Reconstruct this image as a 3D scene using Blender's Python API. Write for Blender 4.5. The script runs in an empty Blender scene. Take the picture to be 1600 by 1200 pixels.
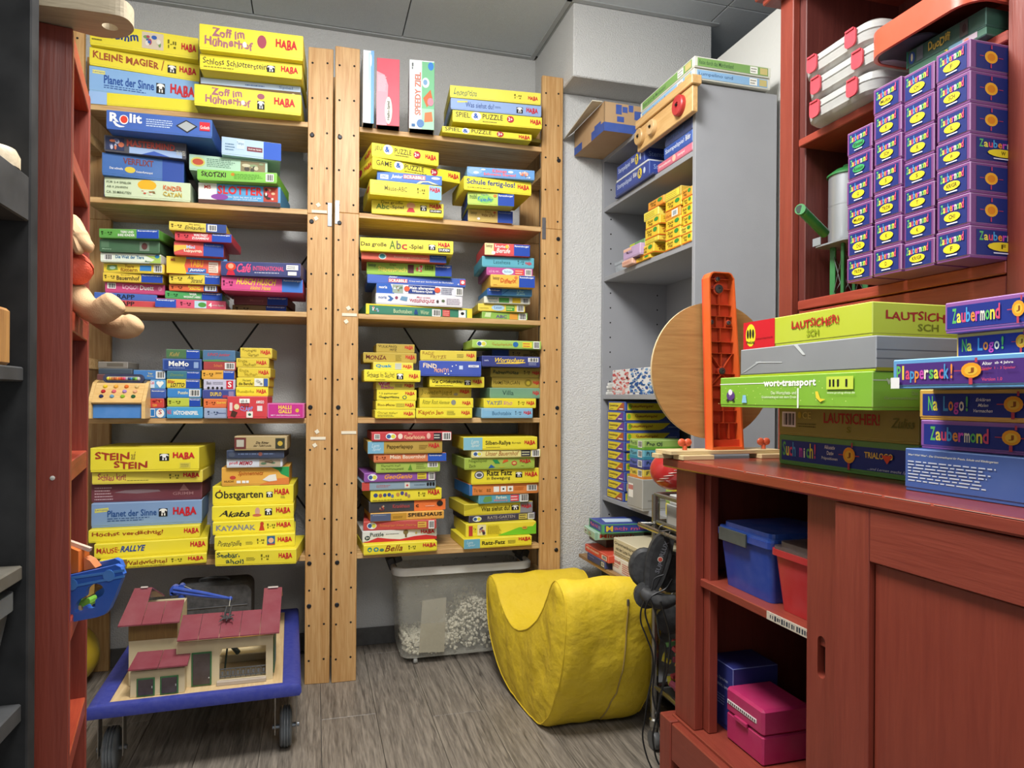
import bpy, math, random
from mathutils import Vector, Matrix
random.seed(7)
PI = math.pi
scene = bpy.context.scene
COL = scene.collection

# ------------------------------------------------------------------ camera
CAM_H, YAW, ROLL, FPX, PCX, PCY = 1.1, math.radians(16), .0065, 1080., 800., 622.
cd = bpy.data.cameras.new('camera')
cam = bpy.data.objects.new('camera', cd); COL.objects.link(cam)
cd.sensor_fit = 'HORIZONTAL'; cd.sensor_width = 36.; cd.lens = FPX / 1600. * 36.
cd.shift_y = (PCY - 600.) / 1600.; cd.clip_start = .02
RM = Matrix.Rotation(-YAW, 3, 'Z') @ Matrix.Rotation(PI / 2, 3, 'X') @ Matrix.Rotation(ROLL, 3, 'Z')
CP = Vector((0, 0, CAM_H))
cam.matrix_world = Matrix.Translation(CP) @ RM.to_4x4()
scene.camera = cam

# ------------------------------------------------------------------ world and lights
w = bpy.data.worlds.new('world'); scene.world = w; w.use_nodes = True
w.node_tree.nodes['Background'].inputs[0].default_value = (.80, .90, 1., 1)
w.node_tree.nodes['Background'].inputs[1].default_value = .40
def area(name, loc, sx, sy, power, col, rot=(0, 0, 0)):
    l = bpy.data.lights.new(name, 'AREA'); l.shape = 'RECTANGLE'; l.size = sx; l.size_y = sy; l.energy = power; l.color = col
    o = bpy.data.objects.new(name, l); COL.objects.link(o); o.location = loc; o.rotation_euler = rot
    return o
pl_ = bpy.data.lights.new('ceiling_lamp', 'POINT'); pl_.energy = 30; pl_.color = (1., .99, .97); pl_.shadow_soft_size = .2
plo = bpy.data.objects.new('ceiling_lamp', pl_); COL.objects.link(plo); plo.location = (.15, 1.25, 2.5)      # opal globe under the ceiling
area('ceiling_panel_lamp', (.15, 1.3, 2.68), .62, .62, 30, (1., .99, .97))
area('rear_fill_light', (.3, -.6, 2.66), .6, 1.2, 20, (1., .99, .97))  # added fill light behind the camera, no known lamp there
scene.cycles.max_bounces = 5; scene.cycles.diffuse_bounces = 2; scene.cycles.glossy_bounces = 2; scene.cycles.transparent_max_bounces = 8
vs = scene.view_settings
vs.view_transform = 'Standard'; vs.look = 'None'; vs.gamma = 1.; vs.exposure = 0.56; vs.use_curve_mapping = False

# ------------------------------------------------------------------ pixel helpers (1600 x 1200 frame)
def ray(px, py): return RM @ Vector(((px - PCX) / FPX, -(py - PCY) / FPX, -1.))
def onZ(px, py, z): d = ray(px, py); return CP + d * ((z - CAM_H) / d.z)
def onX(px, py, x): d = ray(px, py); return CP + d * (x / d.x)
def onY(px, py, y): d = ray(px, py); return CP + d * (y / d.y)
def onP(px, py, p, n): d = ray(px, py); return CP + d * ((p - CP).dot(n) / d.dot(n))

# ------------------------------------------------------------------ materials
MATS = {}
def lin(h):
    h = h.lstrip('#'); r = []
    for i in (0, 2, 4):
        c = int(h[i:i + 2], 16) / 255.
        r.append(c / 12.92 if c <= .04045 else ((c + .055) / 1.055) ** 2.4)
    return (r[0], r[1], r[2], 1.)
def mixc(a, b, f): return tuple(a[i] * (1 - f) + b[i] * f for i in range(3)) + (1.,)
def newmat(name):
    m = bpy.data.materials.new(name); m.use_nodes = True
    return m, m.node_tree, m.node_tree.nodes['Principled BSDF']
def M(h, rough=.45, var=.07, scale=30., metal=0., bump=0., bscale=200., spec=.5):
    """plain surface: colour with a faint mottled variation and optional fine relief"""
    k = (h, rough, var, scale, metal, bump, bscale, spec)
    if k in MATS: return MATS[k]
    m, nt, b = newmat('surface_' + h.strip('#')); c = lin(h)
    b.inputs['Roughness'].default_value = rough; b.inputs['Metallic'].default_value = metal
    b.inputs['Specular IOR Level'].default_value = spec
    b.inputs['Base Color'].default_value = c
    if var > 0:
        tc = nt.nodes.new('ShaderNodeTexCoord'); n = nt.nodes.new('ShaderNodeTexNoise'); n.inputs['Scale'].default_value = scale
        n.inputs['Detail'].default_value = 3
        mx = nt.nodes.new('ShaderNodeMix'); mx.data_type = 'RGBA'
        mx.inputs[6].default_value = mixc(c, (0, 0, 0, 1), var * 1.6); mx.inputs[7].default_value = mixc(c, (1, 1, 1, 1), var)
        nt.links.new(tc.outputs['Object'], n.inputs['Vector']); nt.links.new(n.outputs['Fac'], mx.inputs[0]); nt.links.new(mx.outputs[2], b.inputs['Base Color'])
    if bump > 0:
        tc = nt.nodes.new('ShaderNodeTexCoord'); n2 = nt.nodes.new('ShaderNodeTexNoise'); n2.inputs['Scale'].default_value = bscale; n2.inputs['Detail'].default_value = 4
        bp = nt.nodes.new('ShaderNodeBump'); bp.inputs['Strength'].default_value = bump; bp.inputs['Distance'].default_value = .01
        nt.links.new(tc.outputs['Object'], n2.inputs['Vector']); nt.links.new(n2.outputs['Fac'], bp.inputs['Height']); nt.links.new(bp.outputs['Normal'], b.inputs['Normal'])
    MATS[k] = m; return m
def wood(name, c1, c2, axis='z', rough=.5, stretch=14., scale=1., dark=None, rnd=True):
    """grain running along one object axis"""
    if name in MATS: return MATS[name]
    m, nt, b = newmat(name); L = nt.links.new; N = nt.nodes.new
    tc = N('ShaderNodeTexCoord'); mp = N('ShaderNodeMapping'); s = [stretch * scale] * 3; s['xyz'.index(axis)] = scale
    mp.inputs['Scale'].default_value = s
    L(tc.outputs['Object'], mp.inputs['Vector'])
    if rnd:
        oi = N('ShaderNodeObjectInfo'); mu = N('ShaderNodeMath'); mu.operation = 'MULTIPLY'; mu.inputs[1].default_value = 37.
        L(oi.outputs['Random'], mu.inputs[0]); cx = N('ShaderNodeCombineXYZ')
        for i in range(3): L(mu.outputs[0], cx.inputs[i])
        L(cx.outputs[0], mp.inputs['Location'])
    n1 = N('ShaderNodeTexNoise'); n1.inputs['Scale'].default_value = 2.2; n1.inputs['Detail'].default_value = 6; n1.inputs['Distortion'].default_value = 1.2
    n2 = N('ShaderNodeTexNoise'); n2.inputs['Scale'].default_value = 9.; n2.inputs['Detail'].default_value = 5
    L(mp.outputs[0], n1.inputs['Vector']); L(mp.outputs[0], n2.inputs['Vector'])
    ad = N('ShaderNodeMath'); ad.operation = 'MULTIPLY_ADD'; ad.inputs[1].default_value = .45
    L(n2.outputs['Fac'], ad.inputs[0]); L(n1.outputs['Fac'], ad.inputs[2])
    cr = N('ShaderNodeValToRGB'); e = cr.color_ramp.elements
    e[0].position = .45; e[0].color = lin(c1); e[1].position = .92; e[1].color = lin(c2)
    if dark:
        x = e.new(.52); x.color = lin(c1); e[0].color = lin(dark); e[0].position = .38
    L(ad.outputs[0], cr.inputs[0]); L(cr.outputs[0], b.inputs['Base Color'])
    b.inputs['Roughness'].default_value = rough
    bp = N('ShaderNodeBump'); bp.inputs['Strength'].default_value = .15; bp.inputs['Distance'].default_value = .004
    L(ad.outputs[0], bp.inputs['Height']); L(bp.outputs[0], b.inputs['Normal'])
    MATS[name] = m; return m
def clearplastic(name, h, alpha, rough=.3):
    if name in MATS: return MATS[name]
    m, nt, b = newmat(name); b.inputs['Base Color'].default_value = lin(h); b.inputs['Roughness'].default_value = rough
    tr = nt.nodes.new('ShaderNodeBsdfTransparent'); mx = nt.nodes.new('ShaderNodeMixShader'); out = nt.nodes['Material Output']
    n = nt.nodes.new('ShaderNodeTexNoise'); n.inputs['Scale'].default_value = 12.
    mr = nt.nodes.new('ShaderNodeMapRange'); mr.inputs[3].default_value = alpha - .06; mr.inputs[4].default_value = alpha + .06
    nt.links.new(n.outputs['Fac'], mr.inputs[0]); nt.links.new(mr.outputs[0], mx.inputs[0])
    nt.links.new(tr.outputs[0], mx.inputs[1]); nt.links.new(b.outputs[0], mx.inputs[2]); nt.links.new(mx.outputs[0], out.inputs[0])
    MATS[name] = m; return m
def plaster(name, h, strength=.6, scale=140.):
    return M(h, .85, .02, 3., 0., strength, scale, .2)

# ------------------------------------------------------------------ mesh builder
class MB:
    def __init__(s): s.v = []; s.f = []; s.m = []
    def face(s, pts, mi=0):
        k = len(s.v); s.v += [tuple(p) for p in pts]; s.f.append(tuple(range(k, k + len(pts)))); s.m.append(mi)
    def raw(s, vs_, fs_, mi=0):
        k = len(s.v); s.v += [tuple(p) for p in vs_]
        for f in fs_: s.f.append(tuple(i + k for i in f)); s.m.append(mi)
    def convex(s, vs_, fs_, mis):
        c = Vector((0, 0, 0))
        for p in vs_: c += Vector(p)
        c /= len(vs_); k = len(s.v); s.v += [tuple(p) for p in vs_]
        for f, mi in zip(fs_, mis):
            a, b, d = Vector(vs_[f[0]]), Vector(vs_[f[1]]), Vector(vs_[f[2]])
            if (b - a).cross(d - a).dot(a - c) < 0: f = f[::-1]
            s.f.append(tuple(i + k for i in f)); s.m.append(mi)
    def box(s, x0, y0, z0, x1, y1, z1, c=0., mi=0, me=None, T=None):
        """box with chamfered edges of width c; me = material of the chamfers"""
        if me is None: me = mi
        V, F, Q = [], [], []
        if c <= 0:
            for k in range(8): V.append((x1 if k & 1 else x0, y1 if k & 2 else y0, z1 if k & 4 else z0))
            F = [(0, 2, 3, 1), (4, 5, 7, 6), (0, 1, 5, 4), (2, 6, 7, 3), (0, 4, 6, 2), (1, 3, 7, 5)]; Q = [mi] * 6
        else:
            lo = (x0, y0, z0); hi = (x1, y1, z1)
            def vid(k, ax): return k * 3 + ax
            for k in range(8):
                for ax in range(3):
                    p = []
                    for a in range(3):
                        up = k >> a & 1; e = hi[a] if up else lo[a]
                        p.append(e if a == ax else (e - c if up else e + c))
                    V.append(tuple(p))
            for ax in range(3):
                b1, b2 = [a for a in range(3) if a != ax]
                for sd in (0, 1):
                    ks = [sd << ax | i << b1 | j << b2 for i, j in ((0, 0), (1, 0), (1, 1), (0, 1))]
                    F.append(tuple(vid(k, ax) for k in ks)); Q.append(mi)
                for i in (0, 1):
                    for j in (0, 1):
                        k0 = i << b1 | j << b2; k1 = k0 | 1 << ax
                        F.append((vid(k0, b1), vid(k1, b1), vid(k1, b2), vid(k0, b2))); Q.append(me)
            for k in range(8): F.append((vid(k, 0), vid(k, 1), vid(k, 2))); Q.append(me)
        if T is not None: V = [tuple(T @ Vector(p)) for p in V]
        s.convex(V, F, Q)
    def prism(s, poly, a, b, mi=0, mis=None, T=None):
        """polygon (x,y) extruded in z from a to b; T maps local to target"""
        n = len(poly); ar = sum(poly[i][0] * poly[(i + 1) % n][1] - poly[(i + 1) % n][0] * poly[i][1] for i in range(n))
        if ar < 0: poly = poly[::-1]
        V = [(p[0], p[1], a) for p in poly] + [(p[0], p[1], b) for p in poly]
        if T is not None: V = [tuple(T @ Vector(p)) for p in V]
        F = [tuple(range(n))[::-1], tuple(range(n, 2 * n))] + [(i, (i + 1) % n, (i + 1) % n + n, i + n) for i in range(n)]
        flip = T is not None and T.determinant() < 0
        k = len(s.v); s.v += V
        for j, f in enumerate(F):
            if flip: f = f[::-1]
            s.f.append(tuple(i + k for i in f)); s.m.append(mi if (j < 2 or mis is None) else mis)
    def lathe(s, prof, seg=24, T=None, mi=0, caps=True):
        """profile of (r, z) turned round z"""
        V = []; F = []
        for r, z in prof:
            for i in range(seg): a = 2 * PI * i / seg; V.append((r * math.cos(a), r * math.sin(a), z))
        for j in range(len(prof) - 1):
            for i in range(seg): F.append((j * seg + i, j * seg + (i + 1) % seg, (j + 1) * seg + (i + 1) % seg, (j + 1) * seg + i))
        if caps: F.append(tuple(range(seg))[::-1]); F.append(tuple((len(prof) - 1) * seg + i for i in range(seg)))
        if T is not None: V = [tuple(T @ Vector(p)) for p in V]
        s.raw(V, F, mi)
    def tube(s, pts, r, seg=8, mi=0):
        pts = [Vector(p) for p in pts]; rs = r if isinstance(r, (list, tuple)) else [r] * len(pts)
        V = []; F = []; up = None
        for i, p in enumerate(pts):
            d = (pts[min(i + 1, len(pts) - 1)] - pts[max(i - 1, 0)]).normalized()
            if up is None: up = Vector((0, 0, 1)) if abs(d.z) < .9 else Vector((1, 0, 0))
            sx = d.cross(up)
            if sx.length < 1e-5: sx = d.orthogonal()
            sx.normalize(); up = sx.cross(d).normalized()
            for k in range(seg):
                a = 2 * PI * k / seg; V.append(tuple(p + sx * (math.cos(a) * rs[i]) + up * (math.sin(a) * rs[i])))
        for i in range(len(pts) - 1):
            for k in range(seg): F.append((i * seg + k, i * seg + (k + 1) % seg, (i + 1) * seg + (k + 1) % seg, (i + 1) * seg + k))
        F.append(tuple(range(seg))[::-1]); F.append(tuple((len(pts) - 1) * seg + k for k in range(seg)))
        s.raw(V, F, mi)
    def cyl(s, a, b, r, seg=16, mi=0): s.tube([a, b], r, seg, mi)
    def ball(s, c, r, seg=14, mi=0, sq=(1, 1, 1)):
        n = seg // 2; pr = []
        T = Matrix.Translation(Vector(c)) @ Matrix.Diagonal((sq[0], sq[1], sq[2], 1))
        for i in range(n + 1): a = -PI / 2 + PI * i / n; pr.append((max(r * math.cos(a), r * .01), r * math.sin(a)))
        s.lathe(pr, seg, T, mi)
    def build(s, name, mats, parent=None, off=None, smooth=True, ang=35):
        me = bpy.data.meshes.new(name)
        vv = s.v if off is None else [(p[0] - off[0], p[1] - off[1], p[2] - off[2]) for p in s.v]
        me.from_pydata(vv, [], s.f)
        if not isinstance(mats, (list, tuple)): mats = [mats]
        for m in mats: me.materials.append(m)
        if any(s.m): me.polygons.foreach_set('material_index', s.m)
        if smooth:
            me.shade_smooth(); me.set_sharp_from_angle(angle=math.radians(ang))
        me.update()
        o = bpy.data.objects.new(name, me); COL.objects.link(o)
        if parent is not None: o.parent = parent
        return o
def tag(o, label=None, cat=None, group=None, kind=None):
    if label: o['label'] = label
    if cat: o['category'] = cat
    if group: o['group'] = group
    if kind: o['kind'] = kind
    return o
def thing(name, label, cat, loc=(0, 0, 0), rz=0., group=None, kind=None):
    o = bpy.data.objects.new(name, None); COL.objects.link(o); o.location = loc; o.rotation_euler = (0, 0, rz); o.empty_display_size = .05
    return tag(o, label, cat, group, kind)
def frame(p, ex, ey, ez=None):
    """matrix with the given axes"""
    ex = Vector(ex); ey = Vector(ey); ez = Vector(ez) if ez is not None else ex.cross(ey)
    m = Matrix.Identity(4)
    for i, a in enumerate((ex, ey, ez)):
        for j in range(3): m[j][i] = a[j]
    m.translation = Vector(p); return m
def TR(x, y, z, rz=0., rx=0., ry=0.):
    return Matrix.Translation((x, y, z)) @ Matrix.Rotation(rz, 4, 'Z') @ Matrix.Rotation(ry, 4, 'Y') @ Matrix.Rotation(rx, 4, 'X')
def rrect(x0, y0, x1, y1, r, n=5):
    P = []
    for cx, cy, a0 in ((x1 - r, y1 - r, 0), (x0 + r, y1 - r, 90), (x0 + r, y0 + r, 180), (x1 - r, y0 + r, 270)):
        for i in range(n + 1): a = math.radians(a0 + 90. * i / n); P.append((cx + r * math.cos(a), cy + r * math.sin(a)))
    return P

# ------------------------------------------------------------------ lettering
TXT = {}
def textgeo(s, st=''):
    """flat letter outlines of a string, fitted into the unit square"""
    k = (s, st)
    if k in TXT: return TXT[k]
    cu = bpy.data.curves.new('letters', 'FONT'); cu.body = s; cu.resolution_u = 2
    cu.offset = .045 if 'H' in st else .036 if 'B' in st else .022 if 'b' in st else .006
    cu.shear = .35 if 'i' in st else 0.
    cu.space_character = .92 if 'n' in st else 1.06 if 'B' in st else 1.
    ob = bpy.data.objects.new('letters', cu)
    me = bpy.data.meshes.new_from_object(ob)
    V = [(v.co.x, v.co.y) for v in me.vertices]; F = [tuple(p.vertices) for p in me.polygons]
    bpy.data.objects.remove(ob); bpy.data.meshes.remove(me); bpy.data.curves.remove(cu)
    if 'w' in st: V = [(x + .03 * math.sin(y * 9 + x * 3), y + .07 * math.sin(x * 5.1) + .05 * math.sin(x * 2.3 + 1)) for x, y in V]
    if 'H' in st: V = [(x, y + (.0 if y > .45 else -.22 * math.exp(-((x - 1.75) / .55) ** 2)) + .05 * math.sin(x * 4)) for x, y in V]
    xs = [p[0] for p in V]; ys = [p[1] for p in V]; x0, y0 = min(xs), min(ys); w_, h_ = max(xs) - x0 or 1, max(ys) - y0 or 1
    r = ([((x - x0) / w_, (y - y0) / h_) for x, y in V], F); TXT[k] = r
    return r
# ------------------------------------------------------------------ printed cardboard boxes
YEL, BLU, RED_, WHT, BLK, NAVY = '#f3e01c', '#1f5fc0', '#c8202c', '#f3f1ea', '#1c1b1c', '#1b2c78'
def t(s, u0, v0, u1, v1, c=BLK, st='b'): return ('t', s, u0, v0, u1, v1, c, st)
def r(u0, v0, u1, v1, c): return ('r', u0, v0, u1, v1, c)
def e(u0, v0, u1, v1, c): return ('e', u0, v0, u1, v1, c)
def H(u0=.79, u1=.96, v0=.28, v1=.74): return ('H', u0, v0, u1, v1)
def R(u0=.64, u1=1.): return ('R', u0, u1)
def bc(u0, u1, v0=.2, v1=.85): return ('b', u0, v0, u1, v1)
def wd(u, w_=.07, v0=.25, v1=.75): return ('w', u, v0, u + w_, v1)
def ic(u, w_=.09, c='#6b6414'): return ('i', u, u + w_, c)
def sm(u0, v0, u1, v1, n=2, c='#6f6630'): return ('s', u0, v0, u1, v1, n, c)
def pic(u0, v0, u1, v1, bg, cs): return ('p', u0, v0, u1, v1, bg, cs)
def poly(pts, c): return ('g', pts, c)
FACES = {'f': lambda W, D, h: (Vector((0, 0, 0)), Vector((W, 0, 0)), Vector((0, 0, h)), Vector((0, -1, 0))),
         'l': lambda W, D, h: (Vector((0, D, 0)), Vector((0, -D, 0)), Vector((0, 0, h)), Vector((-1, 0, 0))),
         'r': lambda W, D, h: (Vector((W, 0, 0)), Vector((0, D, 0)), Vector((0, 0, h)), Vector((1, 0, 0))),
         't': lambda W, D, h: (Vector((0, 0, h)), Vector((W, 0, 0)), Vector((0, D, 0)), Vector((0, 0, 1)))}
class Print:
    def __init__(s): s.lay = {}
    def get(s, part):
        if part not in s.lay: s.lay[part] = (MB(), [], {})
        return s.lay[part]
    def mi(s, part, c):
        mb, ml, ix = s.get(part)
        if c not in ix: ix[c] = len(ml); ml.append(M(c, .55, 0., spec=.3))
        return ix[c]
    def quad(s, part, O, U, Vv, N, lev, pts, c, tris=None):
        mb = s.get(part)[0]; mi = s.mi(part, c); o = O + N * (.00035 + .00016 * lev)
        P = [o + U * p[0] + Vv * p[1] for p in pts]
        fs = tris if tris else [tuple(range(len(pts)))]
        if U.cross(Vv).dot(N) < 0: fs = [f[::-1] for f in fs]
        mb.raw(P, fs, mi)
def deco(P, face, items, W, D, h):
    O, U, Vv, N = FACES[face](W, D, h); q = P.quad; lev = 0
    ul = U.length; vl = Vv.length
    def rect(part, u0, v0, u1, v1, c): q(part, O, U, Vv, N, lev, [(u0, v0), (u1, v0), (u1, v1), (u0, v1)], c)
    def ell(part, u0, v0, u1, v1, c, n=14):
        q(part, O, U, Vv, N, lev, [((u0 + u1) / 2 + (u1 - u0) / 2 * math.cos(2 * PI * k / n), (v0 + v1) / 2 + (v1 - v0) / 2 * math.sin(2 * PI * k / n)) for k in range(n)], c)
    def txt(part, s_, u0, v0, u1, v1, c, st):
        V2, F2 = textgeo(s_, st); q(part, O, U, Vv, N, lev, [(u0 + x * (u1 - u0), v0 + y * (v1 - v0)) for x, y in V2], c, F2)
    for it in items:
        k = it[0]; lev += 1
        if k in 're': big = (it[3] - it[1]) * ul > .03 and (it[4] - it[2]) * vl > .018
        if k == 't': txt('title_lettering#%s%s' % (face, it[7]) if 'm' in it[7] else 'title_lettering#%s%d' % (face, lev) if (it[4] - it[2]) * ul > .03 else 'small_lettering', *it[1:])
        elif k == 'r': rect('printed_panel#%s%d' % (face, lev) if big else 'printed_marks', *it[1:])
        elif k == 'e': ell('printed_panel#%s%d' % (face, lev) if big else 'printed_marks', *it[1:])
        elif k == 'g': q('printed_panel#%s%d' % (face, lev), O, U, Vv, N, lev, it[1], it[2])
        elif k == 'H': txt('logo_lettering', 'HABA', *it[1:], RED_, 'BH')
        elif k == 'R':
            u0, u1 = it[1:]; rect('printed_panel#R', u0, .03, u1, .97, '#2148a8'); lev += 1
            txt('logo_lettering', 'Ravensburger', u0 + .05 * (u1 - u0), .72, u1 - .06 * (u1 - u0), .9, WHT, 'b')
        elif k == 'b':
            u0, v0, u1, v1 = it[1:]; rect('barcode', u0, v0, u1, v1, WHT); lev += 1; n = 9
            for i in range(n):
                a = u0 + (u1 - u0) * (.1 + .8 * i / n); rect('barcode', a, v0 + .12 * (v1 - v0), a + (u1 - u0) * (.03 + .03 * (i * 7 % 3)), v1 - .1 * (v1 - v0), '#2a2a2a')
        elif k == 'w':
            u0, v0, u1, v1 = it[1:]; du = u1 - u0; dv = v1 - v0; P.get('emblem')
            rect('emblem', u0, v0, u1, v1, BLK); lev += 1
            ell('emblem', u0 + .05 * du, v0 + .45 * dv, u1 - .05 * du, v1 - .02 * dv, WHT); lev += 1
            rect('emblem', u0 + .1 * du, v0 + .5 * dv, u0 + .3 * du, v0 + .7 * dv, BLK); rect('emblem', u0 + .68 * du, v0 + .5 * dv, u0 + .88 * du, v0 + .7 * dv, BLK)
            rect('emblem', u0 + .3 * du, v0 + .1 * dv, u0 + .45 * du, v0 + .4 * dv, WHT); rect('emblem', u0 + .6 * du, v0 + .1 * dv, u0 + .75 * du, v0 + .4 * dv, WHT)
        elif k == 'i':
            u0, u1, c = it[1:]; d = u1 - u0
            rect('printed_icons', u0, .55, u0 + .2 * d, .72, c); rect('printed_icons', u0 + .05 * d, .34, u0 + .18 * d, .48, c)
            rect('printed_icons', u0 + .3 * d, .5, u0 + .5 * d, .53, c); rect('printed_icons', u0 + .6 * d, .52, u0 + .75 * d, .66, c); rect('printed_icons', u0 + .85 * d, .5, u1, .66, c)
            rect('printed_icons', u0 + .7 * d, .34, u0 + .95 * d, .42, c)
        elif k == 's':
            u0, v0, u1, v1, n, c = it[1:]
            rg = random.Random(int(u0 * 991 + v0 * 7919) + n)
            for i in range(n):
                vb = v1 - (v1 - v0) * (i + .75) / n; x = u0; x1 = u1 - rg.random() * .25 * (u1 - u0)
                while x < x1:
                    wl = (u1 - u0) * (.03 + .09 * rg.random()); rect('small_print', x, vb, min(x + wl, x1), vb + (v1 - v0) / n * .42, c); x += wl + (u1 - u0) * .02
        elif k == 'p':
            u0, v0, u1, v1, bg, cs = it[1:]; rg = random.Random(int(u0 * 997 + v0 * 101))
            if bg: rect('picture', u0, v0, u1, v1, bg)
            for i in range(9):
                lev += 1; a = u0 + (u1 - u0) * (.15 + .7 * rg.random()); b = v0 + (v1 - v0) * (.18 + .64 * rg.random()); du = (u1 - u0) * (.06 + .12 * rg.random()); dv = (v1 - v0) * (.07 + .13 * rg.random())
                ell('picture', max(a - du, u0), max(b - dv, v0), min(a + du, u1), min(b + dv, v1), cs[i % len(cs)], 9)
SMALL = ('printed_marks', 'small_print', 'printed_icons', 'small_lettering', 'barcode', 'picture')
def gbox(label, P0, yaw, W, D, h, base, front=(), left=(), right=(), top=(), tray=None, name='game_box', cat='game box', group=None, lip=.07, worn=.3, rough=.5):
    """a lidded cardboard box: tray, lid and everything printed on it"""
    root = thing(name, label, cat, P0, yaw, group)
    c = min(.0016, h * .08, W * .08); e_ = .0012
    mb = MB(); mb.box(0, 0, h * lip, W, D, h, c, 0, 1)
    wc = '#%02x%02x%02x' % tuple(int(int(base[1 + 2 * i:3 + 2 * i], 16) * (1 - worn) + 238 * worn) for i in range(3))
    mb.build('lid', [M(base, rough, .05, 9.), M(wc, .6, 0.)], root, smooth=False)
    mb = MB(); mb.box(e_, e_, 0, W - e_, D - e_, max(h * .6, h * lip + .001), .0008, 0, 0); mb.build('tray', M(tray or base, .5, .05, 9.), root, smooth=False)
    P = Print()
    for f, its in (('f', front), ('l', left), ('r', right), ('t', top)):
        if its: deco(P, f, its, W, D, h)
    for part, (mb, ml, ix) in P.lay.items():
        if mb.f:
            o = mb.build(part.split('#')[0], ml, root, smooth=False)
            if part in SMALL: o['kind'] = 'stuff'
    return root
class Frame:
    """front plane of a piece of furniture: a point on it and the left-to-right heading"""
    def __init__(s, a, th): s.a = Vector((a[0], a[1], 0)); s.th = th; s.u = Vector((math.cos(th), math.sin(th), 0)); s.n = Vector((-math.sin(th), math.cos(th), 0))
def fit(fr, zb, q, x0, yt0, yb0, x1, yt1, d=0., auto=True, tol=.06, maxyaw=12.):
    """where a box stands, from its corners: bottom left on height zb, then its top edge"""
    ox, oy, sc = q; g = lambda x, y: (ox + x / sc, oy + y / sc)
    bl, tl, tr_ = g(x0, yb0), g(x0, yt0), g(x1, yt1)
    P0 = onP(*bl, fr.a - fr.n * d, fr.n); wgt = max(0., min(1., (abs(zb - CAM_H) - .18) / .3)) if auto else 0.
    if wgt > 0:
        Pz = onZ(*bl, zb); de = -(Pz - fr.a).dot(fr.n); de = max(d - tol, min(d + tol, de)); d = d * (1 - wgt) + de * wgt
        P0 = onP(*bl, fr.a - fr.n * d, fr.n)
    P0.z = zb; h = onP(*tl, P0, fr.n).z - onP(*bl, P0, fr.n).z
    yaw = fr.th; zt = zb + h; wgt = max(0., min(1., (abs(zt - CAM_H) - .18) / .3)) if auto else 0.
    if wgt > 0:
        # yaw from the top edge measured against where a square-on box would put it
        Pr = onP(*tr_, P0, fr.n); Wt = (Pr - P0).dot(fr.u); Pz = onZ(*tr_, zt); dv = Pz - P0
        dy = math.atan2(dv.dot(fr.n), max(dv.dot(fr.u), .01)); lim = math.radians(maxyaw); yaw += max(-lim, min(lim, dy)) * wgt
    nn = Vector((-math.sin(yaw), math.cos(yaw), 0)); uu = Vector((math.cos(yaw), math.sin(yaw), 0))
    W = (onP(*tr_, P0, nn) - P0).dot(uu)
    return P0, yaw, W, h
ORD = ['lowest', 'second up', 'third up', 'fourth up', 'fifth up', 'sixth up', 'seventh up', 'eighth up', 'ninth up', 'tenth up', 'eleventh up', 'twelfth up']
def stack(fr, q, zb, d, where, items, group, D=.25, auto=True, tol=.06, maxyaw=10., back=.288, Dmin=.1, umax=None, ws=1.):
    """items bottom to top: (look, x0, yt0, yb0, x1, yt1, colour, front prints, extras)"""
    z = zb; n = len(items)
    for i, it in enumerate(items):
        look, x0, a, b, x1, c, col, fp = it[:8]; ex = it[8] if len(it) > 8 else {}
        P0, yaw, W, h = fit(fr, z, q, x0, a, b, x1, c, ex.get('d', d), ex.get('auto', auto), tol, maxyaw)
        if 'yaw' in ex: yaw = fr.th + math.radians(ex['yaw'])
        h = max(h, .008)
        if umax is not None: W = min(W, umax - (P0 - fr.a).dot(fr.u))
        W *= ex.get('wm', 1.) * ws
        dd = -(P0 - fr.a).dot(fr.n); Dm = back + dd - W * max(0, math.sin(yaw - fr.th)); Dd = max(Dmin, min(ex.get('D', D), Dm))
        o = ORD[i] if n > 1 else 'alone'
        if i == n - 1 and n > 2: o = 'topmost'
        gbox('%s, %s, %s' % (look, o, where) if n > 1 else '%s, %s' % (look, where), P0, yaw, W, Dd, h - .0006, col, fp, ex.get('l', ()), ex.get('r', ()), ex.get('t', ()), ex.get('tray'), group=group)
        z += h
    return z
# ------------------------------------------------------------------ the room
YW, ZC = 3.135, 2.71
WALL = plaster('wall', '#dcdbd8', .55, 170.)
CEIL = M('#d8dde0', .9, .04, 60., 0., .25, 300., .2)
def struct(name, mb, mat, parent=None, smooth=False):
    o = mb.build(name, mat, parent, smooth=smooth)
    if parent is None: o['kind'] = 'structure'
    return o
def sbox(name, x0, y0, z0, x1, y1, z1, mat, c=0., parent=None):
    m = MB(); m.box(x0, y0, z0, x1, y1, z1, c); return struct(name, m, mat, parent)
sbox('wall_back', -1.3, YW, -.02, 3.4, YW + .1, ZC + .1, WALL)
sbox('wall_left', -1.12, -1.6, -.02, -1.02, YW, ZC + .1, WALL)
sbox('wall_right', 1.535, -1.6, -.02, 1.60, 2.62, 2.455, plaster('white_wall', '#e6e5df', .15, 60.))
sbox('wall_far', 3.3, -1.6, -.02, 3.4, YW, ZC + .1, WALL)
sbox('wall_beam', 1.004, 2.63, 2.41, 1.64, YW, ZC, WALL, .004)
sbox('wall_pillar', 1.012, 2.79, -.01, 1.62, YW, 2.41, WALL, .004)
fl = sbox('floor', -1.3, -1.6, -.05, 3.4, YW, -.006, M('#2a2723', .9))
PLK = wood('floor_planks', '#5f5850', '#978d80', 'y', .42, 16., 2.2, '#443e38')
pm = None; W_, L_ = .185, 1.22
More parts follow.
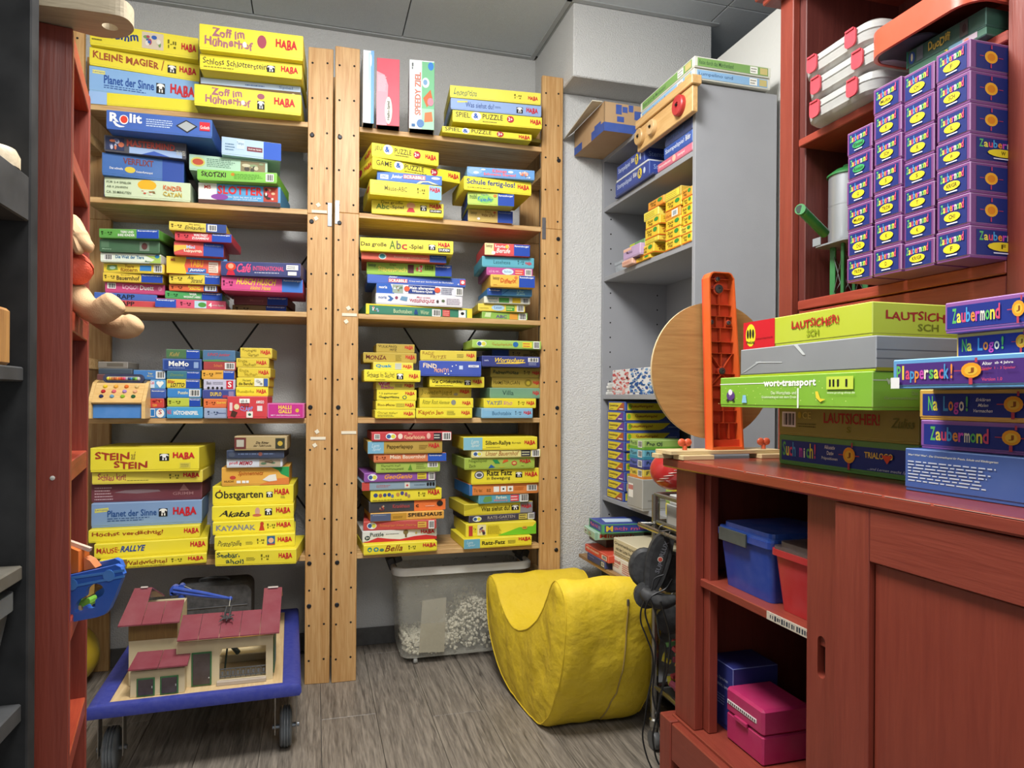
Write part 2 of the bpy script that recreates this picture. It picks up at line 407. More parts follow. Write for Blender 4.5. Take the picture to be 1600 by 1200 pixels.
for i in range(-6, 9):
    for j in range(-2, 4):
        x = i * W_ + .03; y = j * L_ + (i * .47 % 1.) * L_
        if y > YW - .05 or x > 1.5: continue
        if y + L_ > YW: m_ = MB(); m_.box(.0007, .0007, -.006, W_ - .0007, YW - y - .002, 0, .0009); o = m_.build('plank', PLK, fl, smooth=False)
        elif pm is None: m_ = MB(); m_.box(.0007, .0007, -.006, W_ - .0007, L_ - .0007, 0, .0009); o = m_.build('plank', PLK, fl, smooth=False); pm = o.data
        else: o = bpy.data.objects.new('plank', pm); COL.objects.link(o); o.parent = fl
        o.location = (x, y, 0)
ce = sbox('ceiling', -1.3, -1.6, ZC + .012, 3.4, YW + .1, ZC + .1, M('#6f7274', .9))
tm = MB(); tm.box(.0025, .0025, 0, .6225, .6225, .012, .002); tme = None
for i in range(-4, 5):
    for j in range(-8, 1):
        x = .37 + i * .625; y = YW - .03 + (j - 1) * .625
        if tme is None: o = tm.build('ceiling_tile', CEIL, ce, smooth=False); tme = o.data
        else: o = bpy.data.objects.new('ceiling_tile', tme); COL.objects.link(o); o.parent = ce
        o.location = (x, y, ZC)
m = MB(); m.box(-1.02, YW - .028, ZC - .004, .995, YW - .001, ZC + .012, .001); struct('trim_1', m, M('#b9bcbc', .7))
m = MB(); m.box(.972, 2.60, ZC - .004, .994, YW - .03, ZC + .012, .001); m.box(.972, 2.602, ZC - .004, 1.66, 2.628, ZC + .012, .001); struct('trim_2', m, M('#b9bcbc', .7))
m = MB(); m.box(-1.02, YW - .014, 0, 1.01, YW - .001, .075, .002); struct('baseboard_back', m, M('#4a4845', .6))

# ------------------------------------------------------------------ the two wooden racks
POST = wood('pine_post', '#ba884e', '#d4aa72', 'z', .45, 18., 1.6, '#a47440')
BOARD = wood('pine_board', '#b88a52', '#d8b47e', 'x', .5, 16., 1.6, '#96703f')
DARK = M('#17130f', .8, 0.); STEEL = M('#8b8f93', .35, .05, 60., .9); IRON = M('#2b2c2f', .45, 0., 30., .6)
SH = [2.15, 1.816, 1.424, 1.018, .492]
RACKS = {}
def rack(key, name, label, a, th, u0, u1, top, posts, joint):
    """u0..u1: span of the boards along the rack; posts: left edges of the front posts"""
    root = thing(name, label, 'shelf rack', (a[0], a[1], 0), th)
    fr = Frame(a, th); RACKS[key] = fr; pw, pt, dep = .092, .02, .30
    def holes(x, yf, mb):
        z = .09
        while z < top - .03:
            for u in (.17, .77): mb.lathe([(.0042, 0), (.0042, .0005)], 8, frame((x + u * pw, yf, z + (.004 if u > .5 else 0)), (1, 0, 0), (0, 0, 1), (0, -1, 0)))
            z += .1345
    for x in posts:
        for yf in (0., dep - pt):
            tp = top if yf == 0 else top + .005
            xo = x; x = x - .018 if key == 'L' and yf > 0 and x > -.1 else x - .009 if key == 'R' and yf > 0 and x > .5 else x
            m = MB(); m.box(x, yf, 0, x + pw, yf + pt, joint, .002); p = m.build('post', POST, root, smooth=False)
            m = MB(); m.box(x, yf, joint + .0006, x + pw, yf + pt, tp, .002); p2 = m.build('post_extension', POST, root, smooth=False)
            x = xo
            if yf == 0:
                hm = MB(); holes(x, -.0002, hm); hm.build('peg_holes', DARK, p)['kind'] = 'stuff'
        for z in (.3, 1.2, 2.05): m = MB(); m.box(x + .02, pt, z, x + pw - .02, dep - pt, z + .04, .001); m.build('side_rail', BOARD, root, smooth=False)
        for z in (.30, .463, 1.06, 1.77, 2.10):
            hx = x + pw * (.80 if x < (u0 + u1) / 2 else .17) if key == 'L' else x + pw * (.2 if x < (u0 + u1) / 2 else .8)
            m = MB(); m.lathe([(.0085, 0), (.0085, .002), (.006, .004), (.0015, .004)], 14, frame((hx, -.0005, z), (1, 0, 0), (0, 0, 1), (0, -1, 0))); m.build('bolt', IRON, root)
        m = MB(); bx = x + pw - .017 if key == 'L' else x + .002
        m.box(bx, -.003, joint - .045, bx + .016, 0, joint + .045, .0006); m.build('joint_plate', STEEL, root, smooth=False)
    n = 4; sw = (dep - .004) / n
    for z in SH:
        for k in range(n):
            m = MB(); m.box(u0, .002 + k * sw, z - .020, u1, .002 + k * sw + sw - .0045, z, .0016); m.build('shelf_slat', BOARD, root, smooth=False)
    for za, zb in ((1.70, .62), (.62, 1.70)):
        m = MB(); m.cyl((u0 + .02, dep - .006, za), (u1 - .02, dep - .006, zb), .004, 8); m.build('cross_brace', IRON, root)
    return root
thL = math.radians(-4.376); aL = (-.024, 2.753)
rack('L', 'wooden_rack', 'pine shelf rack full of games, beside the red bookcase', aL, thL, -.775, -.003, 2.437, (-.872, -.004), 1.80)
aR = (.072, 2.742)
rack('R', 'wooden_rack', 'pine shelf rack full of games, beside the plaster pillar', aR, 0., .092, .838, 2.45, (0., .838), 1.81)
FL, FR = RACKS['L'], RACKS['R']
# small paper price stickers on the posts
for k, (px, py, fr) in enumerate(((499, 331, FL), (497, 685, FL), (546, 492, FR), (545, 676, FR))):
    p = onP(px, py, fr.a, fr.n); m = MB(); T = frame(p - fr.n * .0022, fr.u, Vector((0, 0, 1)), -fr.n)
    m.box(-.028, -.005, -.0008, .028, .006, 0, 0, T=T)
    if k != 3:
        for s in (-1, 1): m.box(-.007, -.007, -.0008, .007, .007, 0, 0, T=T @ TR(-.008 + .004 * s, .026 * s, 0, .6))
    o = m.build('paper_sticker', M('#efe3c8', .7), None, smooth=False)
    tag(o, ['paper stickers on the rack post beside the metal joint plate', 'paper stickers on post of bookcase rack, level with lowest shelf boxes', 'paper stickers on post of pillar rack, level with third shelf', 'single paper strip on post of pillar rack below its stickers'][k], 'sticker')
# ------------------------------------------------------------------ games on the racks
def Q(x, y, x1): return (x, y, 1600. / (x1 - x))
LA, LB, LC, LD, LE = Q(130, 20, 490), Q(130, 150, 490), Q(130, 330, 490), Q(130, 500, 490), Q(130, 660, 490)
RA, RB, RC, RD, RE = Q(550, 70, 880), Q(550, 200, 880), Q(550, 350, 880), Q(550, 500, 880), Q(550, 650, 880)
BR, PK, ORG, LBL, GRN, TEAL, PUR = '#a8522c', '#d8347c', '#e8702a', '#86b4e4', '#4c9a3c', '#3c9cb4', '#8c3c96'
DG = '#3a3a30'
END = {'left': 'bookcase-end', 'right': 'post-end', 'middle': 'middle', 'leftmost small': 'bookcase-end', 'second small': 'second', 'third small': 'third', 'rightmost small': 'post-end'}
ENR = {'left': 'post-end', 'right': 'pillar-end', 'middle': 'middle'}
def wL(s, sh): return '%s stack, %s shelf, rack beside bookcase' % (END[s], sh)
def wR(s, sh): return '%s stack, %s shelf, rack beside pillar' % (ENR[s], sh)
G1 = 'games on the wooden racks'
# left rack, top shelf
stack(FL, LA, SH[0], .03, wL('left', 'top'), [
 ('yellow box with blue end', 40, 552, 640, 800, 655, YEL, [r(0, 0, .16, 1, '#9fc0ea')], {'d': .0, 'auto': False}),
 ('light blue box', 40, 362, 545, 805, 478, LBL, [r(.03, .72, .14, .86, '#e8e080'), t('Lernspiel', .035, .75, .135, .83, '#3a5a9a', ''), t('Planet der Sinne', .13, .38, .58, .72, '#254f9c'), sm(.13, .2, .56, .36, 2, '#33589c'), wd(.6, .08, .3, .7), H(.73, .96, .28, .76)]),
 ('yellow box with brown title', 42, 232, 358, 808, 365, YEL, [t('KLEINE MAGIER', .03, .32, .62, .84, BR, 'Bw'), t('/', .64, .3, .67, .9, BR, ''), wd(.7, .08, .25, .7), H(.81, .97, .3, .74)]),
 ('yellow box with blue title', 45, 60, 218, 800, 175, YEL, [t('Brumm', .12, .35, .44, .84, '#27407c', 'Bw'), pic(.47, .18, .67, .92, '#d8c8b0', ['#3460b0', '#b04860', '#7a9c58', '#e8e0d0']), sm(.02, .2, .11, .32, 1), ic(.71, .08), H(.84, .98, .28, .66)]),
], G1, D=.27)
stack(FL, LA, SH[0], .05, wL('right', 'top'), [
 ('big yellow box with hen', 770, 490, 640, 1515, 570, YEL, [t('Zoff im', .155, .52, .44, .92, '#a86c78', 'Bw'), t('Hühnerhof', .10, .12, .52, .58, '#a86c78', 'Bw'), e(.43, .22, .465, .45, WHT), e(.58, .58, .65, .85, '#a05a68'), wd(.58, .07, .1, .5), H(.74, .94, .32, .76)]),
 ('brown box with pale blue lid', 815, 395, 490, 1510, 470, '#b9cde6', [r(0, 0, 1, .55, '#6b5638'), e(.04, .05, .09, .4, '#d8c4a0'), e(.9, .05, .95, .4, '#d8c4a0'), r(.58, .05, .74, .35, '#4a4a44'), t('Spiel', .78, .62, .92, .88, '#6a86b8', ''), sm(.44, .62, .66, .85, 1, '#6a86b8')], {'d': .01, 'auto': False}),
 ('thin yellow box with dark script', 808, 280, 388, 1520, 358, YEL, [t('Schloss Schlotterstein', .03, .30, .65, .82, '#3c3c34', 'w'), wd(.65, .08, .25, .7), sm(.04, .14, .38, .26, 1), H(.79, .96, .28, .76)]),
 ('big yellow hen box', 805, 55, 235, 1528, 160, YEL, [t('Zoff im', .12, .52, .43, .92, '#a86c78', 'Bw'), t('Hühnerhof', .05, .14, .51, .58, '#a86c78', 'Bw'), e(.41, .25, .45, .48, WHT), e(.55, .3, .64, .82, '#a84c5c'), H(.73, .94, .34, .76)]),
], G1, D=.27)
# left rack, second shelf
stack(FL, LB, SH[1], .02, wL('left', 'second'), [
 ('pale green box with sun', 145, 558, 695, 745, 605, '#cfdcb4', [e(.38, .45, .6, 1., '#f0b028'), r(.38, .3, .6, .5, '#cfdcb4'), pic(.4, .2, .62, .45, None, ['#c84830', '#e8e0d0', '#8a6a40']), t('FÜR 2-4 SPIELER', .03, .7, .31, .83, '#4a5a40', ''), t('AB 6 JAHREN', .03, .44, .27, .57, '#4a5a40', ''), t('CA. 30 MINUTEN', .03, .18, .31, .31, '#4a5a40', ''), t('KINDER', .68, .5, .9, .8, '#d8703c', 'bw'), t('CATAN', .68, .18, .9, .46, '#c8a838', 'bw')], {'l': [r(0, 0, 1, 1, '#2a3c94')]}),
 ('dark blue box with yellow ring', 130, 388, 545, 700, 455, '#1c5ea8', [r(.73, 0, 1, 1, '#2a4a9c'), e(.27, .2, .4, .48, '#d8c040'), t('Das schnelle', .09, .3, .25, .4, WHT, ''), t('Ketten-Kartenspiel', .41, .22, .61, .34, WHT, ''), t('VERFLIXT', .25, .58, .62, .86, '#7c3a3c', 'b')], {'d': 0.}),
 ('dark box with brown lettering', 145, 240, 355, 715, 330, '#3a3844', [r(.3, .03, .95, .42, '#9cb4d8'), poly([(.45, .03), (.8, .03), (.6, .3)], '#3c5cb0'), pic(.02, .1, .24, .9, '#2c3454', ['#b8bcd0', '#5c6488', '#c87050']), t('MASTERMIND', .27, .42, .86, .84, '#a8483c', 'B'), t('FOR 2 PLAYERS', .88, .2, .99, .5, '#d8d4c4', '')], {'d': -.01}),
 ('blue box with white title', 160, 65, 198, 895, 165, '#2458b0', [t('R', .03, .4, .115, .88, WHT, 'B'), poly([(.075, .45), (.1, .3), (.13, .22), (.17, .2), (.19, .26), (.16, .16), (.12, .13), (.085, .2), (.06, .4)], WHT), e(.12, .3, .205, .8, WHT), e(.13, .36, .197, .76, '#d8402c'), t('lit', .215, .42, .33, .9, WHT, 'B'), sm(.37, .3, .62, .75, 4, '#c8d8f0'), poly([(.65, .5), (.76, .15), (.86, .55), (.75, .85)], '#2a2c30'), poly([(.67, .5), (.76, .22), (.84, .55), (.75, .78)], '#a8acac'), r(.88, .35, .98, .82, '#d02c38'), t('Goliath', .885, .45, .975, .62, WHT, '')], {'d': .05}),
], G1, D=.26)
stack(FL, LB, SH[1], .02, wL('right', 'second'), [
 ('white and blue box, red title', 800, 600, 742, 1370, 632, '#4c9cd0', [r(0, .2, .22, 1, WHT), r(0, 0, 1, .2, '#5a3c34'), t('MB', .07, .72, .15, .9, '#c83c30', 'b'), e(.15, .2, .36, .5, '#8c4ca0'), t('SLOTTER', .23, .5, .78, .92, '#d83438', 'B'), t('Das Spiel, bei dem es auf den', .36, .32, .76, .42, WHT, ''), t('richtigen Dreh ankommt', .42, .23, .72, .31, WHT, ''), pic(.79, .22, .97, .96, '#b84838', ['#3c2c2c', '#e8b890', '#d8e0d0', '#c83c50'])]),
 ('bright green box', 790, 505, 580, 1345, 533, '#7cc43c', [t('SKOTZKI', .05, .28, .36, .86, '#3c3828', 'Bw'), e(.42, .5, .47, .8, '#c8842c'), sm(.46, .2, .82, .75, 4, '#4c8c2c'), bc(.86, .96, .12, .85)]),
 ('pale green box with red oval', 735, 400, 512, 1280, 455, '#a8ccb0', [e(.02, .25, .2, .85, '#c8c060'), e(.04, .35, .18, .75, '#b84c30'), sm(.22, .3, .6, .85, 5, '#5c7c6c'), pic(.65, .2, .97, .9, '#8a7a58', ['#4a4438', '#c8c0a0', '#8a9a70'])]),
 ('pale blue box with dark blue end', 960, 278, 405, 1375, 330, '#a8c4dc', [r(.7, .02, 1, .98, '#2458c0'), r(.42, .35, .68, .6, '#7a3440'), t('Andreas Spiele', .44, .42, .66, .52, WHT, ''), sm(.06, .25, .24, .7, 3, '#5c7c94'), r(.25, .4, .38, .9, '#c0d4e4'), t('Tempo', .25, .6, .37, .8, '#4c6c84', '')], {'D': .2}),
], G1, D=.25)
# left rack, third shelf
rv = lambda c, *more: list(more) + [R(.62)]
stack(FL, LC, SH[2], .02, wL('left', 'third'), [
 ('red box with black letters', 75, 632, 680, 510, 632, '#c42c34', [t('RAPP', .36, .2, .64, .85, '#2a1c1c', 'b')]),
 ('blue box with black letters', 75, 580, 630, 512, 595, '#2c5cb4', [t('RAPP', .36, .2, .64, .85, '#101c30', 'b')]),
 ('magenta box with white title', 150, 507, 580, 568, 512, '#c83474', [t('LOGO!', .29, .38, .55, .84, '#f0c8d8', 'bw'), t('Duett', .58, .38, .81, .84, WHT, 'b'), bc(.04, .18, .4, .95), e(.88, .35, .95, .8, '#e890b0')]),
 ('yellow and blue box, brown title', 135, 425, 487, 552, 440, '#ecc82c', [R(.64), t('Mein großer', .3, .72, .46, .84, BLK, ''), t('Bauernhof', .23, .2, .61, .7, '#503c20', 'b'), ('i', .03, .2, '#5a4c14')]),
 ('yellow box with green picture', 140, 360, 425, 562, 370, '#f0d024', [poly([(.05, .35), (.09, .2), (.24, .3), (.22, .85), (.07, .8)], '#78903c'), e(.1, .35, .2, .72, '#a8c8b0'), t('Tiere', .35, .52, .5, .9, '#986020', ''), t('füttern', .28, .14, .56, .55, '#986020', 'b'), r(.6, .25, .79, .85, '#3c84c8'), bc(.83, .97, .1, .9)]),
 ('white box with blue title', 118, 285, 350, 540, 300, '#e4ecd8', [bc(.06, .2, .2, .85), t('Die Welt der Tiere', .25, .42, .72, .78, '#1c6894', 'b'), poly([(.72, .9), (.85, .8), (1, .85), (1, .02), (.8, .02), (.9, .4)], '#a8c45c'), t('Memo', .74, .1, .84, .3, '#3c6c44', ''), e(.9, .55, .98, .95, '#2c7cac')]),
 ('dark green box with two pictures', 112, 190, 280, 530, 205, '#2c5c34', [r(.03, .35, .16, .85, '#5a7a5c'), r(.67, .15, .83, .85, '#7c8c7c'), e(.7, .25, .8, .8, '#5c3430'), t('Memory', .05, .16, .2, .28, '#a8c8a8', '')]),
 ('green and blue box, white title', 108, 118, 183, 525, 128, '#54a034', [R(.63), t('TIERE UND', .36, .55, .58, .8, WHT, 'b'), t('IHRE KINDER', .32, .2, .6, .46, WHT, 'b'), ('i', .04, .22, '#24480c')]),
], G1, D=.22)
stack(FL, LC, SH[2], .03, wL('middle', 'third'), [
 ('pink box with blue left end', 500, 620, 685, 990, 632, '#d84468', [r(0, .05, .29, .95, '#2850b0'), t('Ravensburger', .02, .7, .27, .9, WHT, 'b'), r(.55, .1, .72, .9, '#b8d4e0'), e(.6, .2, .72, .75, '#4c9440'), t('4', .75, .25, .8, .75, WHT, 'b'), t('erste Spiele', .81, .35, .97, .58, WHT, ''), ('i', .35, .5, '#601828')]),
 ('green and blue box', 568, 560, 615, 965, 570, '#3ca04c', [R(.64), t('WER', .42, .55, .55, .85, WHT, 'b'), t('WOHNT HIER?', .32, .18, .62, .45, WHT, 'b'), ('i', .04, .22, '#0c4818')]),
 ('orange box with barcode', 595, 508, 555, 930, 515, '#e46420', [t('Bunter', .4, .55, .66, .85, '#f8e040', 'b'), t('Allerlei', .42, .2, .66, .48, '#f8e040', 'b'), r(.72, .05, 1, .95, '#2850a0'), bc(.75, .98, .15, .9), ('i', .05, .28, '#601c04')]),
 ('yellow and blue box, thin script', 595, 435, 502, 950, 445, '#ecd034', [R(.7), t('Am', .36, .5, .48, .88, '#3c3c34', 'i'), t('Strand', .43, .15, .66, .6, '#3c3c34', 'i'), ('i', .04, .26, '#5a4c14')]),
 ('yellow and red box, yellow letters', 578, 310, 428, 1000, 335, '#e4502c', [poly([(0, 0), (.33, 0), (.29, .5), (.33, 1), (0, 1)], '#ecc838'), r(.32, .9, 1, 1, '#4c9cd4'), r(.32, .0, .7, .08, '#4c9cd4'), t('TABU', .38, .44, .6, .84, '#f0a82c', 'B'), r(.35, .12, .65, .36, '#3468b4'), t('junior', .37, .14, .63, .34, WHT, 'bi'), r(.69, .15, .85, .78, '#ecdcc8'), sm(.7, .2, .84, .7, 4, '#a8604c'), t('MB', .07, .72, .14, .88, '#a83c2c', '')]),
 ('red and dark blue box', 630, 205, 300, 975, 228, '#d43c34', [r(.59, .02, 1, .98, '#23469c'), t('Ravensburger', .62, .74, .95, .88, '#a8b8d8', ''), poly([(0, .7), (.25, .75), (.4, .55), (.15, .4), (0, .2)], '#e4b84c'), t('Mini', .25, .5, .42, .75, '#b4c8e8', 'b'), t('Labyrinth', .2, .18, .56, .48, '#f0e4c8', 'bw')]),
 ('red and blue box, white title', 635, 138, 200, 1030, 160, '#d42c3c', [R(.65), t('WAS PASST', .33, .55, .58, .85, WHT, 'b'), t('ZUSAMMEN?', .3, .2, .6, .48, WHT, 'b'), ('i', .05, .24, '#600c18')]),
 ('yellow box with dark blue end', 595, 58, 120, 995, 95, '#e0c434', [r(.64, 0, 1, 1, '#2c4484'), bc(.67, .83, .15, .9), t('Wir gehen', .34, .68, .54, .86, '#4c4420', ''), t('Einkaufen', .27, .2, .61, .62, '#4c4420', 'i'), ('i', .04, .22, '#5a4c14')]),
], G1, D=.22)
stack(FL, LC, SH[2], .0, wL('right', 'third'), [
 ('dim brown box with blue end', 1035, 652, 708, 1410, 658, '#8c7034', [R(.62), ('i', .06, .3, '#40300c')], {'d': -.08}),  # dark brown includes the shadow the box lies in
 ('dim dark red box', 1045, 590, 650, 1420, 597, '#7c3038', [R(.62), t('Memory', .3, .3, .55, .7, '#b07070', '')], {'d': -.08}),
 ('pink box with yellow title', 958, 450, 548, 1525, 475, '#d43c80', [r(.74, .03, 1, .97, '#3c74c4'), t('Ravensburger', .76, .78, .98, .93, WHT, 'b'), t('HUSCH HUSCH', .18, .45, .67, .92, '#f0c83c', 'bi'), t('kleine Hexe', .35, .1, .6, .42, '#f0c83c', 'i'), ('i', .02, .14, '#60103c')], {'d': .06}),
 ('dark blue box with red figure', 955, 345, 445, 1510, 362, '#1f2a6c', [e(.06, .35, .19, .92, '#d8402c'), e(.09, .5, .16, .85, '#e8a480'), poly([(.07, .03), (.18, .03), (.16, .35), (.09, .35)], '#c8243c'), t('Café', .2, .25, .38, .88, '#e8507c', 'bi'), t('INTERNATIONAL', .4, .4, .79, .72, '#d4547c', 'b'), sm(.42, .2, .78, .32, 1, '#c8c8d8'), r(.82, .5, .97, .85, WHT), sm(.83, .55, .96, .8, 2, BLK), r(.84, .12, .95, .38, '#e8e4d8')], {'d': .06}),
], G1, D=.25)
# left rack, fourth shelf: small boxes
stack(FL, LD, SH[3], .0, wL('leftmost small', 'fourth'), [
 ('blue and white box', 466, 610, 680, 572, 612, '#3c8cd0', [r(.0, .15, .3, .95, WHT), r(.02, .22, .27, .88, '#2c7cc4'), e(.38, .05, .92, .95, WHT), t('S', .54, .38, .76, .85, '#b83c34', 'b')]),
 ('small red box with figures', 466, 540, 608, 560, 542, '#d4382c', [t('TIPP', .15, .12, .5, .4, '#f0b04c', 'b'), pic(.05, .5, .95, .95, None, ['#8c1c1c', '#e88048'])]),
 ('plain blue box', 466, 470, 536, 575, 472, '#2c54ac', [t('Ravensburger', .1, .68, .92, .86, WHT, 'b')]),
 ('light blue box with white heart', 466, 405, 468, 572, 405, '#5ca8dc', [r(.0, .1, .28, .9, '#d8e4f0'), t('Café', .02, .5, .25, .85, '#d04c6c', 'b'), e(.4, .45, .66, .88, WHT), e(.62, .45, .88, .88, WHT), poly([(.42, .6), (.64, .1), (.86, .6)], WHT)]),
 ('blue box with square label', 348, 335, 402, 572, 340, '#3478bc', [t('Tier', .45, .55, .6, .75, '#e8d878', ''), t('Memory', .43, .28, .62, .45, '#e8d878', ''), bc(.7, .98, .12, .9)]),
], G1, D=.1, auto=False)
stack(FL, LD, SH[3], .01, wL('second small', 'fourth'), [
 ('bright blue box, white title', 578, 600, 680, 830, 605, '#3ca0d4', [t('NIX', .02, .35, .14, .75, '#d83c4c', 'b'), t('HÜTCHENSPIEL', .2, .3, .88, .72, WHT, 'B')]),
 ('lime box with blue end', 583, 538, 600, 815, 540, '#c0cc3c', [R(.66), ('i', .05, .4, '#545c0c')]),
 ('blue box with barcode', 583, 468, 535, 818, 470, '#2884cc', [t('Puzzlo', .32, .4, .62, .7, '#e8e4b4', 'b'), bc(.65, .97, .15, .9)]),
 ('yellow and blue box', 578, 398, 462, 810, 402, '#ecd42c', [R(.58), t('Bilder', .03, .55, .25, .9, '#b83c2c', 'bi'), t('LOTTO', .12, .15, .54, .6, '#3c3424', 'bi')]),
 ('teal box with dark blue end', 580, 338, 395, 812, 340, '#2c7484', [R(.6), t('Domino', .1, .35, .5, .7, '#7c9c5c', 'i')]),
 ('dark blue box, big white title', 550, 240, 325, 823, 245, '#2c4a94', [r(.03, .08, .97, .92, '#5c7cb8'), r(.04, .11, .96, .89, '#28448c'), t('MeMo', .16, .38, .67, .82, WHT, 'b'), sm(.16, .2, .66, .3, 1, '#a8b8d8'), r(.8, .25, .92, .75, '#8ca4cc')]),
 ('dim green box with blue end', 575, 172, 238, 810, 180, '#3c6c3c', [R(.6), t('Kuhl', .1, .25, .4, .7, '#a89450', 'bi')]),
], G1, D=.13, auto=False)
stack(FL, LD, SH[3], .02, wL('third small', 'fourth'), [
 ('grey lilac box', 838, 608, 680, 1000, 610, '#9cacc8', [('i', .15, .6, '#3c4c6c'), t('Memory', .55, .4, .95, .6, '#3c4c7c', 'b')]),
 ('small orange box', 835, 540, 605, 1000, 545, '#e8702c', [('i', .1, .5, '#6c2c08'), t('Quartett', .55, .45, .95, .72, '#f8d850', 'b')]),
 ('indigo box with yellow letters', 828, 478, 540, 1055, 482, '#2c3c8c', [t('DUPLO', .24, .3, .58, .75, '#e8c83c', 'B'), r(.62, .1, .78, .4, '#a83c50'), r(.8, .3, .96, .85, '#8c84a8')]),
 ('pale lilac box, red square', 835, 405, 478, 1055, 410, '#c8c4d8', [r(.72, .1, .94, .9, '#c82c3c'), t('S', .77, .25, .89, .8, WHT, 'b'), t('Black', .1, .5, .25, .8, BLK, ''), sm(.3, .5, .66, .8, 2, '#7c7c8c'), e(.12, .06, .2, .3, BLK), e(.26, .06, .34, .3, BLK), e(.4, .06, .48, .3, BLK), e(.54, .06, .62, .3, BLK)]),
 ('orange and blue box', 822, 338, 402, 1050, 345, '#e8a82c', [R(.66), t('Junior', .42, .55, .62, .8, '#5c3c0c', 'b'), ('i', .05, .35, '#5c3c0c')]),
 ('dim red box with barcode', 835, 275, 335, 1060, 280, '#a8302c', [t('Schach', .32, .4, .58, .7, '#e08c4c', ''), bc(.66, .96, .12, .88)]),
 ('grey blue box, red title', 830, 192, 272, 1055, 200, '#3c6c94', [t('UNO junior', .15, .4, .85, .75, '#b84450', 'bi'), poly([(0, 0), (.9, 0), (.5, .2), (0, .12)], '#5c8c5c')]),
], G1, D=.13, auto=False)
stack(FL, LD, SH[3], .04, wL('rightmost small', 'fourth'), [
 ('tall red box with pictures', 1000, 525, 680, 1278, 530, '#d42c34', [r(.3, .7, .56, .9, WHT), t('ab 6', .34, .74, .5, .86, BLK, ''), t('COCO', .34, .5, .54, .72, '#2c2c2c', 'b'), t('CLAPP', .32, .32, .64, .55, '#8c9ce0', 'bw'), r(.48, .04, .64, .32, '#ece4d8'), e(.52, .12, .6, .24, '#2c6c4c'), poly([(.08, .12), (.2, .05), (.26, .28), (.12, .38)], '#4c2c20'), e(.17, .4, .3, .66, '#e4d8a8'), t('AMIGO', .72, .68, .92, .82, WHT, 'b'), r(.75, .34, .88, .58, '#e8d8d8'), r(.06, .35, .13, .72, '#e8c8c8')]),
 ('bright yellow box', 1060, 460, 525, 1285, 465, YEL, [t('ButaBuka', .04, .35, .56, .72, '#a89418', 'w'), H(.64, .94, .28, .8)], {'d': .02}),
 ('yellow box with white square', 1065, 395, 460, 1290, 398, '#ecd428', [t('Wer kennt', .18, .6, .44, .85, '#5c5418', ''), t('die Berufe?', .06, .2, .52, .52, '#4c4414', 'b'), r(.55, .1, .82, .95, '#e8e8d8'), pic(.58, .2, .8, .85, None, ['#8c8c84', '#c8c8b8']), r(.84, .1, .97, .95, '#3c5ca4')], {'d': .02}),
 ('yellow box, first of three alike', 1072, 322, 392, 1300, 328, '#e4c828', [t('Erste', .06, .55, .34, .9, '#a08818', 'w'), t('Sachen', .2, .15, .6, .55, '#a08818', 'w'), H(.64, .95, .3, .78)], {'d': .02}),
 ('yellow box, second of three alike', 1062, 252, 318, 1290, 258, '#e0c428', [t('Erste', .06, .55, .34, .9, '#8c7818', 'w'), t('Sachen', .2, .15, .6, .55, '#8c7818', 'w'), H(.62, .93, .3, .78)], {'d': .02}),
 ('yellow box with script title', 1090, 175, 248, 1312, 180, '#e0c42c', [t('Trumpel', .05, .52, .5, .9, '#7c6818', 'w'), t('Garten', .24, .15, .58, .52, '#7c6818', 'w'), H(.64, .95, .35, .82)], {'d': .02}),
], G1, D=.14, auto=False)
stack(FL, LD, SH[3], .04, 'standing alone beside the post, fourth shelf of bookcase rack', [
 ('pink box with yellow letters', 1278, 572, 680, 1535, 575, '#c83c8c', [r(.02, .05, .98, .95, '#e088b8'), r(.03, .07, .97, .93, '#c43488'), t('HALLI', .3, .62, .65, .86, '#f0d048', 'B'), t('GALLI', .3, .34, .65, .58, '#f0d048', 'B'), e(.76, .4, .86, .66, '#d8b040'), t('MIT UNTERWEGSREGELN', .1, .16, .88, .26, '#f0d8e8', '')]),
], G1, D=.15, auto=False)
stack(FL, LD, SH[3], -.13, 'behind the toy cash register, fourth shelf', [
 ('flat dark box', 95, 430, 684, 340, 430, '#4a3434', [], {'D': .14}),
 ('flat red album', 95, 385, 430, 345, 392, '#7c4440', [], {'D': .14}),
 ('thin dark blue album', 105, 345, 385, 340, 352, '#3c4c5c', [], {'D': .14}),
 ('grey flat case', 102, 292, 340, 310, 295, '#8c8478', [r(.3, .3, .85, .8, '#6c6458')], {'D': .13}),
], G1, D=.15, auto=False)
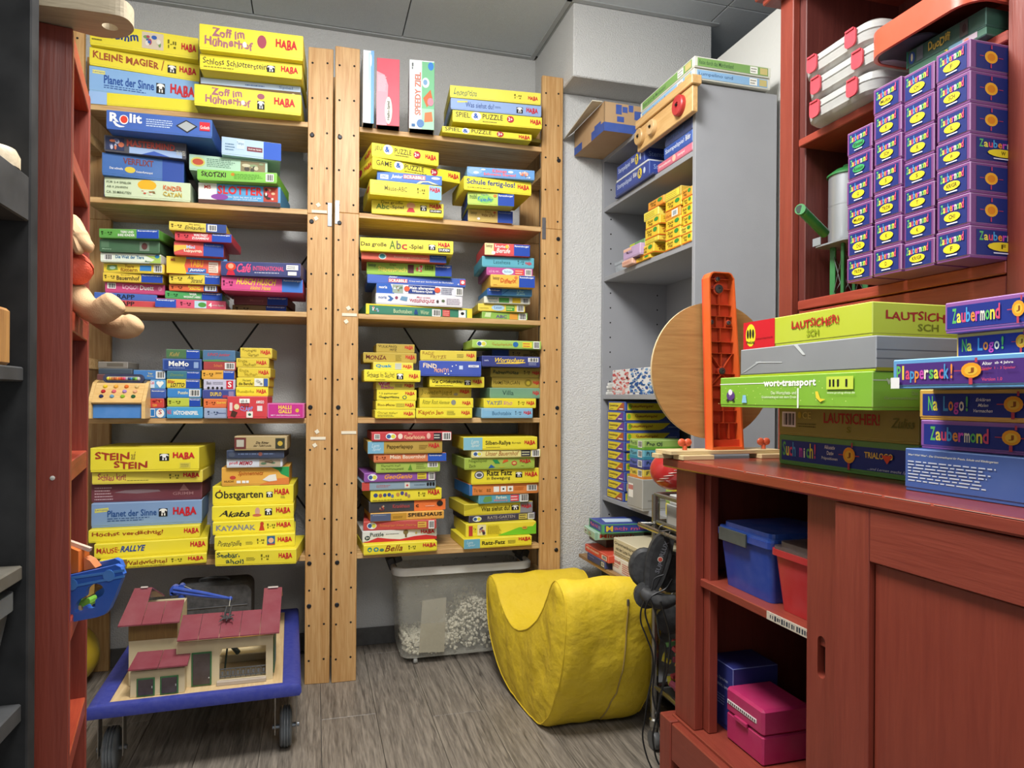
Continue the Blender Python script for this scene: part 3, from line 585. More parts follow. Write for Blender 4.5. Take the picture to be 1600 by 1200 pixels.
# left rack, lowest shelf
stack(FL, LE, SH[4], .05, wL('left', 'lowest'), [
 ('yellow box, dark wood print', 110, 960, 1030, 858, 895, YEL, [r(0, .1, .25, .95, '#8a7420'), t('Waldwichtel', .22, .28, .62, .82, '#9a5a1c', 'bw'), ic(.66, .1), sm(.26, .12, .6, .2, 1), H(.82, .97, .32, .8)]),
 ('yellow box, red and blue title', 75, 848, 950, 865, 792, YEL, [t('MÄUSE', .02, .3, .2, .75, '#b83c24', 'bw'), t('-', .2, .5, .215, .55, '#b83c24', 'B'), t('RALLYE', .22, .36, .44, .78, '#234494', 'Bi'), H(.84, .98, .35, .8)]),
 ('yellow box, brown typewriter title', 35, 750, 840, 812, 712, YEL, [t('Höchst verdächtig!', .03, .34, .66, .84, '#a0461c', 'bw'), H(.85, .99, .34, .82)]),
 ('large grey blue box', 55, 565, 735, 825, 522, '#7c9cc8', [poly([(.03, .62), (.15, .66), (.15, .82), (.03, .78)], '#d8d468'), t('Lernspiel', .035, .67, .14, .77, '#4c5c8c', ''), t('Planet der Sinne', .14, .42, .58, .7, '#28508c'), sm(.14, .22, .56, .4, 2, '#38588c'), wd(.6, .08, .36, .7), H(.73, .95, .34, .74)]),
 ('maroon box with white triangle', 55, 420, 550, 825, 400, '#6c1f2c', [poly([(.2, .5), (.3, .62), (.45, .65), (.6, .6), (.62, .5), (.4, .42)], '#8c7478'), sm(.03, .08, .2, .85, 5, '#c09ca0'), poly([(.79, .52), (.83, .9), (.88, .52)], '#a87878'), t('GRIMM', .73, .28, .92, .45, '#a87878', '')]),
 ('yellow box, pinkish script', 60, 330, 418, 830, 300, '#ecd840', [t('Schlau kiri!', .05, .25, .3, .88, '#b04c50', 'bw'), ic(.69, .09), sm(.31, .22, .54, .32, 1), H(.82, .97, .38, .82)]),
 ('large yellow box, huge red title', 48, 148, 318, 805, 122, YEL, [t('STEIN', .04, .46, .355, .84, '#a83c24', 'Bw'), t('auf', .37, .5, .41, .84, '#7c6030', ''), t('STEIN', .21, .1, .52, .46, '#a83c24', 'Bw'), wd(.63, .09, .44, .74), r(.82, .14, .92, .36, '#d8c84c'), sm(.83, .18, .91, .32, 2), H(.755, .96, .5, .8)]),
], G1, D=.28, tol=.09)
stack(FL, LE, SH[4], .05, wL('right', 'lowest'), [
 ('yellow box, green blue title', 915, 895, 1000, 1480, 878, YEL, [t('Seebär,', .02, .52, .3, .92, '#2c4c44', 'bw'), t('ahoi!', .13, .12, .35, .48, '#2c4c44', 'bw'), sm(.38, .3, .5, .55, 3), ic(.56, .1), H(.78, .95, .36, .78)]),
 ('yellow box with blue badge', 910, 795, 890, 1472, 768, YEL, [t('Piratenpille', .04, .2, .33, .72, '#4c4430', 'iw'), sm(.38, .3, .48, .55, 3), ic(.52, .09), r(.645, .2, .745, .88, '#2c6494'), e(.66, .35, .73, .75, '#e8b890'), r(.65, .2, .745, .3, '#a84444'), H(.78, .96, .36, .78)]),
 ('yellow box with grey rune title', 898, 695, 785, 1465, 668, YEL, [t('KAYANAK', .04, .25, .52, .78, '#8c8c8c', 'Bw'), poly([(.56, .2), (.63, .2), (.61, .7), (.58, .7)], '#c44028'), e(.575, .55, .62, .9, '#c44028'), ic(.66, .1), H(.78, .96, .36, .8)]),
 ('yellow box, black brush title', 893, 585, 685, 1462, 565, YEL, [t('Akaba', .08, .2, .46, .72, '#2c2824', 'biw'), e(.52, .3, .58, .85, '#d8a490'), e(.49, .2, .6, .4, '#c86c50'), wd(.64, .09, .28, .75), H(.78, .96, .36, .82)]),
 ('tall yellow box, curly dark title', 897, 440, 572, 1460, 430, YEL, [t('Obstgarten', .03, .22, .62, .74, '#3a3424', 'b'), e(.08, .72, .1, .82, '#b83c2c'), wd(.66, .08, .35, .65), sm(.84, .28, .9, .42, 2), H(.76, .95, .46, .82)]),
 ('orange box with green corner', 960, 305, 435, 1430, 285, '#ecac34', [poly([(.72, 1), (1, 1), (1, .4), (.88, .6), (.84, .8)], '#2c9c54'), poly([(.55, .02), (1, .02), (1, .4), (.8, .35)], '#e48440'), t('Spinnennetz', .24, .5, .62, .78, '#b45c1c', 'bi'), e(.12, .35, .21, .55, '#c44434'), r(.22, .14, .28, .28, WHT), r(.3, .14, .35, .28, WHT), r(.36, .14, .4, .28, WHT), poly([(.6, .3), (.7, .2), (.82, .25), (.8, .6), (.7, .55)], '#ece8dc'), t('HUCH!', .04, .2, .18, .3, '#5c3c14', 'b')], {'D': .2}),
 ('thin white box, red title', 995, 222, 285, 1385, 215, '#d8dce4', [t('profi', .05, .28, .2, .7, '#c43444', 'b'), t('MEMO', .22, .28, .46, .72, '#a82c3c', 'Bi'), r(.58, .12, .96, .85, '#b8a890'), pic(.6, .15, .94, .82, None, ['#5c4c3c', '#8c7c5c', '#5c7c5c'])], {'D': .18}),
 ('thin navy box', 995, 155, 215, 1395, 155, '#1c2c4c', [sm(.2, .4, .95, .75, 1, '#6c7c9c'), e(.03, .2, .15, .8, '#4c5464'), e(.55, .3, .62, .8, '#8c5448')], {'D': .18}),
 ('beige box with dark square', 1050, 50, 150, 1415, 38, '#b8a06c', [r(0, .1, .22, .9, '#6c3430'), r(.04, .25, .18, .75, '#b8b4a4'), t('Die Ritter', .4, .45, .66, .62, '#3c3020', 'bi'), t('der Tafelrunde', .36, .25, .7, .4, '#3c3020', 'i'), r(.78, .12, .96, .85, '#3c3c2c'), e(.82, .3, .92, .65, '#c8a83c')], {'D': .14}),
], G1, D=.26, tol=.09)
# right rack, top shelf
GS = 'boxes standing upright on the pillar rack'
for look, x0, x1, yt, yb, dd, col, fp, tp in (
 ('white and light blue box standing upright beside the wooden post', 82, 168, 35, 588, .24, '#dce6f2', [r(.72, 0, 1, 1, '#7cb0e8'), r(.5, .45, .72, .97, '#bcd4f0'), r(.2, .1, .62, .6, '#c8dcf4'), t('4', .72, .85, .8, .9, '#7c5c6c', ''), e(.62, .78, .8, .95, '#e8ecf4'), sm(.25, .15, .6, .55, 14, '#e8f0f8')], '#5c6470'),
 ('tall red box with pink cone standing on top shelf', 185, 362, 95, 605, .2, '#d83c54', [poly([(0, 0), (.45, 0), (.48, .4), (.5, .6), (.35, .75), (.0, .8)], '#eca4b0'), sm(.05, .5, .45, .75, 12, '#f4c8d0'), e(.36, .02, .68, .43, '#f0ecd8'), ('v', 'Hallo-Spiel', .46, .08, .6, .36, '#3c3434')], '#5c6068'),
 ('white and green box standing upright with orange letters', 432, 625, 108, 632, .22, '#e4ecec', [r(.5, .28, 1, .98, '#7cc090'), r(.5, .0, 1, .3, '#a4d4b4'), e(.74, .86, .97, .98, '#3c84d0'), ('v', 'SPEEDY ZIEL', .22, .2, .46, .82, '#d86440'), poly([(.7, .32), (.95, .42), (.85, .58), (.55, .45)], '#cc6c3c'), poly([(.6, .1), (.95, .12), (.9, .26), (.62, .24)], '#cc7c4c'), e(.5, .6, .8, .75, '#dce8f0'), e(.55, .64, .72, .72, '#7ca4c8'), e(.3, .02, .6, .14, '#5c84b8'), e(.72, .34, .98, .46, '#c88c9c'), r(.1, .03, .24, .07, '#3c6ca0'), r(.1, .9, .16, .95, '#6c6c6c'), r(.1, .86, .14, .89, '#6c6c6c')], '#4a4e54')):
    P0, yaw, W, h = fit(FR, SH[0], RA, x0, yt, yb, x1, yt + (x1 - x0) * .09, .0, True, .05, 8)
    if x0 < 90: yaw = 0.
    root = gbox(look, P0, yaw, W, dd, h, col, [i for i in fp if i[0] != 'v'], tray=col, right=[r(0, 0, 1, 1, '#8a8f96')] if x0 > 300 else (), group=GS, lip=.0)
    for it in fp:
        if it[0] == 'v':
            V2, F2 = textgeo(it[1], 'b'); m = MB(); u0, v0, u1, v1 = it[2:6]
            m.raw([((u1 - (u1 - u0) * y) * W, -.0022, (v0 + (v1 - v0) * x) * h) for x, y in V2], F2); m.build('title_lettering', M(it[6], .45, 0.), root, smooth=False)
    m = MB(); m.box(.003, .004, h, W - .004, dd * .9, h + .0012, 0); m.build('top_flap', M(tp, .6), root, smooth=False)
stack(FR, RA, SH[0], .03, 'pillar-end stack, top shelf, rack beside pillar', [
 ('yellow box with red 3 badge', 683, 612, 660, 1362, 680, YEL, [t('SPIEL', .03, .3, .2, .9, '#2c2c2c', ''), e(.215, .1, .3, 1., WHT), t('&', .225, .25, .285, .85, '#2458b0', 'B'), t('PUZZLE', .32, .3, .54, .9, '#2c2c2c', ''), e(.6, .1, .68, .98, '#b8303c'), t('3+', .615, .3, .665, .8, WHT, 'b'), H(.85, .98, .1, .75)]),
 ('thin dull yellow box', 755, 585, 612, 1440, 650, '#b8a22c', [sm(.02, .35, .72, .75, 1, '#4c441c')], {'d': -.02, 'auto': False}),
 ('yellow box with red 2 badge', 762, 490, 580, 1440, 550, YEL, [t('SPIEL', .035, .42, .19, .86, '#2c2c2c', ''), e(.205, .25, .315, .98, WHT), t('&', .23, .42, .285, .86, '#2458b0', 'B'), t('PUZZLE', .33, .42, .555, .86, '#2c2c2c', ''), sm(.33, .12, .49, .3, 1), e(.6, .3, .68, .88, '#b8303c'), t('2+', .615, .45, .665, .75, WHT, 'b'), H(.865, .99, .3, .76)]),
 ('grey blue box with white emblem', 748, 398, 485, 1435, 462, '#8ca8d8', [poly([(.07, .62), (.18, .7), (.18, .84), (.07, .76)], '#e0d468'), t('Was siehst du?', .16, .28, .47, .74, '#344c8c', ''), sm(.48, .4, .55, .6, 2, '#4c649c'), wd(.72, .07, .15, .68), H(.83, .96, .2, .72)]),
 ('yellow box with looping script', 742, 302, 395, 1432, 365, '#ecdc3c', [t('Leonardos', .04, .15, .29, .82, '#5c7c5c', 'iw'), ic(.7, .08), H(.855, .965, .28, .66)]),
], G1, D=.27)
# right rack, second shelf
stack(FR, RB, SH[1], .02, wR('left', 'second'), [
 ('yellow box with red girl', 148, 540, 645, 695, 575, YEL, [t('Das große', .13, .72, .43, .96, '#4c4414', ''), t('Abc', .06, .36, .24, .74, '#5c7c2c', 'b'), t('-Spiel', .25, .38, .44, .66, '#5c541c', 'b'), e(.48, .5, .6, .95, '#e4ac80'), poly([(.48, .24), (.6, .24), (.57, .55), (.51, .55)], '#cc3440'), wd(.67, .09, .38, .78), H(.8, .97, .58, .95), r(.8, .3, .97, .52, BLK), t('DUDEN', .815, .35, .955, .47, WHT, 'b')]),
 ('large yellow box, light blue corner', 135, 385, 500, 680, 440, YEL, [r(.82, .02, .995, .95, '#90c0e0'), t('Lernspiel', .04, .64, .26, .86, '#b4b060', 'i'), t('Mäuse-ABC', .2, .36, .51, .68, '#6c6430', ''), ic(.65, .11), H(.83, .98, .5, .85)], {'l': [H(.55, .95, .4, .75)]}),
 ('blue box with red white title', 190, 310, 385, 682, 365, '#2468c4', [r(.05, .25, .17, .7, WHT), t('SPIEL', .06, .35, .16, .6, '#2468c4', 'b'), t('Junior', .21, .3, .39, .78, WHT, 'bi'), r(.4, .42, .74, .86, '#e8787c'), t('SCRABBLE', .41, .48, .73, .8, WHT, 'B'), poly([(.6, .02), (.66, .3), (.8, .35), (.95, .05), (.86, .05), (.78, .25), (.7, .2), (.66, .02)], '#d8d8b0'), e(.83, .55, .97, .85, '#c8d8f0')], {'d': .0}),
 ('long yellow box, red 3 badge', 155, 198, 290, 820, 335, YEL, [t('GAME', .04, .38, .21, .82, '#3c3c30', ''), e(.235, .25, .34, 1., WHT), t('&', .255, .42, .31, .86, '#2458b0', 'B'), t('PUZZLE', .35, .42, .57, .84, '#3c3c30', ''), sm(.35, .18, .63, .34, 1), e(.645, .28, .73, .9, '#b8303c'), t('3+', .66, .42, .71, .75, WHT, 'b'), H(.855, .98, .3, .76)], {'l': [H(.6, .96, .3, .75), e(.2, .2, .5, .85, '#b8303c')]}),
 ('yellow box, red 2 badge', 150, 82, 190, 658, 185, YEL, [t('JEU', .04, .44, .15, .8, '#3c3c30', ''), e(.165, .3, .305, 1., WHT), t('&', .19, .45, .26, .85, '#2458b0', 'B'), t('PUZZLE', .33, .46, .58, .82, '#3c3c30', ''), sm(.33, .26, .58, .42, 1), e(.61, .3, .72, .85, '#b8303c'), t('2+', .625, .44, .695, .72, WHT, 'b'), H(.79, .96, .34, .74)], {'l': [H(.5, .95, .3, .75)]}),
], G1, D=.26, maxyaw=14)
stack(FR, RB, SH[1], .0, wR('right', 'second'), [
 ('beige and blue box', 878, 610, 705, 1218, 632, '#d8b858', [r(.66, .02, 1, .98, '#2848a0'), t('Ravensburger', .69, .76, .97, .88, '#a8b8d8', ''), t('Das', .38, .78, .5, .92, '#8c641c', ''), t('tolle Uhr?', .3, .42, .6, .74, '#8c641c', 'bw'), t('Ravensburger', .06, .5, .2, .85, '#7c6c3c', ''), e(.2, .15, .27, .35, WHT), e(.56, .72, .62, .9, '#c8643c')], {'l': [r(0, 0, 1, 1, '#2848a0')]}),
 ('lime and blue box', 875, 478, 575, 1228, 500, '#b8d44c', [R(.65), e(.2, .15, .56, .8, '#8cc85c'), t('Tag für', .28, .74, .45, .88, '#2c6c94', ''), t('Kalender', .22, .25, .54, .68, '#2474a8', 'bw'), t('mobil', .04, .45, .2, .85, '#4c6c2c', 'b'), e(.55, .66, .63, .9, '#d8843c')], {'l': [r(0, 0, 1, 1, '#2848a0')]}),
 ('large yellow box, blue title', 848, 360, 465, 1360, 410, YEL, [t('Schule fertig-los!', .04, .34, .75, .84, '#234484', 'b'), sm(.05, .16, .45, .26, 1), H(.79, .965, .34, .74)], {'d': .04}),
 ('light blue box with pig', 872, 280, 355, 1385, 265, '#5c98d4', [e(.0, .2, .22, .95, '#8cb0dc'), e(.09, .3, .17, .55, '#dce8f4'), e(.2, .68, .27, .85, '#dce8f4'), e(.6, .55, .68, .8, '#dce8f4'), t('Können', .37, .52, .58, .88, '#e46c7c', 'B'), t('Schweine fliegen?', .24, .12, .72, .48, '#e87888', 'B'), pic(.74, .15, .92, .95, None, ['#e8b0a0', '#f0e4d4', '#dc7c64']), t('18', .88, .1, .93, .28, WHT, '')], {'d': .02}),
], G1, D=.24, maxyaw=6)
# right rack, third shelf
stack(FR, RC, SH[2], .02, wR('left', 'third'), [
 ('long green box, yellow ends', 105, 615, 695, 910, 645, '#1f7c5c', [r(0, .0, .03, 1, '#ecd83c'), r(.95, 0, 1, 1, '#ecd83c'), r(0, .86, 1, 1, '#e4d43c'), pic(.05, .2, .12, .8, None, ['#e8e4dc', '#c86454', '#90b4c8']), t('Buchstaben', .25, .2, .42, .6, '#c8d8a8', ''), t('&', .44, .15, .48, .65, '#2c4c8c', 'b'), t('Wörter', .5, .2, .58, .6, '#c8d8a8', ''), bc(.61, .69, .05, .75), r(.71, .1, .78, .75, '#c43c3c'), sm(.715, .15, .775, .7, 3, '#ecb4a4'), r(.865, .05, .935, .8, WHT), e(.885, .3, .92, .6, BLK)]),
 ('white box, red handwriting', 180, 530, 615, 838, 550, '#e4e0e4', [t('noris', .03, .5, .12, .75, '#2c5494', 'b'), poly([(.13, .35), (.17, .3), (.2, .55), (.16, .8), (.13, .8), (.16, .55)], '#3c6cac'), e(.215, .5, .25, .78, '#8c3c5c'), poly([(.27, .45), (.35, .35), (.36, .75), (.29, .8)], '#6c94b4'), t('Mein erstes', .46, .68, .62, .86, '#c45c70', 'i'), t('WISSENSQUIZ', .38, .2, .67, .62, '#b83c4c', 'bw'), e(.69, .3, .72, .6, '#4c3c3c'), e(.75, .4, .79, .65, '#5c6c4c'), sm(.81, .2, .98, .8, 4, '#9c8c9c')]),
 ('white and blue box, red hearts', 185, 455, 530, 842, 480, '#e0e0e8', [poly([(0, 0), (.2, 0), (.16, 1), (0, 1)], '#3464bc'), t('noris', .03, .5, .12, .78, WHT, 'b'), pic(.18, .1, .3, .95, '#9cac9c', ['#e8e8e8', '#5c7c5c', '#8c7c5c']), r(.36, .12, .67, .95, '#243c84'), t('Mein allererstes', .375, .55, .66, .85, WHT, 'b'), t('Wissens-Quiz', .4, .2, .64, .5, WHT, 'b'), e(.31, .3, .375, .85, '#e45c3c'), e(.66, .3, .73, .85, '#e45c3c'), sm(.74, .15, .89, .9, 4, '#6c6c84'), bc(.91, .99, .1, .9)]),
 ('long blue box, red white title', 115, 388, 455, 862, 415, '#2c5cc0', [t('Junior', .21, .68, .3, .92, WHT, 'bi'), r(.21, .2, .4, .62, '#dc5c64'), t('SCRABBLE', .215, .24, .395, .58, WHT, 'B'), t('Kreuz und quer durchs Land der Buchstaben', .42, .28, .87, .52, WHT, ''), r(.94, .25, .995, .85, '#dc4c4c'), e(.95, .35, .985, .75, WHT), t('4', .91, .2, .93, .4, WHT, '')]),
 ('lime box with cartoon girl', 110, 285, 378, 755, 308, '#9ccc34', [R(.805), t('Ravensburger', .02, .55, .11, .9, '#4c6c44', 'b'), t('Das', .27, .75, .34, .92, '#5c5c1c', ''), t('Silbenbuch', .13, .22, .47, .7, '#ece05c', 'bw'), r(.48, .2, .55, .9, '#5c2c34'), pic(.57, .05, .67, .98, None, ['#e8e0d8', '#d84c4c', '#ecc8a4']), r(.68, .5, .78, .9, '#6c8c1c'), t('1 2 3 4', .685, .55, .775, .85, BLK, 'b')]),
 ('orange red box, blue end', 70, 210, 265, 715, 242, '#dc5434', [r(.8, 0, 1, 1, '#2c4c9c'), e(.2, .1, .29, .95, '#d8e4dc'), e(.21, .2, .275, .85, '#3c8c94'), t('Ravensburger Leselernstern', .38, .3, .78, .68, '#ecb8a0', ''), t('Ravensburger', .82, .6, .98, .85, '#8ca4d0', '')], {'d': .0}),
 ('long yellow box, large letters', 60, 98, 200, 768, 128, YEL, [t('Das große', -.01 + .02, .28, .28, .68, '#4c4414', 'b'), t('A', .31, .2, .375, .86, '#5c7c2c', 'b'), t('b', .385, .2, .435, .86, '#5c5c4c', 'b'), t('c', .44, .2, .5, .62, '#b83c34', 'b'), t('-Spiel', .52, .2, .67, .62, '#5c541c', 'b'), wd(.73, .075, .26, .66), H(.835, .965, .5, .86), r(.835, .14, .965, .42, BLK), t('DUDEN', .845, .19, .955, .37, WHT, 'b')], {'d': .02}),
], G1, D=.25, tol=.04, maxyaw=6)
stack(FR, RC, SH[2], .0, wR('right', 'third'), [
 ('green box, purple letters', 985, 668, 728, 1330, 675, '#8cbc44', [t('ABC', .3, .2, .54, .6, '#5c3c8c', 'b'), r(.6, .1, .78, .85, '#dc9c3c'), bc(.8, .97, .05, .9), poly([(.05, .3), (.18, .25), (.2, .9), (.08, .85)], '#cce0a4')]),
 ('yellow box with blue oval', 955, 602, 660, 1312, 608, '#f0d43c', [sm(.03, .3, .25, .5, 1, '#8c7c1c'), e(.28, .1, .56, .9, '#b4d4e8'), t('Lesen', .34, .35, .5, .68, '#3c6ca4', ''), r(.59, .12, .77, .85, '#4ca43c'), sm(.6, .2, .76, .8, 2, '#ece08c'), bc(.82, .97, .05, .92)]),
 ('cream box, green block', 1000, 545, 598, 1350, 548, '#ece8d0', [t('spielend', .07, .5, .28, .85, '#5c8c9c', ''), t('lernen', .1, .12, .28, .42, '#5c8c9c', ''), r(.32, .15, .54, .85, '#5ca44c'), r(.61, .15, .79, .88, '#ecc42c'), bc(.83, .96, .1, .9)]),
 ('blue box, teal title', 1025, 482, 535, 1365, 490, '#2c84c0', [r(0, 0, .32, 1, '#2c54a4'), t('Ravensburger', .04, .6, .28, .82, WHT, 'b'), poly([(.28, 0), (.3, 0), (.5, .9), (.46, .9)], '#1c64a4'), t('Uhr', .66, .5, .82, .85, '#9cd4d8', 'b'), t('Zeit', .64, .15, .84, .48, '#9cd4d8', 'b')]),
 ('yellow and blue box, orange title', 1050, 375, 470, 1385, 385, '#f0b834', [R(.64), t('Ravensburger', .05, .5, .2, .85, '#6c5c2c', 'b'), t('Differix', .22, .28, .58, .74, '#c8541c', 'bw'), e(.53, .66, .61, .92, '#d87c3c'), sm(.06, .12, .16, .22, 1, '#a86c1c')], {'d': .03}),
 ('magenta box, pale oval', 1020, 308, 370, 1370, 322, '#b83c8c', [t('LÜ K-W..', .05, .35, .28, .65, '#ecc8dc', ''), e(.33, .12, .58, .9, '#c4dcec'), t('Rechnen', .38, .38, .53, .66, '#4c7cac', ''), r(.61, .15, .8, .85, '#d8443c'), sm(.62, .2, .79, .8, 2, '#f0c8b4'), bc(.83, .97, .1, .9)]),
 ('teal box, dark title', 985, 220, 302, 1380, 240, '#4ca8bc', [t('Lesehexe', .22, .3, .54, .66, '#2c646c', ''), ic(.68, .12, '#2c646c'), H(.83, .95, .3, .62)]),
 ('red and blue box, playing cards', 1005, 115, 208, 1348, 130, '#dc3c3c', [R(.645), r(.0, .02, .2, .98, '#ecd89c'), t('Ravensburger', .03, .55, .17, .9, '#5c4c2c', 'b'), t('Leute &', .23, .62, .55, .92, '#ece4dc', 'bw'), t('Berufe', .25, .2, .56, .6, '#ece4dc', 'bi'), poly([(.14, .12), (.22, .06), (.24, .3), (.17, .36)], WHT), e(.45, .6, .53, .9, '#ecc44c')], {'d': .02}),
], G1, D=.24, tol=.04, maxyaw=5)
# right rack, fourth shelf
DY = '#e4cc20'
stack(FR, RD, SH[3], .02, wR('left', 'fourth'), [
 ('yellow box, thin brown script', 175, 655, 720, 480, 655, YEL, [t('Ohren zielen', .06, .5, .55, .82, '#8c7c1c', 'w'), sm(.06, .2, .5, .45, 2), H(.71, .95, .3, .8)]),
 ('yellow box, small brown title', 182, 582, 650, 482, 585, YEL, [t('Bino-Meter', .04, .4, .48, .72, '#8c6c1c', 'bw'), sm(.5, .3, .72, .75, 3), H(.73, .96, .3, .78)]),
 ('yellow box, two line black title', 188, 492, 578, 490, 495, YEL, [t('1,2 passender', .06, .55, .54, .78, '#3c3c24', 'w'), t('Gegensätze', .05, .2, .56, .48, '#3c3c24', 'bw'), e(.64, .15, .75, .5, '#3c6c5c'), e(.66, .22, .73, .43, YEL), H(.71, .95, .5, .85)]),
 ('yellow box, pink white title', 185, 430, 490, 475, 430, '#ecd83c', [e(.04, .5, .35, .98, '#e8c4cc'), t('Wuff', .06, .5, .35, .95, '#c83c5c', 'B'), t('Bello', .12, .1, .45, .5, '#d0648c', 'B'), sm(.48, .3, .68, .7, 3), H(.73, .97, .28, .8)]),
 ('wide yellow box, arched title', 92, 330, 420, 520, 340, YEL, [t('Schatz in Sicht!', .05, .3, .53, .82, '#4c4420', 'w'), wd(.57, .12, .2, .7), H(.79, .96, .28, .7), sm(.2, .12, .4, .2, 1)], {'d': .05}),
 ('small yellow box, blue title', 162, 265, 325, 465, 268, '#e8d440', [t('Quak', .06, .25, .46, .75, '#2c8cb4', 'B'), r(.54, .1, .7, .9, '#b8bcb4'), H(.74, .97, .2, .75)]),
 ('dull yellow box, wavy title', 85, 182, 260, 490, 185, '#b89c24', [t('MONZA', .05, .25, .43, .78, '#6c2c24', 'bw'), sm(.6, .2, .72, .8, 4, '#7c6c1c'), H(.79, .97, .35, .82)], {'d': -.03}),  # brownish yellow stands for shade on this set-back box
 ('dull yellow box, two word title', 185, 108, 178, 475, 110, '#b89c28', [t('VULKANO', .05, .55, .53, .88, '#3c2c1c', 'w'), t('HITZ', .35, .2, .53, .52, '#3c2c1c', 'w'), H(.74, .96, .4, .88)], {'d': -.05}),  # yellow darkened for the shade under the shelf above
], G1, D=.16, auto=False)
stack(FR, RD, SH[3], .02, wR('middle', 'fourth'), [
 ('yellow box, bold brown title', 485, 642, 720, 912, 638, YEL, [t("Käpt'n Jan", .04, .25, .48, .82, '#b4581c', 'bw'), sm(.54, .3, .7, .75, 4), H(.8, .96, .32, .76)]),
 ('yellow box, knight emblem', 512, 552, 630, 920, 552, YEL, [t('Ritter Rost', .05, .38, .34, .82, '#8c8420', 'i'), t('Abenteuer', .35, .4, .56, .75, '#8c8420', 'i'), e(.58, .3, .67, .82, '#8c8c84'), H(.79, .95, .3, .72)]),
 ('dull yellow box, treasure title', 505, 465, 545, 905, 465, '#c8ac20', [t('Juwelenjagd', .04, .2, .62, .82, '#8c7c1c', 'w'), e(.66, .2, .74, .5, '#8c8474'), H(.78, .96, .4, .85)], {'d': -.02}),  # darker yellow puts the shade of this box into its colour
 ('yellow box, bold black title', 588, 372, 455, 1003, 375, YEL, [t('Die Codeknacker', .05, .34, .6, .74, '#242018', 'bw'), wd(.63, .12, .22, .68), H(.785, .96, .34, .76), sm(.1, .12, .45, .22, 1)], {'d': .03}),
 ('royal blue box, white letters', 510, 218, 335, 970, 260, '#2044ac', [t('FIND', .06, .5, .28, .86, '#e8d4b4', 'Bw'), t('MONTY!', .24, .22, .47, .54, '#e0a48c', 'Bw'), e(.52, .62, .54, .7, WHT), e(.58, .7, .6, .76, WHT), e(.5, .3, .52, .38, WHT), e(.4, .12, .43, .2, WHT), e(.46, .1, .48, .17, WHT), r(.64, .45, .7, .7, '#c8d4ec'), r(.79, .6, .96, .75, WHT), t('SCHMIDT', .81, .63, .94, .72, '#2044ac', 'b')], {'d': .04, 'yaw': -7}),
 ('yellow box, faint red title', 518, 135, 215, 935, 168, '#dcc428', [t('RADE', .04, .55, .24, .9, '#9c6c2c', 'w'), t('FRITZE', .18, .2, .46, .56, '#9c6c2c', 'w'), sm(.65, .3, .78, .7, 3), H(.82, .97, .34, .76)], {'d': .03, 'yaw': -7}),
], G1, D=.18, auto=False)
stack(FR, RD, SH[3], .02, wR('right', 'fourth'), [
 ('light blue box', 980, 638, 715, 1370, 638, '#84bcdc', [t('Buchstabix', .21, .3, .58, .68, '#38688c', ''), t('Lernspiel', .06, .7, .24, .9, '#b4d4e4', 'i'), ic(.65, .12, '#4c6c84'), H(.82, .97, .34, .74)]),
 ('yellow box, white letters', 998, 555, 630, 1395, 552, YEL, [t('YATZI', .05, .3, .34, .78, '#8c8c84', 'Bw'), t('zoo', .37, .3, .54, .72, '#d08c94', 'w'), ic(.65, .12), H(.81, .97, .3, .75)]),
 ('teal green box, dark title', 1045, 465, 545, 1430, 465, '#6c9c7c', [t('Villa', .24, .3, .46, .75, '#2c4c44', ''), H(.84, .97, .3, .75)], {'d': -.01}),
 ('dull yellow box, spiral print', 1060, 380, 460, 1420, 378, '#b4981c', [t('HAMSTERCLAN', .03, .3, .58, .72, '#5c4c14', 'w'), e(.68, .15, .84, .85, '#8c7824'), e(.72, .3, .8, .7, '#c4ac34'), H(.86, 1., .34, .74)], {'d': -.03}),  # shaded copy of the box yellow, set back in the stack
 ('dull yellow box, dark green title', 1050, 300, 375, 1420, 298, '#b49c24', [t('Rabenmütze', .05, .3, .57, .76, '#3c4c2c', 'bw'), ic(.68, .12, '#4c441c'), H(.85, 1., .3, .7)], {'d': -.03}),  # yellow painted darker, as the box sits back in shade
 ('indigo box, yellow script title', 985, 188, 270, 1425, 188, '#1f2c7c', [t('noris', .04, .5, .11, .66, '#c8ccdc', 'b'), t('Wortschatz', .22, .42, .73, .84, '#ecc84c', 'bi'), poly([(.24, .28), (.6, .3), (.74, .4), (.74, .48), (.5, .42), (.25, .36)], '#ecc84c'), bc(.79, .97, .5, .9), sm(.8, .18, .96, .45, 3, '#a8b0d0')], {'d': .03}),
 ('dark blue box, brown end', 1062, 122, 180, 1425, 125, '#1f2c54', [r(.35, 0, 1, 1, '#8c7434'), t('SPIEL', .78, .55, .95, .9, '#2c2414', 'b'), t('GESCHICHTE', .64, .15, .97, .5, '#2c2414', 'b'), ic(.42, .16, '#2c2414'), r(.0, .1, .33, .9, '#243c74')], {'d': -.04}),
 ('light green box overhanging', 912, 45, 108, 1435, 45, '#a4cc54', [e(.06, .15, .2, .9, '#e8ecdc'), e(.07, .25, .13, .75, '#3c5c94'), e(.13, .25, .19, .75, '#dcd44c'), t('Gedankenblitz', .28, .3, .57, .7, '#b88c3c', 'w'), e(.58, .2, .66, .85, '#2c6cac'), r(.72, .15, .86, .85, '#ecd83c'), sm(.73, .2, .85, .8, 2, '#c83c3c'), bc(.88, .97, .05, .95)], {'d': .02}),
], G1, D=.18, auto=False)
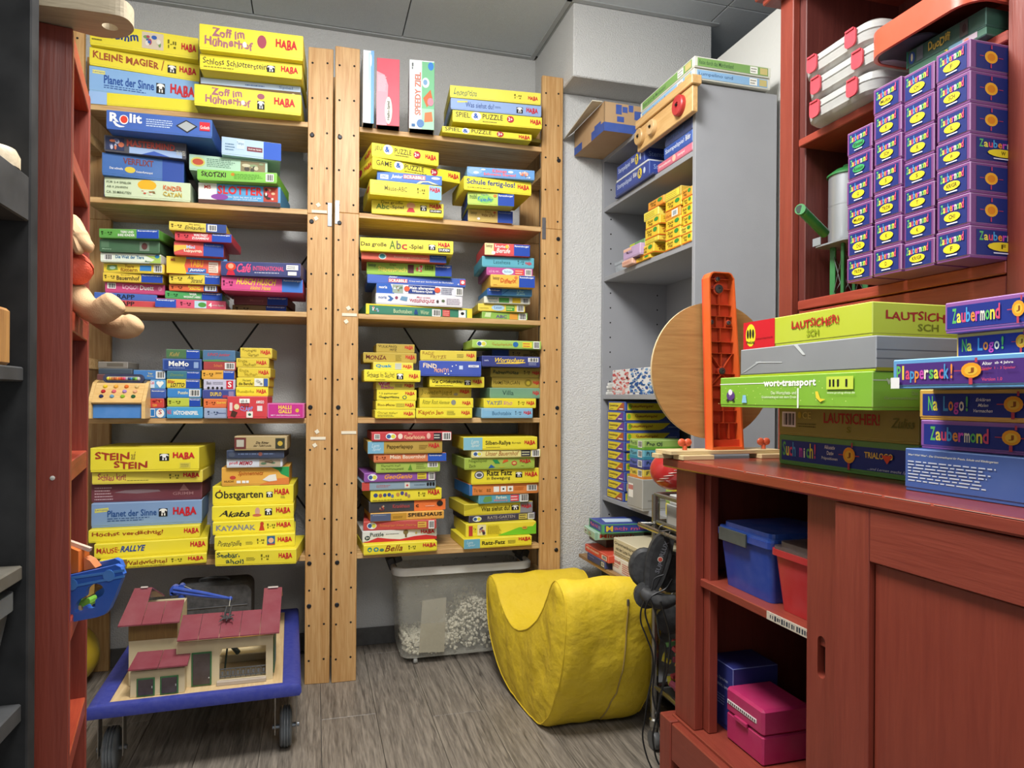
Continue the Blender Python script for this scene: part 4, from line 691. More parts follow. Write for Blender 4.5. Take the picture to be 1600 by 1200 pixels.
# right rack, lowest shelf
sp = lambda u: [e(u, .15, u + .13, .9, '#ecf0ec'), e(u + .01, .28, u + .065, .75, '#3c5c94'), e(u + .065, .28, u + .12, .75, '#dcd44c')]
stack(FR, RE, SH[4], .03, wR('left', 'lowest'), [
 ('yellow box, curly brown title', 88, 980, 1058, 645, 945, YEL, [e(.05, .3, .11, .78, '#3c8c74'), e(.065, .4, .095, .6, YEL), e(.13, .3, .2, .75, '#3c8c8c'), e(.15, .42, .18, .62, YEL), e(.21, .3, .27, .6, '#4c7c6c'), t('Bella', .28, .26, .52, .86, '#8c2c1c', 'i'), ic(.6, .1), H(.8, .985, .42, .86)]),
 ('white box with red wave', 78, 875, 962, 642, 845, '#dcdcd8', [poly([(0, 0), (1, 0), (1, .25), (.85, .42), (.7, .36), (.5, .14), (.35, .24), (.2, .4), (.08, .12), (0, .02)], '#c42c30'), t('Puzzle', .1, .5, .28, .85, '#3c4c44', 'b'), sm(.31, .6, .5, .72, 1, '#5c5c5c'), e(.03, .2, .1, .6, '#2c3c3c'), t('2+', .045, .32, .085, .5, WHT, 'b'), e(.54, .55, .61, .98, '#7c6c40'), r(.565, .3, .59, .58, '#6c5430'), e(.7, .55, .73, .75, '#b8a45c'), H(.78, .97, .5, .9)]),
 ('red box with oval badge', 85, 800, 870, 640, 785, '#c43c34', sp(.05) + [t('Schwarzer Kater Peterle', .22, .35, .72, .7, '#dc8c4c', 'w'), r(.74, .2, .86, .85, '#dcb44c'), sm(.75, .25, .85, .8, 2, '#a84c2c'), bc(.89, .97, .05, .95)]),
 ('orange yellow box, grey end', 140, 740, 803, 698, 715, '#e8a83c', [r(0, .05, .27, .95, '#56607c'), sm(.03, .7, .24, .85, 1, '#a8b0c0'), r(.27, .05, .48, .95, '#c89434'), sm(.3, .3, .45, .6, 2, '#6c4c14'), t('SPIELHAUS', .5, .42, .97, .88, '#3c2c1c', 'B')]),
 ('dark and orange box', 130, 650, 735, 708, 620, '#2c2c34', [r(.58, 0, 1, 1, '#e8783c'), pic(.12, .1, .2, .7, None, ['#b84c3c', '#c8b08c', '#8c3c3c']), t('Krankhaus', .3, .35, .52, .7, '#b84c4c', ''), t('c', .6, .35, .64, .6, '#5c2c14', 'b'), sm(.73, .35, .87, .48, 1, '#f4d4bc'), e(.88, .35, .965, .85, '#2c2420')]),
 ('yellow box with row of faces', 140, 555, 645, 680, 520, YEL, [e(.04, .38, .1, .74, '#3c4c84'), e(.11, .36, .16, .7, '#a86c3c'), e(.17, .4, .22, .72, '#3c4c84'), e(.23, .42, .28, .74, '#3c4c84'), e(.28, .3, .32, .6, '#6c7c9c'), e(.35, .4, .4, .74, '#c88c4c'), e(.41, .5, .46, .84, '#4c4c8c'), e(.47, .4, .51, .74, '#8c5c6c'), e(.51, .26, .55, .56, '#a88c5c'), sm(.03, .1, .55, .2, 1), ic(.66, .1), H(.8, .97, .42, .9)]),
 ('grey blue box, red end', 75, 480, 545, 635, 460, '#8ca4b4', [r(0, 0, .1, 1, '#c44c44'), sm(.19, .3, .38, .65, 2, '#b85c5c'), r(.57, .15, .64, .85, '#dcd8cc'), e(.59, .35, .62, .6, '#c43c3c'), sm(.7, .4, .86, .6, 1, '#4c5c6c'), e(.87, .3, .905, .75, BLK), e(.91, .3, .945, .75, BLK), e(.95, .3, .985, .75, BLK)]),
 ('purple box, orange title', 92, 405, 475, 632, 390, '#8c44a0', sp(.05) + [t('GeoGenio', .28, .28, .67, .82, '#e89c4c', 'Bi'), r(.74, .2, .87, .9, '#dcc83c'), sm(.75, .25, .86, .85, 2, '#8c6c2c'), bc(.9, .99, .05, .95)]),
 ('lime box, small dark title', 182, 305, 385, 668, 292, '#a4bc44', [t('Elementi malt', .08, .55, .38, .8, '#4c5c1c', 'w'), t('im Wimmelwald', .08, .22, .42, .48, '#4c5c1c', 'w'), poly([(.49, .2), (.56, .2), (.53, .8)], '#5c8c2c'), sm(.62, .3, .78, .85, 3, '#6c7c2c'), bc(.8, .96, .45, .92)]),
 ('orange box, blue corner', 165, 235, 302, 715, 215, '#d8743c', [r(.74, .05, 1, .98, '#2c58b8'), t('Ravensburger', .76, .62, .94, .82, WHT, 'b'), t('Mein Bauernhof', .22, .4, .71, .85, '#f0d8bc', 'b'), ('i', .03, .16, '#7c2c0c')]),
 ('dull gold box, blue end', 120, 130, 228, 685, 120, '#b8942c', [r(0, .03, .21, .97, '#7cb0c8'), t('Lern', .05, .5, .15, .8, '#c8dce4', 'i'), t('Spiel', .06, .2, .17, .48, '#c8dce4', 'i'), t('Papperlapapp', .25, .32, .6, .72, '#5c4414', 'b'), sm(.68, .3, .8, .7, 3, '#7c5c1c'), H(.81, .96, .4, .82)]),
 ('red box with white oval', 150, 50, 118, 755, 40, '#c82c34', [bc(.03, .1, .2, .8)] + sp(.17) + [t('Das', .45, .75, .5, .92, '#f0d8a4', ''), t('Kinderbüchlein', .4, .15, .66, .68, '#f0c89c', 'bw'), e(.32, .2, .38, .85, '#f0d4c4'), e(.68, .2, .73, .9, '#e8b4a4'), r(.77, .1, .87, .9, '#2c2c34'), sm(.775, .2, .865, .8, 2, '#d8d4c4'), bc(.88, .99, .05, .95)]),
], G1, D=.24, tol=.05, maxyaw=6)
stack(FR, RE, SH[4], .02, wR('right', 'lowest'), [
 ('yellow box, light blue end', 848, 935, 1010, 1362, 905, YEL, [r(0, .02, .23, .98, '#6cacc4'), t('Lern', .04, .5, .13, .8, '#c4dce0', 'i'), t('Spiel', .05, .2, .16, .48, '#c4dce0', 'i'), t('Ratz-Fatz', .26, .32, .6, .72, '#3c3414', 'b'), sm(.64, .3, .76, .7, 3), H(.8, .985, .5, .92)]),
 ('yellow box with green swoosh', 862, 820, 920, 1395, 795, '#f0dc1c', [poly([(.5, .02), (1, .02), (1, .9), (.95, .62), (.75, .58), (.6, .3), (.45, .05)], '#74c42c'), r(.04, .08, .095, .85, '#b83c34'), ('i', .11, .14, '#5c4c1c'), pic(.16, .1, .28, .92, '#e8dca8', ['#5c4c8c', '#b85c3c', '#3c2c44']), sm(.3, .15, .5, .85, 7, '#b09a1c'), e(.79, .42, .87, .66, '#d8a43c'), t('HABA', .805, .5, .855, .6, '#a83c2c', 'b')]),
 ('dark violet box, pale title', 888, 740, 795, 1390, 725, '#2a2240', sp(.05) + [t('RATE-GARTEN', .27, .42, .68, .82, '#b8aca4', ''), sm(.27, .18, .68, .3, 1, '#8c8098'), r(.74, .15, .87, .9, '#c8b85c'), sm(.75, .2, .86, .85, 2, '#3c3424'), bc(.88, .98, .05, .95)]),
 ('yellow box, grey corner', 850, 645, 735, 1370, 622, '#dcc81c', [poly([(0, .45), (.3, .9), (0, .95)], '#b8a82c'), r(.81, .02, .995, .97, '#8c8c94'), t('Was siehst du?', .24, .32, .66, .72, '#4c4414', 'b'), wd(.68, .11, .3, .74), H(.83, .98, .4, .78)]),
 ('light blue box, pink block', 960, 568, 635, 1338, 565, '#54a4bc', [poly([(.08, .3), (.12, .15), (.26, .25), (.25, .85), (.12, .8)], '#6c9c54'), t('Farben', .34, .5, .55, .85, '#e4e8d8', 'b'), t('Memory', .3, .15, .58, .45, '#d88c94', 'b'), r(.63, .15, .8, .9, '#dc4454'), sm(.64, .2, .79, .85, 2, '#f0d4d4'), bc(.82, .99, .05, .95)]),
 ('orange box with three tiles', 890, 475, 560, 1415, 470, '#e48434', [r(0, 0, .04, 1, '#3474b4'), t('Tic tac', .06, .3, .18, .62, '#7c4c14', ''), t('az', .24, .3, .3, .56, '#7c4c14', ''), r(.34, .25, .42, .75, WHT), r(.44, .25, .52, .75, WHT), r(.54, .25, .62, .75, WHT), e(.465, .42, .495, .58, '#2c2c2c'), e(.56, .35, .6, .6, '#8c7c5c'), sm(.64, .35, .78, .65, 2, '#c0641c'), bc(.82, .97, .25, .8)], {'l': [r(0, 0, 1, 1, '#3474b4')]}),
 ('tall yellow box, bold black title', 905, 350, 465, 1420, 345, YEL, [e(.04, .36, .18, .9, '#5c5c64'), e(.055, .42, .165, .84, '#dcdcdc'), e(.07, .5, .15, .76, '#5c5c64'), t('Ratz Fatz', .22, .56, .59, .92, '#24201c', 'b'), t('in Bewegung', .22, .24, .56, .5, '#3c3420', ''), wd(.64, .1, .4, .76), H(.78, .97, .42, .76)]),
 ('lime box with coloured shapes', 852, 245, 335, 1385, 240, '#a4bc3c', [t('Nagelspiel', .06, .56, .31, .86, '#4c5c24', ''), t('Zack', .06, .2, .16, .45, '#4c5c24', ''), poly([(.39, .82), (.46, .82), (.5, .48), (.43, .48)], '#2c8c4c'), poly([(.33, .1), (.43, .16), (.37, .42)], '#2c5c9c'), poly([(.53, .5), (.62, .68), (.6, .82), (.55, .78)], '#d8642c'), poly([(.46, .2), (.52, .12), (.58, .2), (.52, .18)], '#dcc82c'), e(.66, .3, .74, .7, '#c84c3c'), e(.675, .4, .725, .6, '#d8c46c'), sm(.8, .2, .85, .3, 1), H(.78, .94, .48, .84)]),
 ('cream box, brown script', 905, 180, 240, 1430, 172, '#f0e48c', sp(.02) + [t('Unser Bauernhof', .2, .25, .68, .85, '#a8642c', 'i'), r(.71, .12, .85, .92, '#2c2c3c'), sm(.72, .2, .84, .85, 2, '#d8d4a4'), bc(.87, .98, .05, .95)]),
 ('yellow box, blue speckled end', 845, 70, 170, 1405, 65, YEL, [r(0, .02, .25, .98, '#84bccc'), t('Lern', .1, .5, .2, .82, '#d8e4dc', 'i'), t('Spiel', .1, .2, .21, .48, '#d8e4dc', 'i'), t('Silben-Rallye', .29, .32, .63, .72, '#4c4418', 'b'), t('Europa', .65, .44, .77, .62, '#5c5420', ''), sm(.3, .18, .5, .26, 1), H(.82, .97, .36, .74)]),
], G1, D=.24, tol=.05, maxyaw=6)
# ------------------------------------------------------------------ flat outlines with holes, given thickness
def curve2d(loops, depth, T=None, bevel=0.):
    cu = bpy.data.curves.new('outline', 'CURVE'); cu.dimensions = '2D'; cu.fill_mode = 'BOTH'; cu.extrude = depth / 2; cu.bevel_depth = bevel; cu.resolution_u = 2
    for lp in loops:
        s = cu.splines.new('POLY'); s.points.add(len(lp) - 1); s.use_cyclic_u = True
        for p, c in zip(s.points, lp): p.co = (c[0], c[1], 0, 1)
    ob = bpy.data.objects.new('outline', cu); me = bpy.data.meshes.new_from_object(ob)
    V = [v.co.copy() for v in me.vertices]; F = [tuple(p.vertices) for p in me.polygons]
    bpy.data.objects.remove(ob); bpy.data.meshes.remove(me); bpy.data.curves.remove(cu)
    if T is not None: V = [T @ v for v in V]
    return V, F
def cmesh(loops, depth, T=None, bevel=0., mi=0, mb=None):
    mb = mb or MB(); V, F = curve2d(loops, depth, T, bevel); mb.raw(V, F, mi); return mb
def pd(px, py, d): return CP + ray(px, py) * d
CAMX = Vector((math.cos(YAW), -math.sin(YAW), 0)); CAMF = Vector((math.sin(YAW), math.cos(YAW), 0)); UP = Vector((0, 0, 1))
def smooth(pts, n=6):
    """closed Catmull-Rom curve through 2D points"""
    o = []; k = len(pts)
    for i in range(k):
        a, b, c, d = (Vector(pts[(i + j - 1) % k]) for j in range(4))
        for s in range(n):
            u = s / n; o.append(tuple(.5 * ((2 * b) + (c - a) * u + (2 * a - 5 * b + 4 * c - d) * u * u + (3 * b - a - 3 * c + d) * u ** 3)))
    return o
def spline(pts, n=6):
    o = []; k = len(pts)
    for i in range(k - 1):
        a, b, c, d = (Vector(pts[max(0, min(k - 1, i + j - 1))]) for j in range(4))
        for s in range(n):
            u = s / n; o.append(.5 * ((2 * b) + (c - a) * u + (2 * a - 5 * b + 4 * c - d) * u * u + (3 * b - a - 3 * c + d) * u ** 3))
    return o + [Vector(pts[-1])]

REDW = wood('red_stained_wood', '#7d3427', '#893d2e', 'z', .42, 16., 2., '#742e23')
# ------------------------------------------------------------------ red bookcase and what sticks out of it
bl = Vector((-.362, 1.217, 0)); brz = math.radians(10.6)
bk = thing('red_bookcase', 'narrow red stained bookcase with a doll and toy ark', 'bookcase', bl, brz)
bd, bL, bH = .30, .285, 1.668
for y0 in (0, bL - .02):
    m = MB(); m.box(-bd, y0, 0, 0, y0 + .02, bH, .0015); m.build('side_panel', REDW, bk, smooth=False)
m = MB(); m.box(-bd, .02, 0, -bd + .006, bL - .02, bH); m.build('back_panel', REDW, bk, smooth=False)
for z in (1.487, 1.235, .996, .742, .53, .12, bH):
    m = MB(); m.box(-bd + .006, .0202, z - .033, -.001, bL - .0202, z, .0015); m.build('shelf_board', wood('red_shelf_wood', '#8a3020', '#a8442a', 'y', .42, 16., 2.), bk, smooth=False)
m = MB(); p = Matrix.Rotation(-brz, 4, 'Z') @ (onP(82, 747, bl, Vector((math.sin(brz), -math.cos(brz), 0))) - bl)
m.lathe([(.0035, 0), (.0035, .001), (.002, .0016)], 12, frame((p.x, -.0002, p.z), (1, 0, 0), (0, 0, 1), (0, -1, 0))); m.build('screw_cap', M('#c8c4bc', .5), bk)
# wooden plank with a hole, lying on top
zp = bH + .0008
out = [onZ(x, y, zp).xy for x, y in ((45, 40), (115, 48), (150, 57), (178, 60), (198, 57), (209, 48), (205, 36), (188, 25), (140, 17), (100, 12), (20, 3))]
out = [(v.x, v.y) for v in out]
hc = onZ(172, 42, zp); hole = [(hc.x + .011 * math.cos(a * PI / 8), hc.y + .011 * math.sin(a * PI / 8)) for a in range(16)]
rnd_ = [tuple(v) for v in spline([Vector((p[0], p[1], 0)) for p in out[1:10]], 5)]; out = [(-.62, 1.127), (-.60, 1.36)] + [(v[0], v[1]) for v in rnd_] + [out[10]]
PLY = wood('birch_ply', '#b5a488', '#cabb9e', 'x', .5, 12., 3.)
pl = cmesh([out, hole], .026, Matrix.Translation((0, 0, zp + .013))).build('wooden_plank', PLY, smooth=False)
tag(pl, 'pale plywood plank with round hole lying on the red bookcase', 'plank')
m = MB(); a = pd(176, 14, 1.19); a = Vector((onZ(176, 30, zp + .026).x, onZ(176, 30, zp + .026).y, zp + .026))
m.tube(spline([a, a + Vector((-.004, .004, .03)), a + Vector((-.012, .01, .10)), a + Vector((-.02, .01, .2))], 4), .0012, 6)
m.tube(spline([a + Vector((.01, 0, 0)), a + Vector((.004, .004, .03)), a + Vector((-.004, .01, .10)), a + Vector((-.02, .01, .2))], 4), .0012, 6)
tag(m.build('hanging_string', M('#d8cba8', .8)), 'thin pale string rising from the plywood plank', 'string')
# cloth doll
SKIN = M('#cba274', .8, .05, 40., 0., .15, 500.)
dz = 1.235; dp = Vector((-.47, 1.36, dz))
doll = thing('rag_doll', 'cloth doll in red trousers sitting in the red bookcase, legs dangling out', 'doll', dp)
def dl(px, py, d): return pd(px, py, d) - dp
def limb(n, k=1.):
    o = []
    for i in range(n):
        f = i / (n - 1); rr = .024 - .004 * math.sin(PI * min(1, f / .75)) - .007 * max(0, (f - .6) / .4)
        if f > .86: rr *= math.sqrt(max(.004, 1 - ((f - .86) / .14) ** 2))
        o.append(rr * k)
    return o
m = MB()
pts = spline([Vector((.0, -.02, .045)), dl(108, 455, 1.17), dl(135, 480, 1.15), dl(155, 487, 1.14), dl(170, 480, 1.14), dl(179, 473, 1.14), dl(185, 468, 1.14)], 8)
m.tube(pts, limb(len(pts)), 16); m.build('leg', SKIN, doll)
m = MB()
pts = spline([Vector((.01, .05, .04)), dl(120, 470, 1.22), dl(160, 497, 1.2), dl(178, 508, 1.19), dl(198, 511, 1.19), dl(209, 506, 1.19), dl(217, 500, 1.19)], 8)
m.tube(pts, limb(len(pts), .95), 16); m.build('leg', SKIN, doll)
m = MB(); m.tube(spline([Vector((-.02, -.03, .16)), dl(100, 345, 1.17), dl(118, 365, 1.15), dl(128, 378, 1.145), dl(140, 387, 1.14), dl(145, 389, 1.14)], 5), [.017 if i < 14 else .017 - .0011 * (i - 13) for i in range(26)], 10)
m.tube(spline([dl(116, 370, 1.14), dl(122, 388, 1.135), dl(126, 397, 1.135)], 4), [.010, .010, .0095, .009, .0085, .008, .0075, .006, .003], 8); m.build('arm', SKIN, doll)
m = MB(); m.tube(spline([Vector((-.03, 0, .06)), Vector((.0, -.02, .06)), dl(112, 418, 1.16), dl(122, 425, 1.15), dl(130, 430, 1.145)], 4), [.05, .05, .048, .046, .042, .038, .034, .03, .028, .026, .024, .024, .023, .022, .020, .016, .008], 14); m.build('trousers', M('#d8481c', .7, .06, 40., 0., .3, 300.), doll)
m = MB(); m.ball((-.05, .0, .12), .052, 16, 0, (.9, .8, 1.3)); m.build('torso', M('#d8481c', .7, .06, 40.), doll)
m = MB(); m.ball((-.05, .0, .205), .045, 18, 0, (1, .95, 1.05)); hd = m.build('head', SKIN, doll)
m = MB(); m.ball((-.008, -.015, .212), .005, 8); m.ball((-.008, .015, .212), .005, 8); m.ball((-.006, 0, .198), .004, 8, 0, (1, 2.4, .5)); m.build('face_stitching', M('#2c1c14', .6, 0.), hd)
m = MB(); m.ball((-.058, .0, .217), .047, 16, 0, (1, 1, 1)); m.build('hair', M('#6c4424', .9, .2, 120., 0., .6, 200.), hd)
# toy ark
AZ = lambda x, y: (90 + x / 5., 820 + y / 5.)
ad = 1.13; ao = pd(*AZ(95, 750), ad); ao.z = .7435
ark = thing('toy_ark', 'blue and orange wooden toy ark sticking out of the red bookcase', 'toy', ao)
ADEP = Vector((ray(150, 900).x, ray(150, 900).y, 0)).normalized()
AT = frame((0, 0, 0), CAMX, UP, -CAMF)
def az(x, y, d=ad):
    p = pd(*AZ(x, y), d) - ao; return (p.dot(CAMX), p.z)
hull = [az(*p) for p in ((-60, 400), (95, 398), (300, 352), (430, 322), (465, 312), (505, 330), (528, 385), (490, 480), (460, 560), (415, 660), (380, 700), (320, 722), (150, 755), (95, 752), (-60, 740))]
cloud = [az(*p) for p in smooth([(150, 680), (152, 630), (185, 580), (225, 560), (240, 500), (290, 465), (345, 465), (378, 505), (365, 550), (310, 585), (308, 640), (262, 655), (240, 632), (215, 640), (205, 672)], 3)]
BLUE = M('#1f5fc0', .35, .05, 20.); EDGE = M('#e8e4dc', .5, .02)
for off, nm in ((0., 'front_hull_board'), (.05, 'rear_hull_board')):
    T = AT.copy(); T.translation = ADEP * (off + .005)
    cmesh([hull, cloud[::-1]], .010, T).build(nm, [BLUE], ark, smooth=False)
m = MB(); T = AT.copy(); T.translation = CAMF * -.0012
for a, b in (((-60, 430), (528, 345)), ((-60, 505), (525, 390))):
    p0, p1 = az(*a), az(*b); m.prism([p0, p1, (p1[0], p1[1] - .004), (p0[0], p0[1] - .004)], 0, .0008, T=T)
for c in ((405, 395), (115, 465)):
    x, z = az(*c); m.prism([(x + .0095 * math.cos(k * PI / 8), z + .0095 * math.sin(k * PI / 8)) for k in range(16)], 0, .0012, T=T)
m.build('painted_planks', M('#3f86d8', .4), ark, smooth=False)
m = MB(); x0, z0 = az(-60, 735); x1, z1 = az(180, 700)
m.box(x0, 0, -.012, x1, .034, .0, .002, T=frame(Vector((0, 0, z1 + .012)) + ADEP * .012, CAMX, CAMF, UP)); m.build('deck_floor', M('#c8a878', .6), ark, smooth=False)
cab = [az(*p, ad + .03) for p in ((-60, 60), (95, 110), (290, 192), (290, 355), (-60, 420))]
win = [az(*p, ad + .03) for p in smooth([(30, 330), (30, 230), (95, 185), (150, 200), (160, 250), (155, 320), (100, 365)], 3)]
T = AT.copy(); T.translation = ADEP * .035
cmesh([cab, win[::-1]], .03, T).build('cabin', M('#e07020', .45, .04), ark, smooth=False)
m = MB(); a, b = az(-60, 40, ad + .03), az(335, 178, ad + .03); T2 = AT.copy(); T2.translation = ADEP * .028
m.prism([a, b, (b[0] - .002, b[1] - .006), (a[0], a[1] - .007)], -.008, .0, T=T2); m.build('cabin_roof', M('#d8bca4', .5), ark, smooth=False)
m = MB(); m.prism([az(*p, ad + .03) for p in ((290, 250), (335, 275), (380, 330), (290, 352))], -.018, .0, T=T2); m.build('stern_block', M('#d8783c', .5), ark, smooth=False)
m = MB(); T3 = AT.copy(); T3.translation = ADEP * .036; m.prism([az(*p) for p in smooth([(145, 640), (180, 615), (230, 610), (300, 590), (305, 650), (255, 660), (235, 640), (205, 665), (150, 668)], 3)], 0, .02, T=T3)
m.build('shape_block', M('#74b82c', .4), ark, smooth=False)
m = MB(); m.prism([az(*p) for p in ((255, 490), (290, 480), (285, 580), (250, 590))], 0, .02, T=T3); m.build('shape_block', M('#c89838', .4), ark, smooth=False)

# ------------------------------------------------------------------ dark shelving at the far left
GRY = M('#242527', .6, .08, 14., spec=.2); GRYD = M('#0f1012', .7, .06, 14., spec=.12)
ds = thing('dark_shelving', 'dark grey shelving standing in front of the red bookcase', 'shelving', (-.55, .7, 0))
def dbox(nm, x0, y0, z0, x1, y1, z1, mat, c=.002):
    m = MB(); m.box(x0, y0, z0, x1, y1, z1, c); return m.build(nm, mat, ds, (-.55, .7, 0), smooth=False)
dbox('upright', -.42, 1.09, 0, -.374, 1.118, 2.05, GRYD); dbox('upright', -.80, 1.09, 0, -.77, 1.118, 2.05, GRYD)
dbox('upright', -.42, .20, 0, -.374, .235, 2.05, GRYD); dbox('upright', -.80, .20, 0, -.77, .235, 2.05, GRYD)
dbox('back_panel', -.80, .235, .02, -.795, 1.09, 2.05, M('#07080b', .9, spec=.05), 0)  # near-black inner panel, shade put into the colour
dbox('end_panel', -.77, 1.096, .02, -.42, 1.105, 2.05, M('#07080b', .9, spec=.05), 0)  # same near black, shade inside the shelving as colour
for z0, z1, x1, mt in ((1.336, 1.398, -.375, GRY), (1.118, 1.138, -.38, GRY), (.848, .868, -.38, M('#4c4638', .6)), (.655, .68, -.38, GRY), (.12, .15, -.38, GRYD)):
    dbox('shelf_board', -.792, .237, z0, x1, 1.0885, z1, mt)
def bin_(nm, lab, x0, y0, z0, x1, y1, z1):
    b = thing(nm, lab, 'storage bin', ((x0 + x1) / 2, (y0 + y1) / 2, z0)); c = ((x0 + x1) / 2, (y0 + y1) / 2, z0)
    m = MB(); t_ = .02; lo = [(x0 + t_, y0 + t_), (x1 - t_, y0 + t_), (x1 - t_, y1 - t_), (x0 + t_, y1 - t_)]; hi = [(x0, y0), (x1, y0), (x1, y1), (x0, y1)]
    V = [(p[0], p[1], z0) for p in lo] + [(p[0], p[1], z1 - .03) for p in hi]; m.convex(V, [(0, 1, 2, 3), (4, 5, 6, 7)] + [(i, (i + 1) % 4, (i + 1) % 4 + 4, i + 4) for i in range(4)], [0] * 6)
    m.build('body', M('#3f4241', .5), b, c, smooth=False)
    m = MB(); m.prism(rrect(x0 - .008, y0 - .008, x1 + .008, y1 + .008, .02), z1 - .03, z1 - .006); m.prism(rrect(x0 + .01, y0 + .01, x1 - .01, y1 - .01, .02), z1 - .006, z1); m.build('lid', M('#4c5051', .45), b, c, smooth=False)
bin_('storage_bin', 'grey plastic lidded bin on the dark shelving', -.70, .62, .6805, -.392, 1.078, .842)
for c, rr, lab in (((-.405, 1.055, 1.3985), .03, 'larger pale wooden piece on the thick grey shelf of dark shelving'), ((-.40, .985, 1.3985), .022, 'smaller pale wooden knob on the thick grey shelf of dark shelving')):
    m = MB(); m.lathe([(rr, 0), (rr, rr * .5), (rr * .85, rr * .8), (rr * .4, rr * .95), (.001, rr)], 20); o = m.build('wooden_piece', PLY); o.location = c; tag(o, lab, 'wooden toy')
m = MB(); m.box(-.05, -.04, 0, .05, .04, .075, .004); m.box(-.03, -.02, .075, .03, .02, .09, .003); o = m.build('wooden_block', wood('block_wood', '#9a6c3c', '#b8874c', 'z', .5, 12., 3.)); o.location = (-.435, 1.02, 1.1385); tag(o, 'brown wooden block on the dark shelving below the wooden pieces', 'wooden toy')

# ------------------------------------------------------------------ under the left rack: ball, dolly, toy farm, crane, bag
m = MB(); m.ball((0, 0, .118), .118, 32); o = m.build('play_ball', M('#d8b41c', .35, .05)); o.location = (-.898, 2.965, 0); tag(o, 'yellow ball on the floor behind the red bookcase', 'ball')
dq = Vector((-.33, 2.575, 0)); drz = .03
dolly = thing('furniture_dolly', 'wheeled transport dolly with blue padded rim carrying the toy farmhouse', 'dolly', dq, drz)
hx, hy = .288, .40; zt = .232
BPAD = M('#1c2c94', .6, .06, 60., 0., .1, 600.)
RW_ = (.03, .058, .05, .058)                       # widths of the padded rim: front, side, back, side
cor = [Vector((-hx, -hy, zt)), Vector((hx, -hy, zt)), Vector((hx, hy, zt)), Vector((-hx, hy, zt))]
for k in range(4):
    a, b = cor[k], cor[(k + 1) % 4]; d = (b - a).normalized(); inn = Vector((-d.y, d.x, 0)); m = MB(); V = []; ws_, wp, wn = RW_[k], RW_[k - 1], RW_[(k + 1) % 4]
    prof = [(u, -.036 + v * .036) for u, v in ((.1, 0), (.9, 0), (1, .15), (1, .8), (.92, .97), (.5, 1.0), (.12, .95), (.02, .75), (0, .3))]; n = len(prof)
    for P, wm_, sg in ((a, wp, 1), (b, wn, -1)):
        for u, v in prof: V.append(P + inn * (u * ws_) + d * (u * wm_ * sg) + Vector((0, 0, v)))
    m.convex(V, [tuple(range(n)), tuple(range(n, 2 * n))] + [(i, (i + 1) % n, (i + 1) % n + n, i + n) for i in range(n)], [0] * (n + 2))
    m.build('padded_rim', BPAD, dolly, smooth=True, ang=50)
m = MB(); m.box(-hx + .055, -hy + .028, zt - .02, hx - .055, hy - .048, zt - .002, .001); m.build('deck_board', wood('dolly_ply', '#c8a878', '#ddc294', 'y', .5, 10., 2.), dolly, smooth=False)
m = MB(); m.box(-hx + .03, -hy + .028, zt - .0365, hx - .03, hy - .03, zt - .021, 0); m.build('under_frame', M('#2c2824', .8), dolly, smooth=False)
for sx in (-1, 1):
    for sy in (-1, 1):
        cx, cy = sx * (hx - .045), sy * (hy - .11); wr = .062
        m = MB()
        for s in (-1, 1): m.box(cx + s * .032 - .0015, cy - .022, .045, cx + s * .032 + .0015, cy + .022, zt - .04, .0005)
        m.box(cx - .038, cy - .035, zt - .040, cx + .038, cy + .035, zt - .036, .001); ck = m.build('caster_fork', M('#a8a49c', .35, .05, 30., .8), dolly, smooth=False)
        m = MB(); T = frame((cx - .019, cy, wr), (0, 1, 0), (0, 0, 1), (1, 0, 0))
        m.lathe([(.02, 0), (wr - .008, .001), (wr - .001, .006), (wr - .004, .0115), (wr, .014), (wr, .018), (wr - .003, .0195), (wr, .022), (wr, .026), (wr - .004, .0275), (wr - .001, .032), (wr - .008, .037), (.02, .038)], 32, T); m.build('wheel', M('#5e6468', .4, .06), ck)
        m = MB(); m.cyl((cx - .040, cy, wr), (cx + .040, cy, wr), .007, 10); m.build('axle', STEEL, ck)
# farm house
zd = zt - .0015; HF = (-.31, 2.30, zd)
farm = thing('toy_farmhouse', 'toy farmhouse with dark red roofs standing on the blue dolly', 'toy house', HF)
def fz(x, y): return (180 + x / 5.714, 890 + y / 5.714)
CRM, ROOF, GRNF = M('#d8c69c', .5, .04, 30.), M('#83343f', .16, .06, 20., 0., .15, 30.), M('#1f6a2c', .45)
def fb(nm, mb, mat, par=None): return mb.build(nm, mat, par or farm, HF, smooth=False)
def wallbox(nm, x0, y0, z0, x1, y1, z1, mat=CRM, par=None, c=.001):
    m = MB(); m.box(x0, y0, z0, x1, y1, z1, c); return fb(nm, m, mat, par)
xa, xb = onY(*fz(545, 700), 2.248).x, onY(*fz(1408, 800), 2.248).x     # main block
ym = 2.248; zm = .366; dx0, dx1 = onY(*fz(682, 900), ym).x, onY(*fz(862, 900), ym).x; ox0, ox1 = onY(*fz(930, 850), ym).x, onY(*fz(1345, 850), ym).x
oz1 = onY(*fz(1100, 695), ym).z; oz0 = zd + .012
fr_ = MB(); fr_.box(xa, ym, zd, ox0, ym + .006, zm); fr_.box(ox1, ym, zd, xb, ym + .006, zm); fr_.box(ox0, ym, oz1, ox1, ym + .006, zm); fr_.box(ox0, ym, zd, ox1, ym + .006, oz0); fb('front_wall', fr_, CRM)
wallbox('side_wall', xa, ym + .006, zd, xa + .006, 2.42, zm); wallbox('side_wall', xb - .006, ym + .006, zd, xb, 2.42, zm); wallbox('rear_wall', xa, 2.414, zd, xb, 2.42, zd + .09)
wallbox('side_shutter', xb + .0005, ym + .02, zd + .01, xb + .003, ym + .13, zm - .012, GRNF)
wallbox('floor_plate', xa + .006, ym + .006, zd, xb - .006, 2.412, zd + .004, M('#c8b48c', .5))
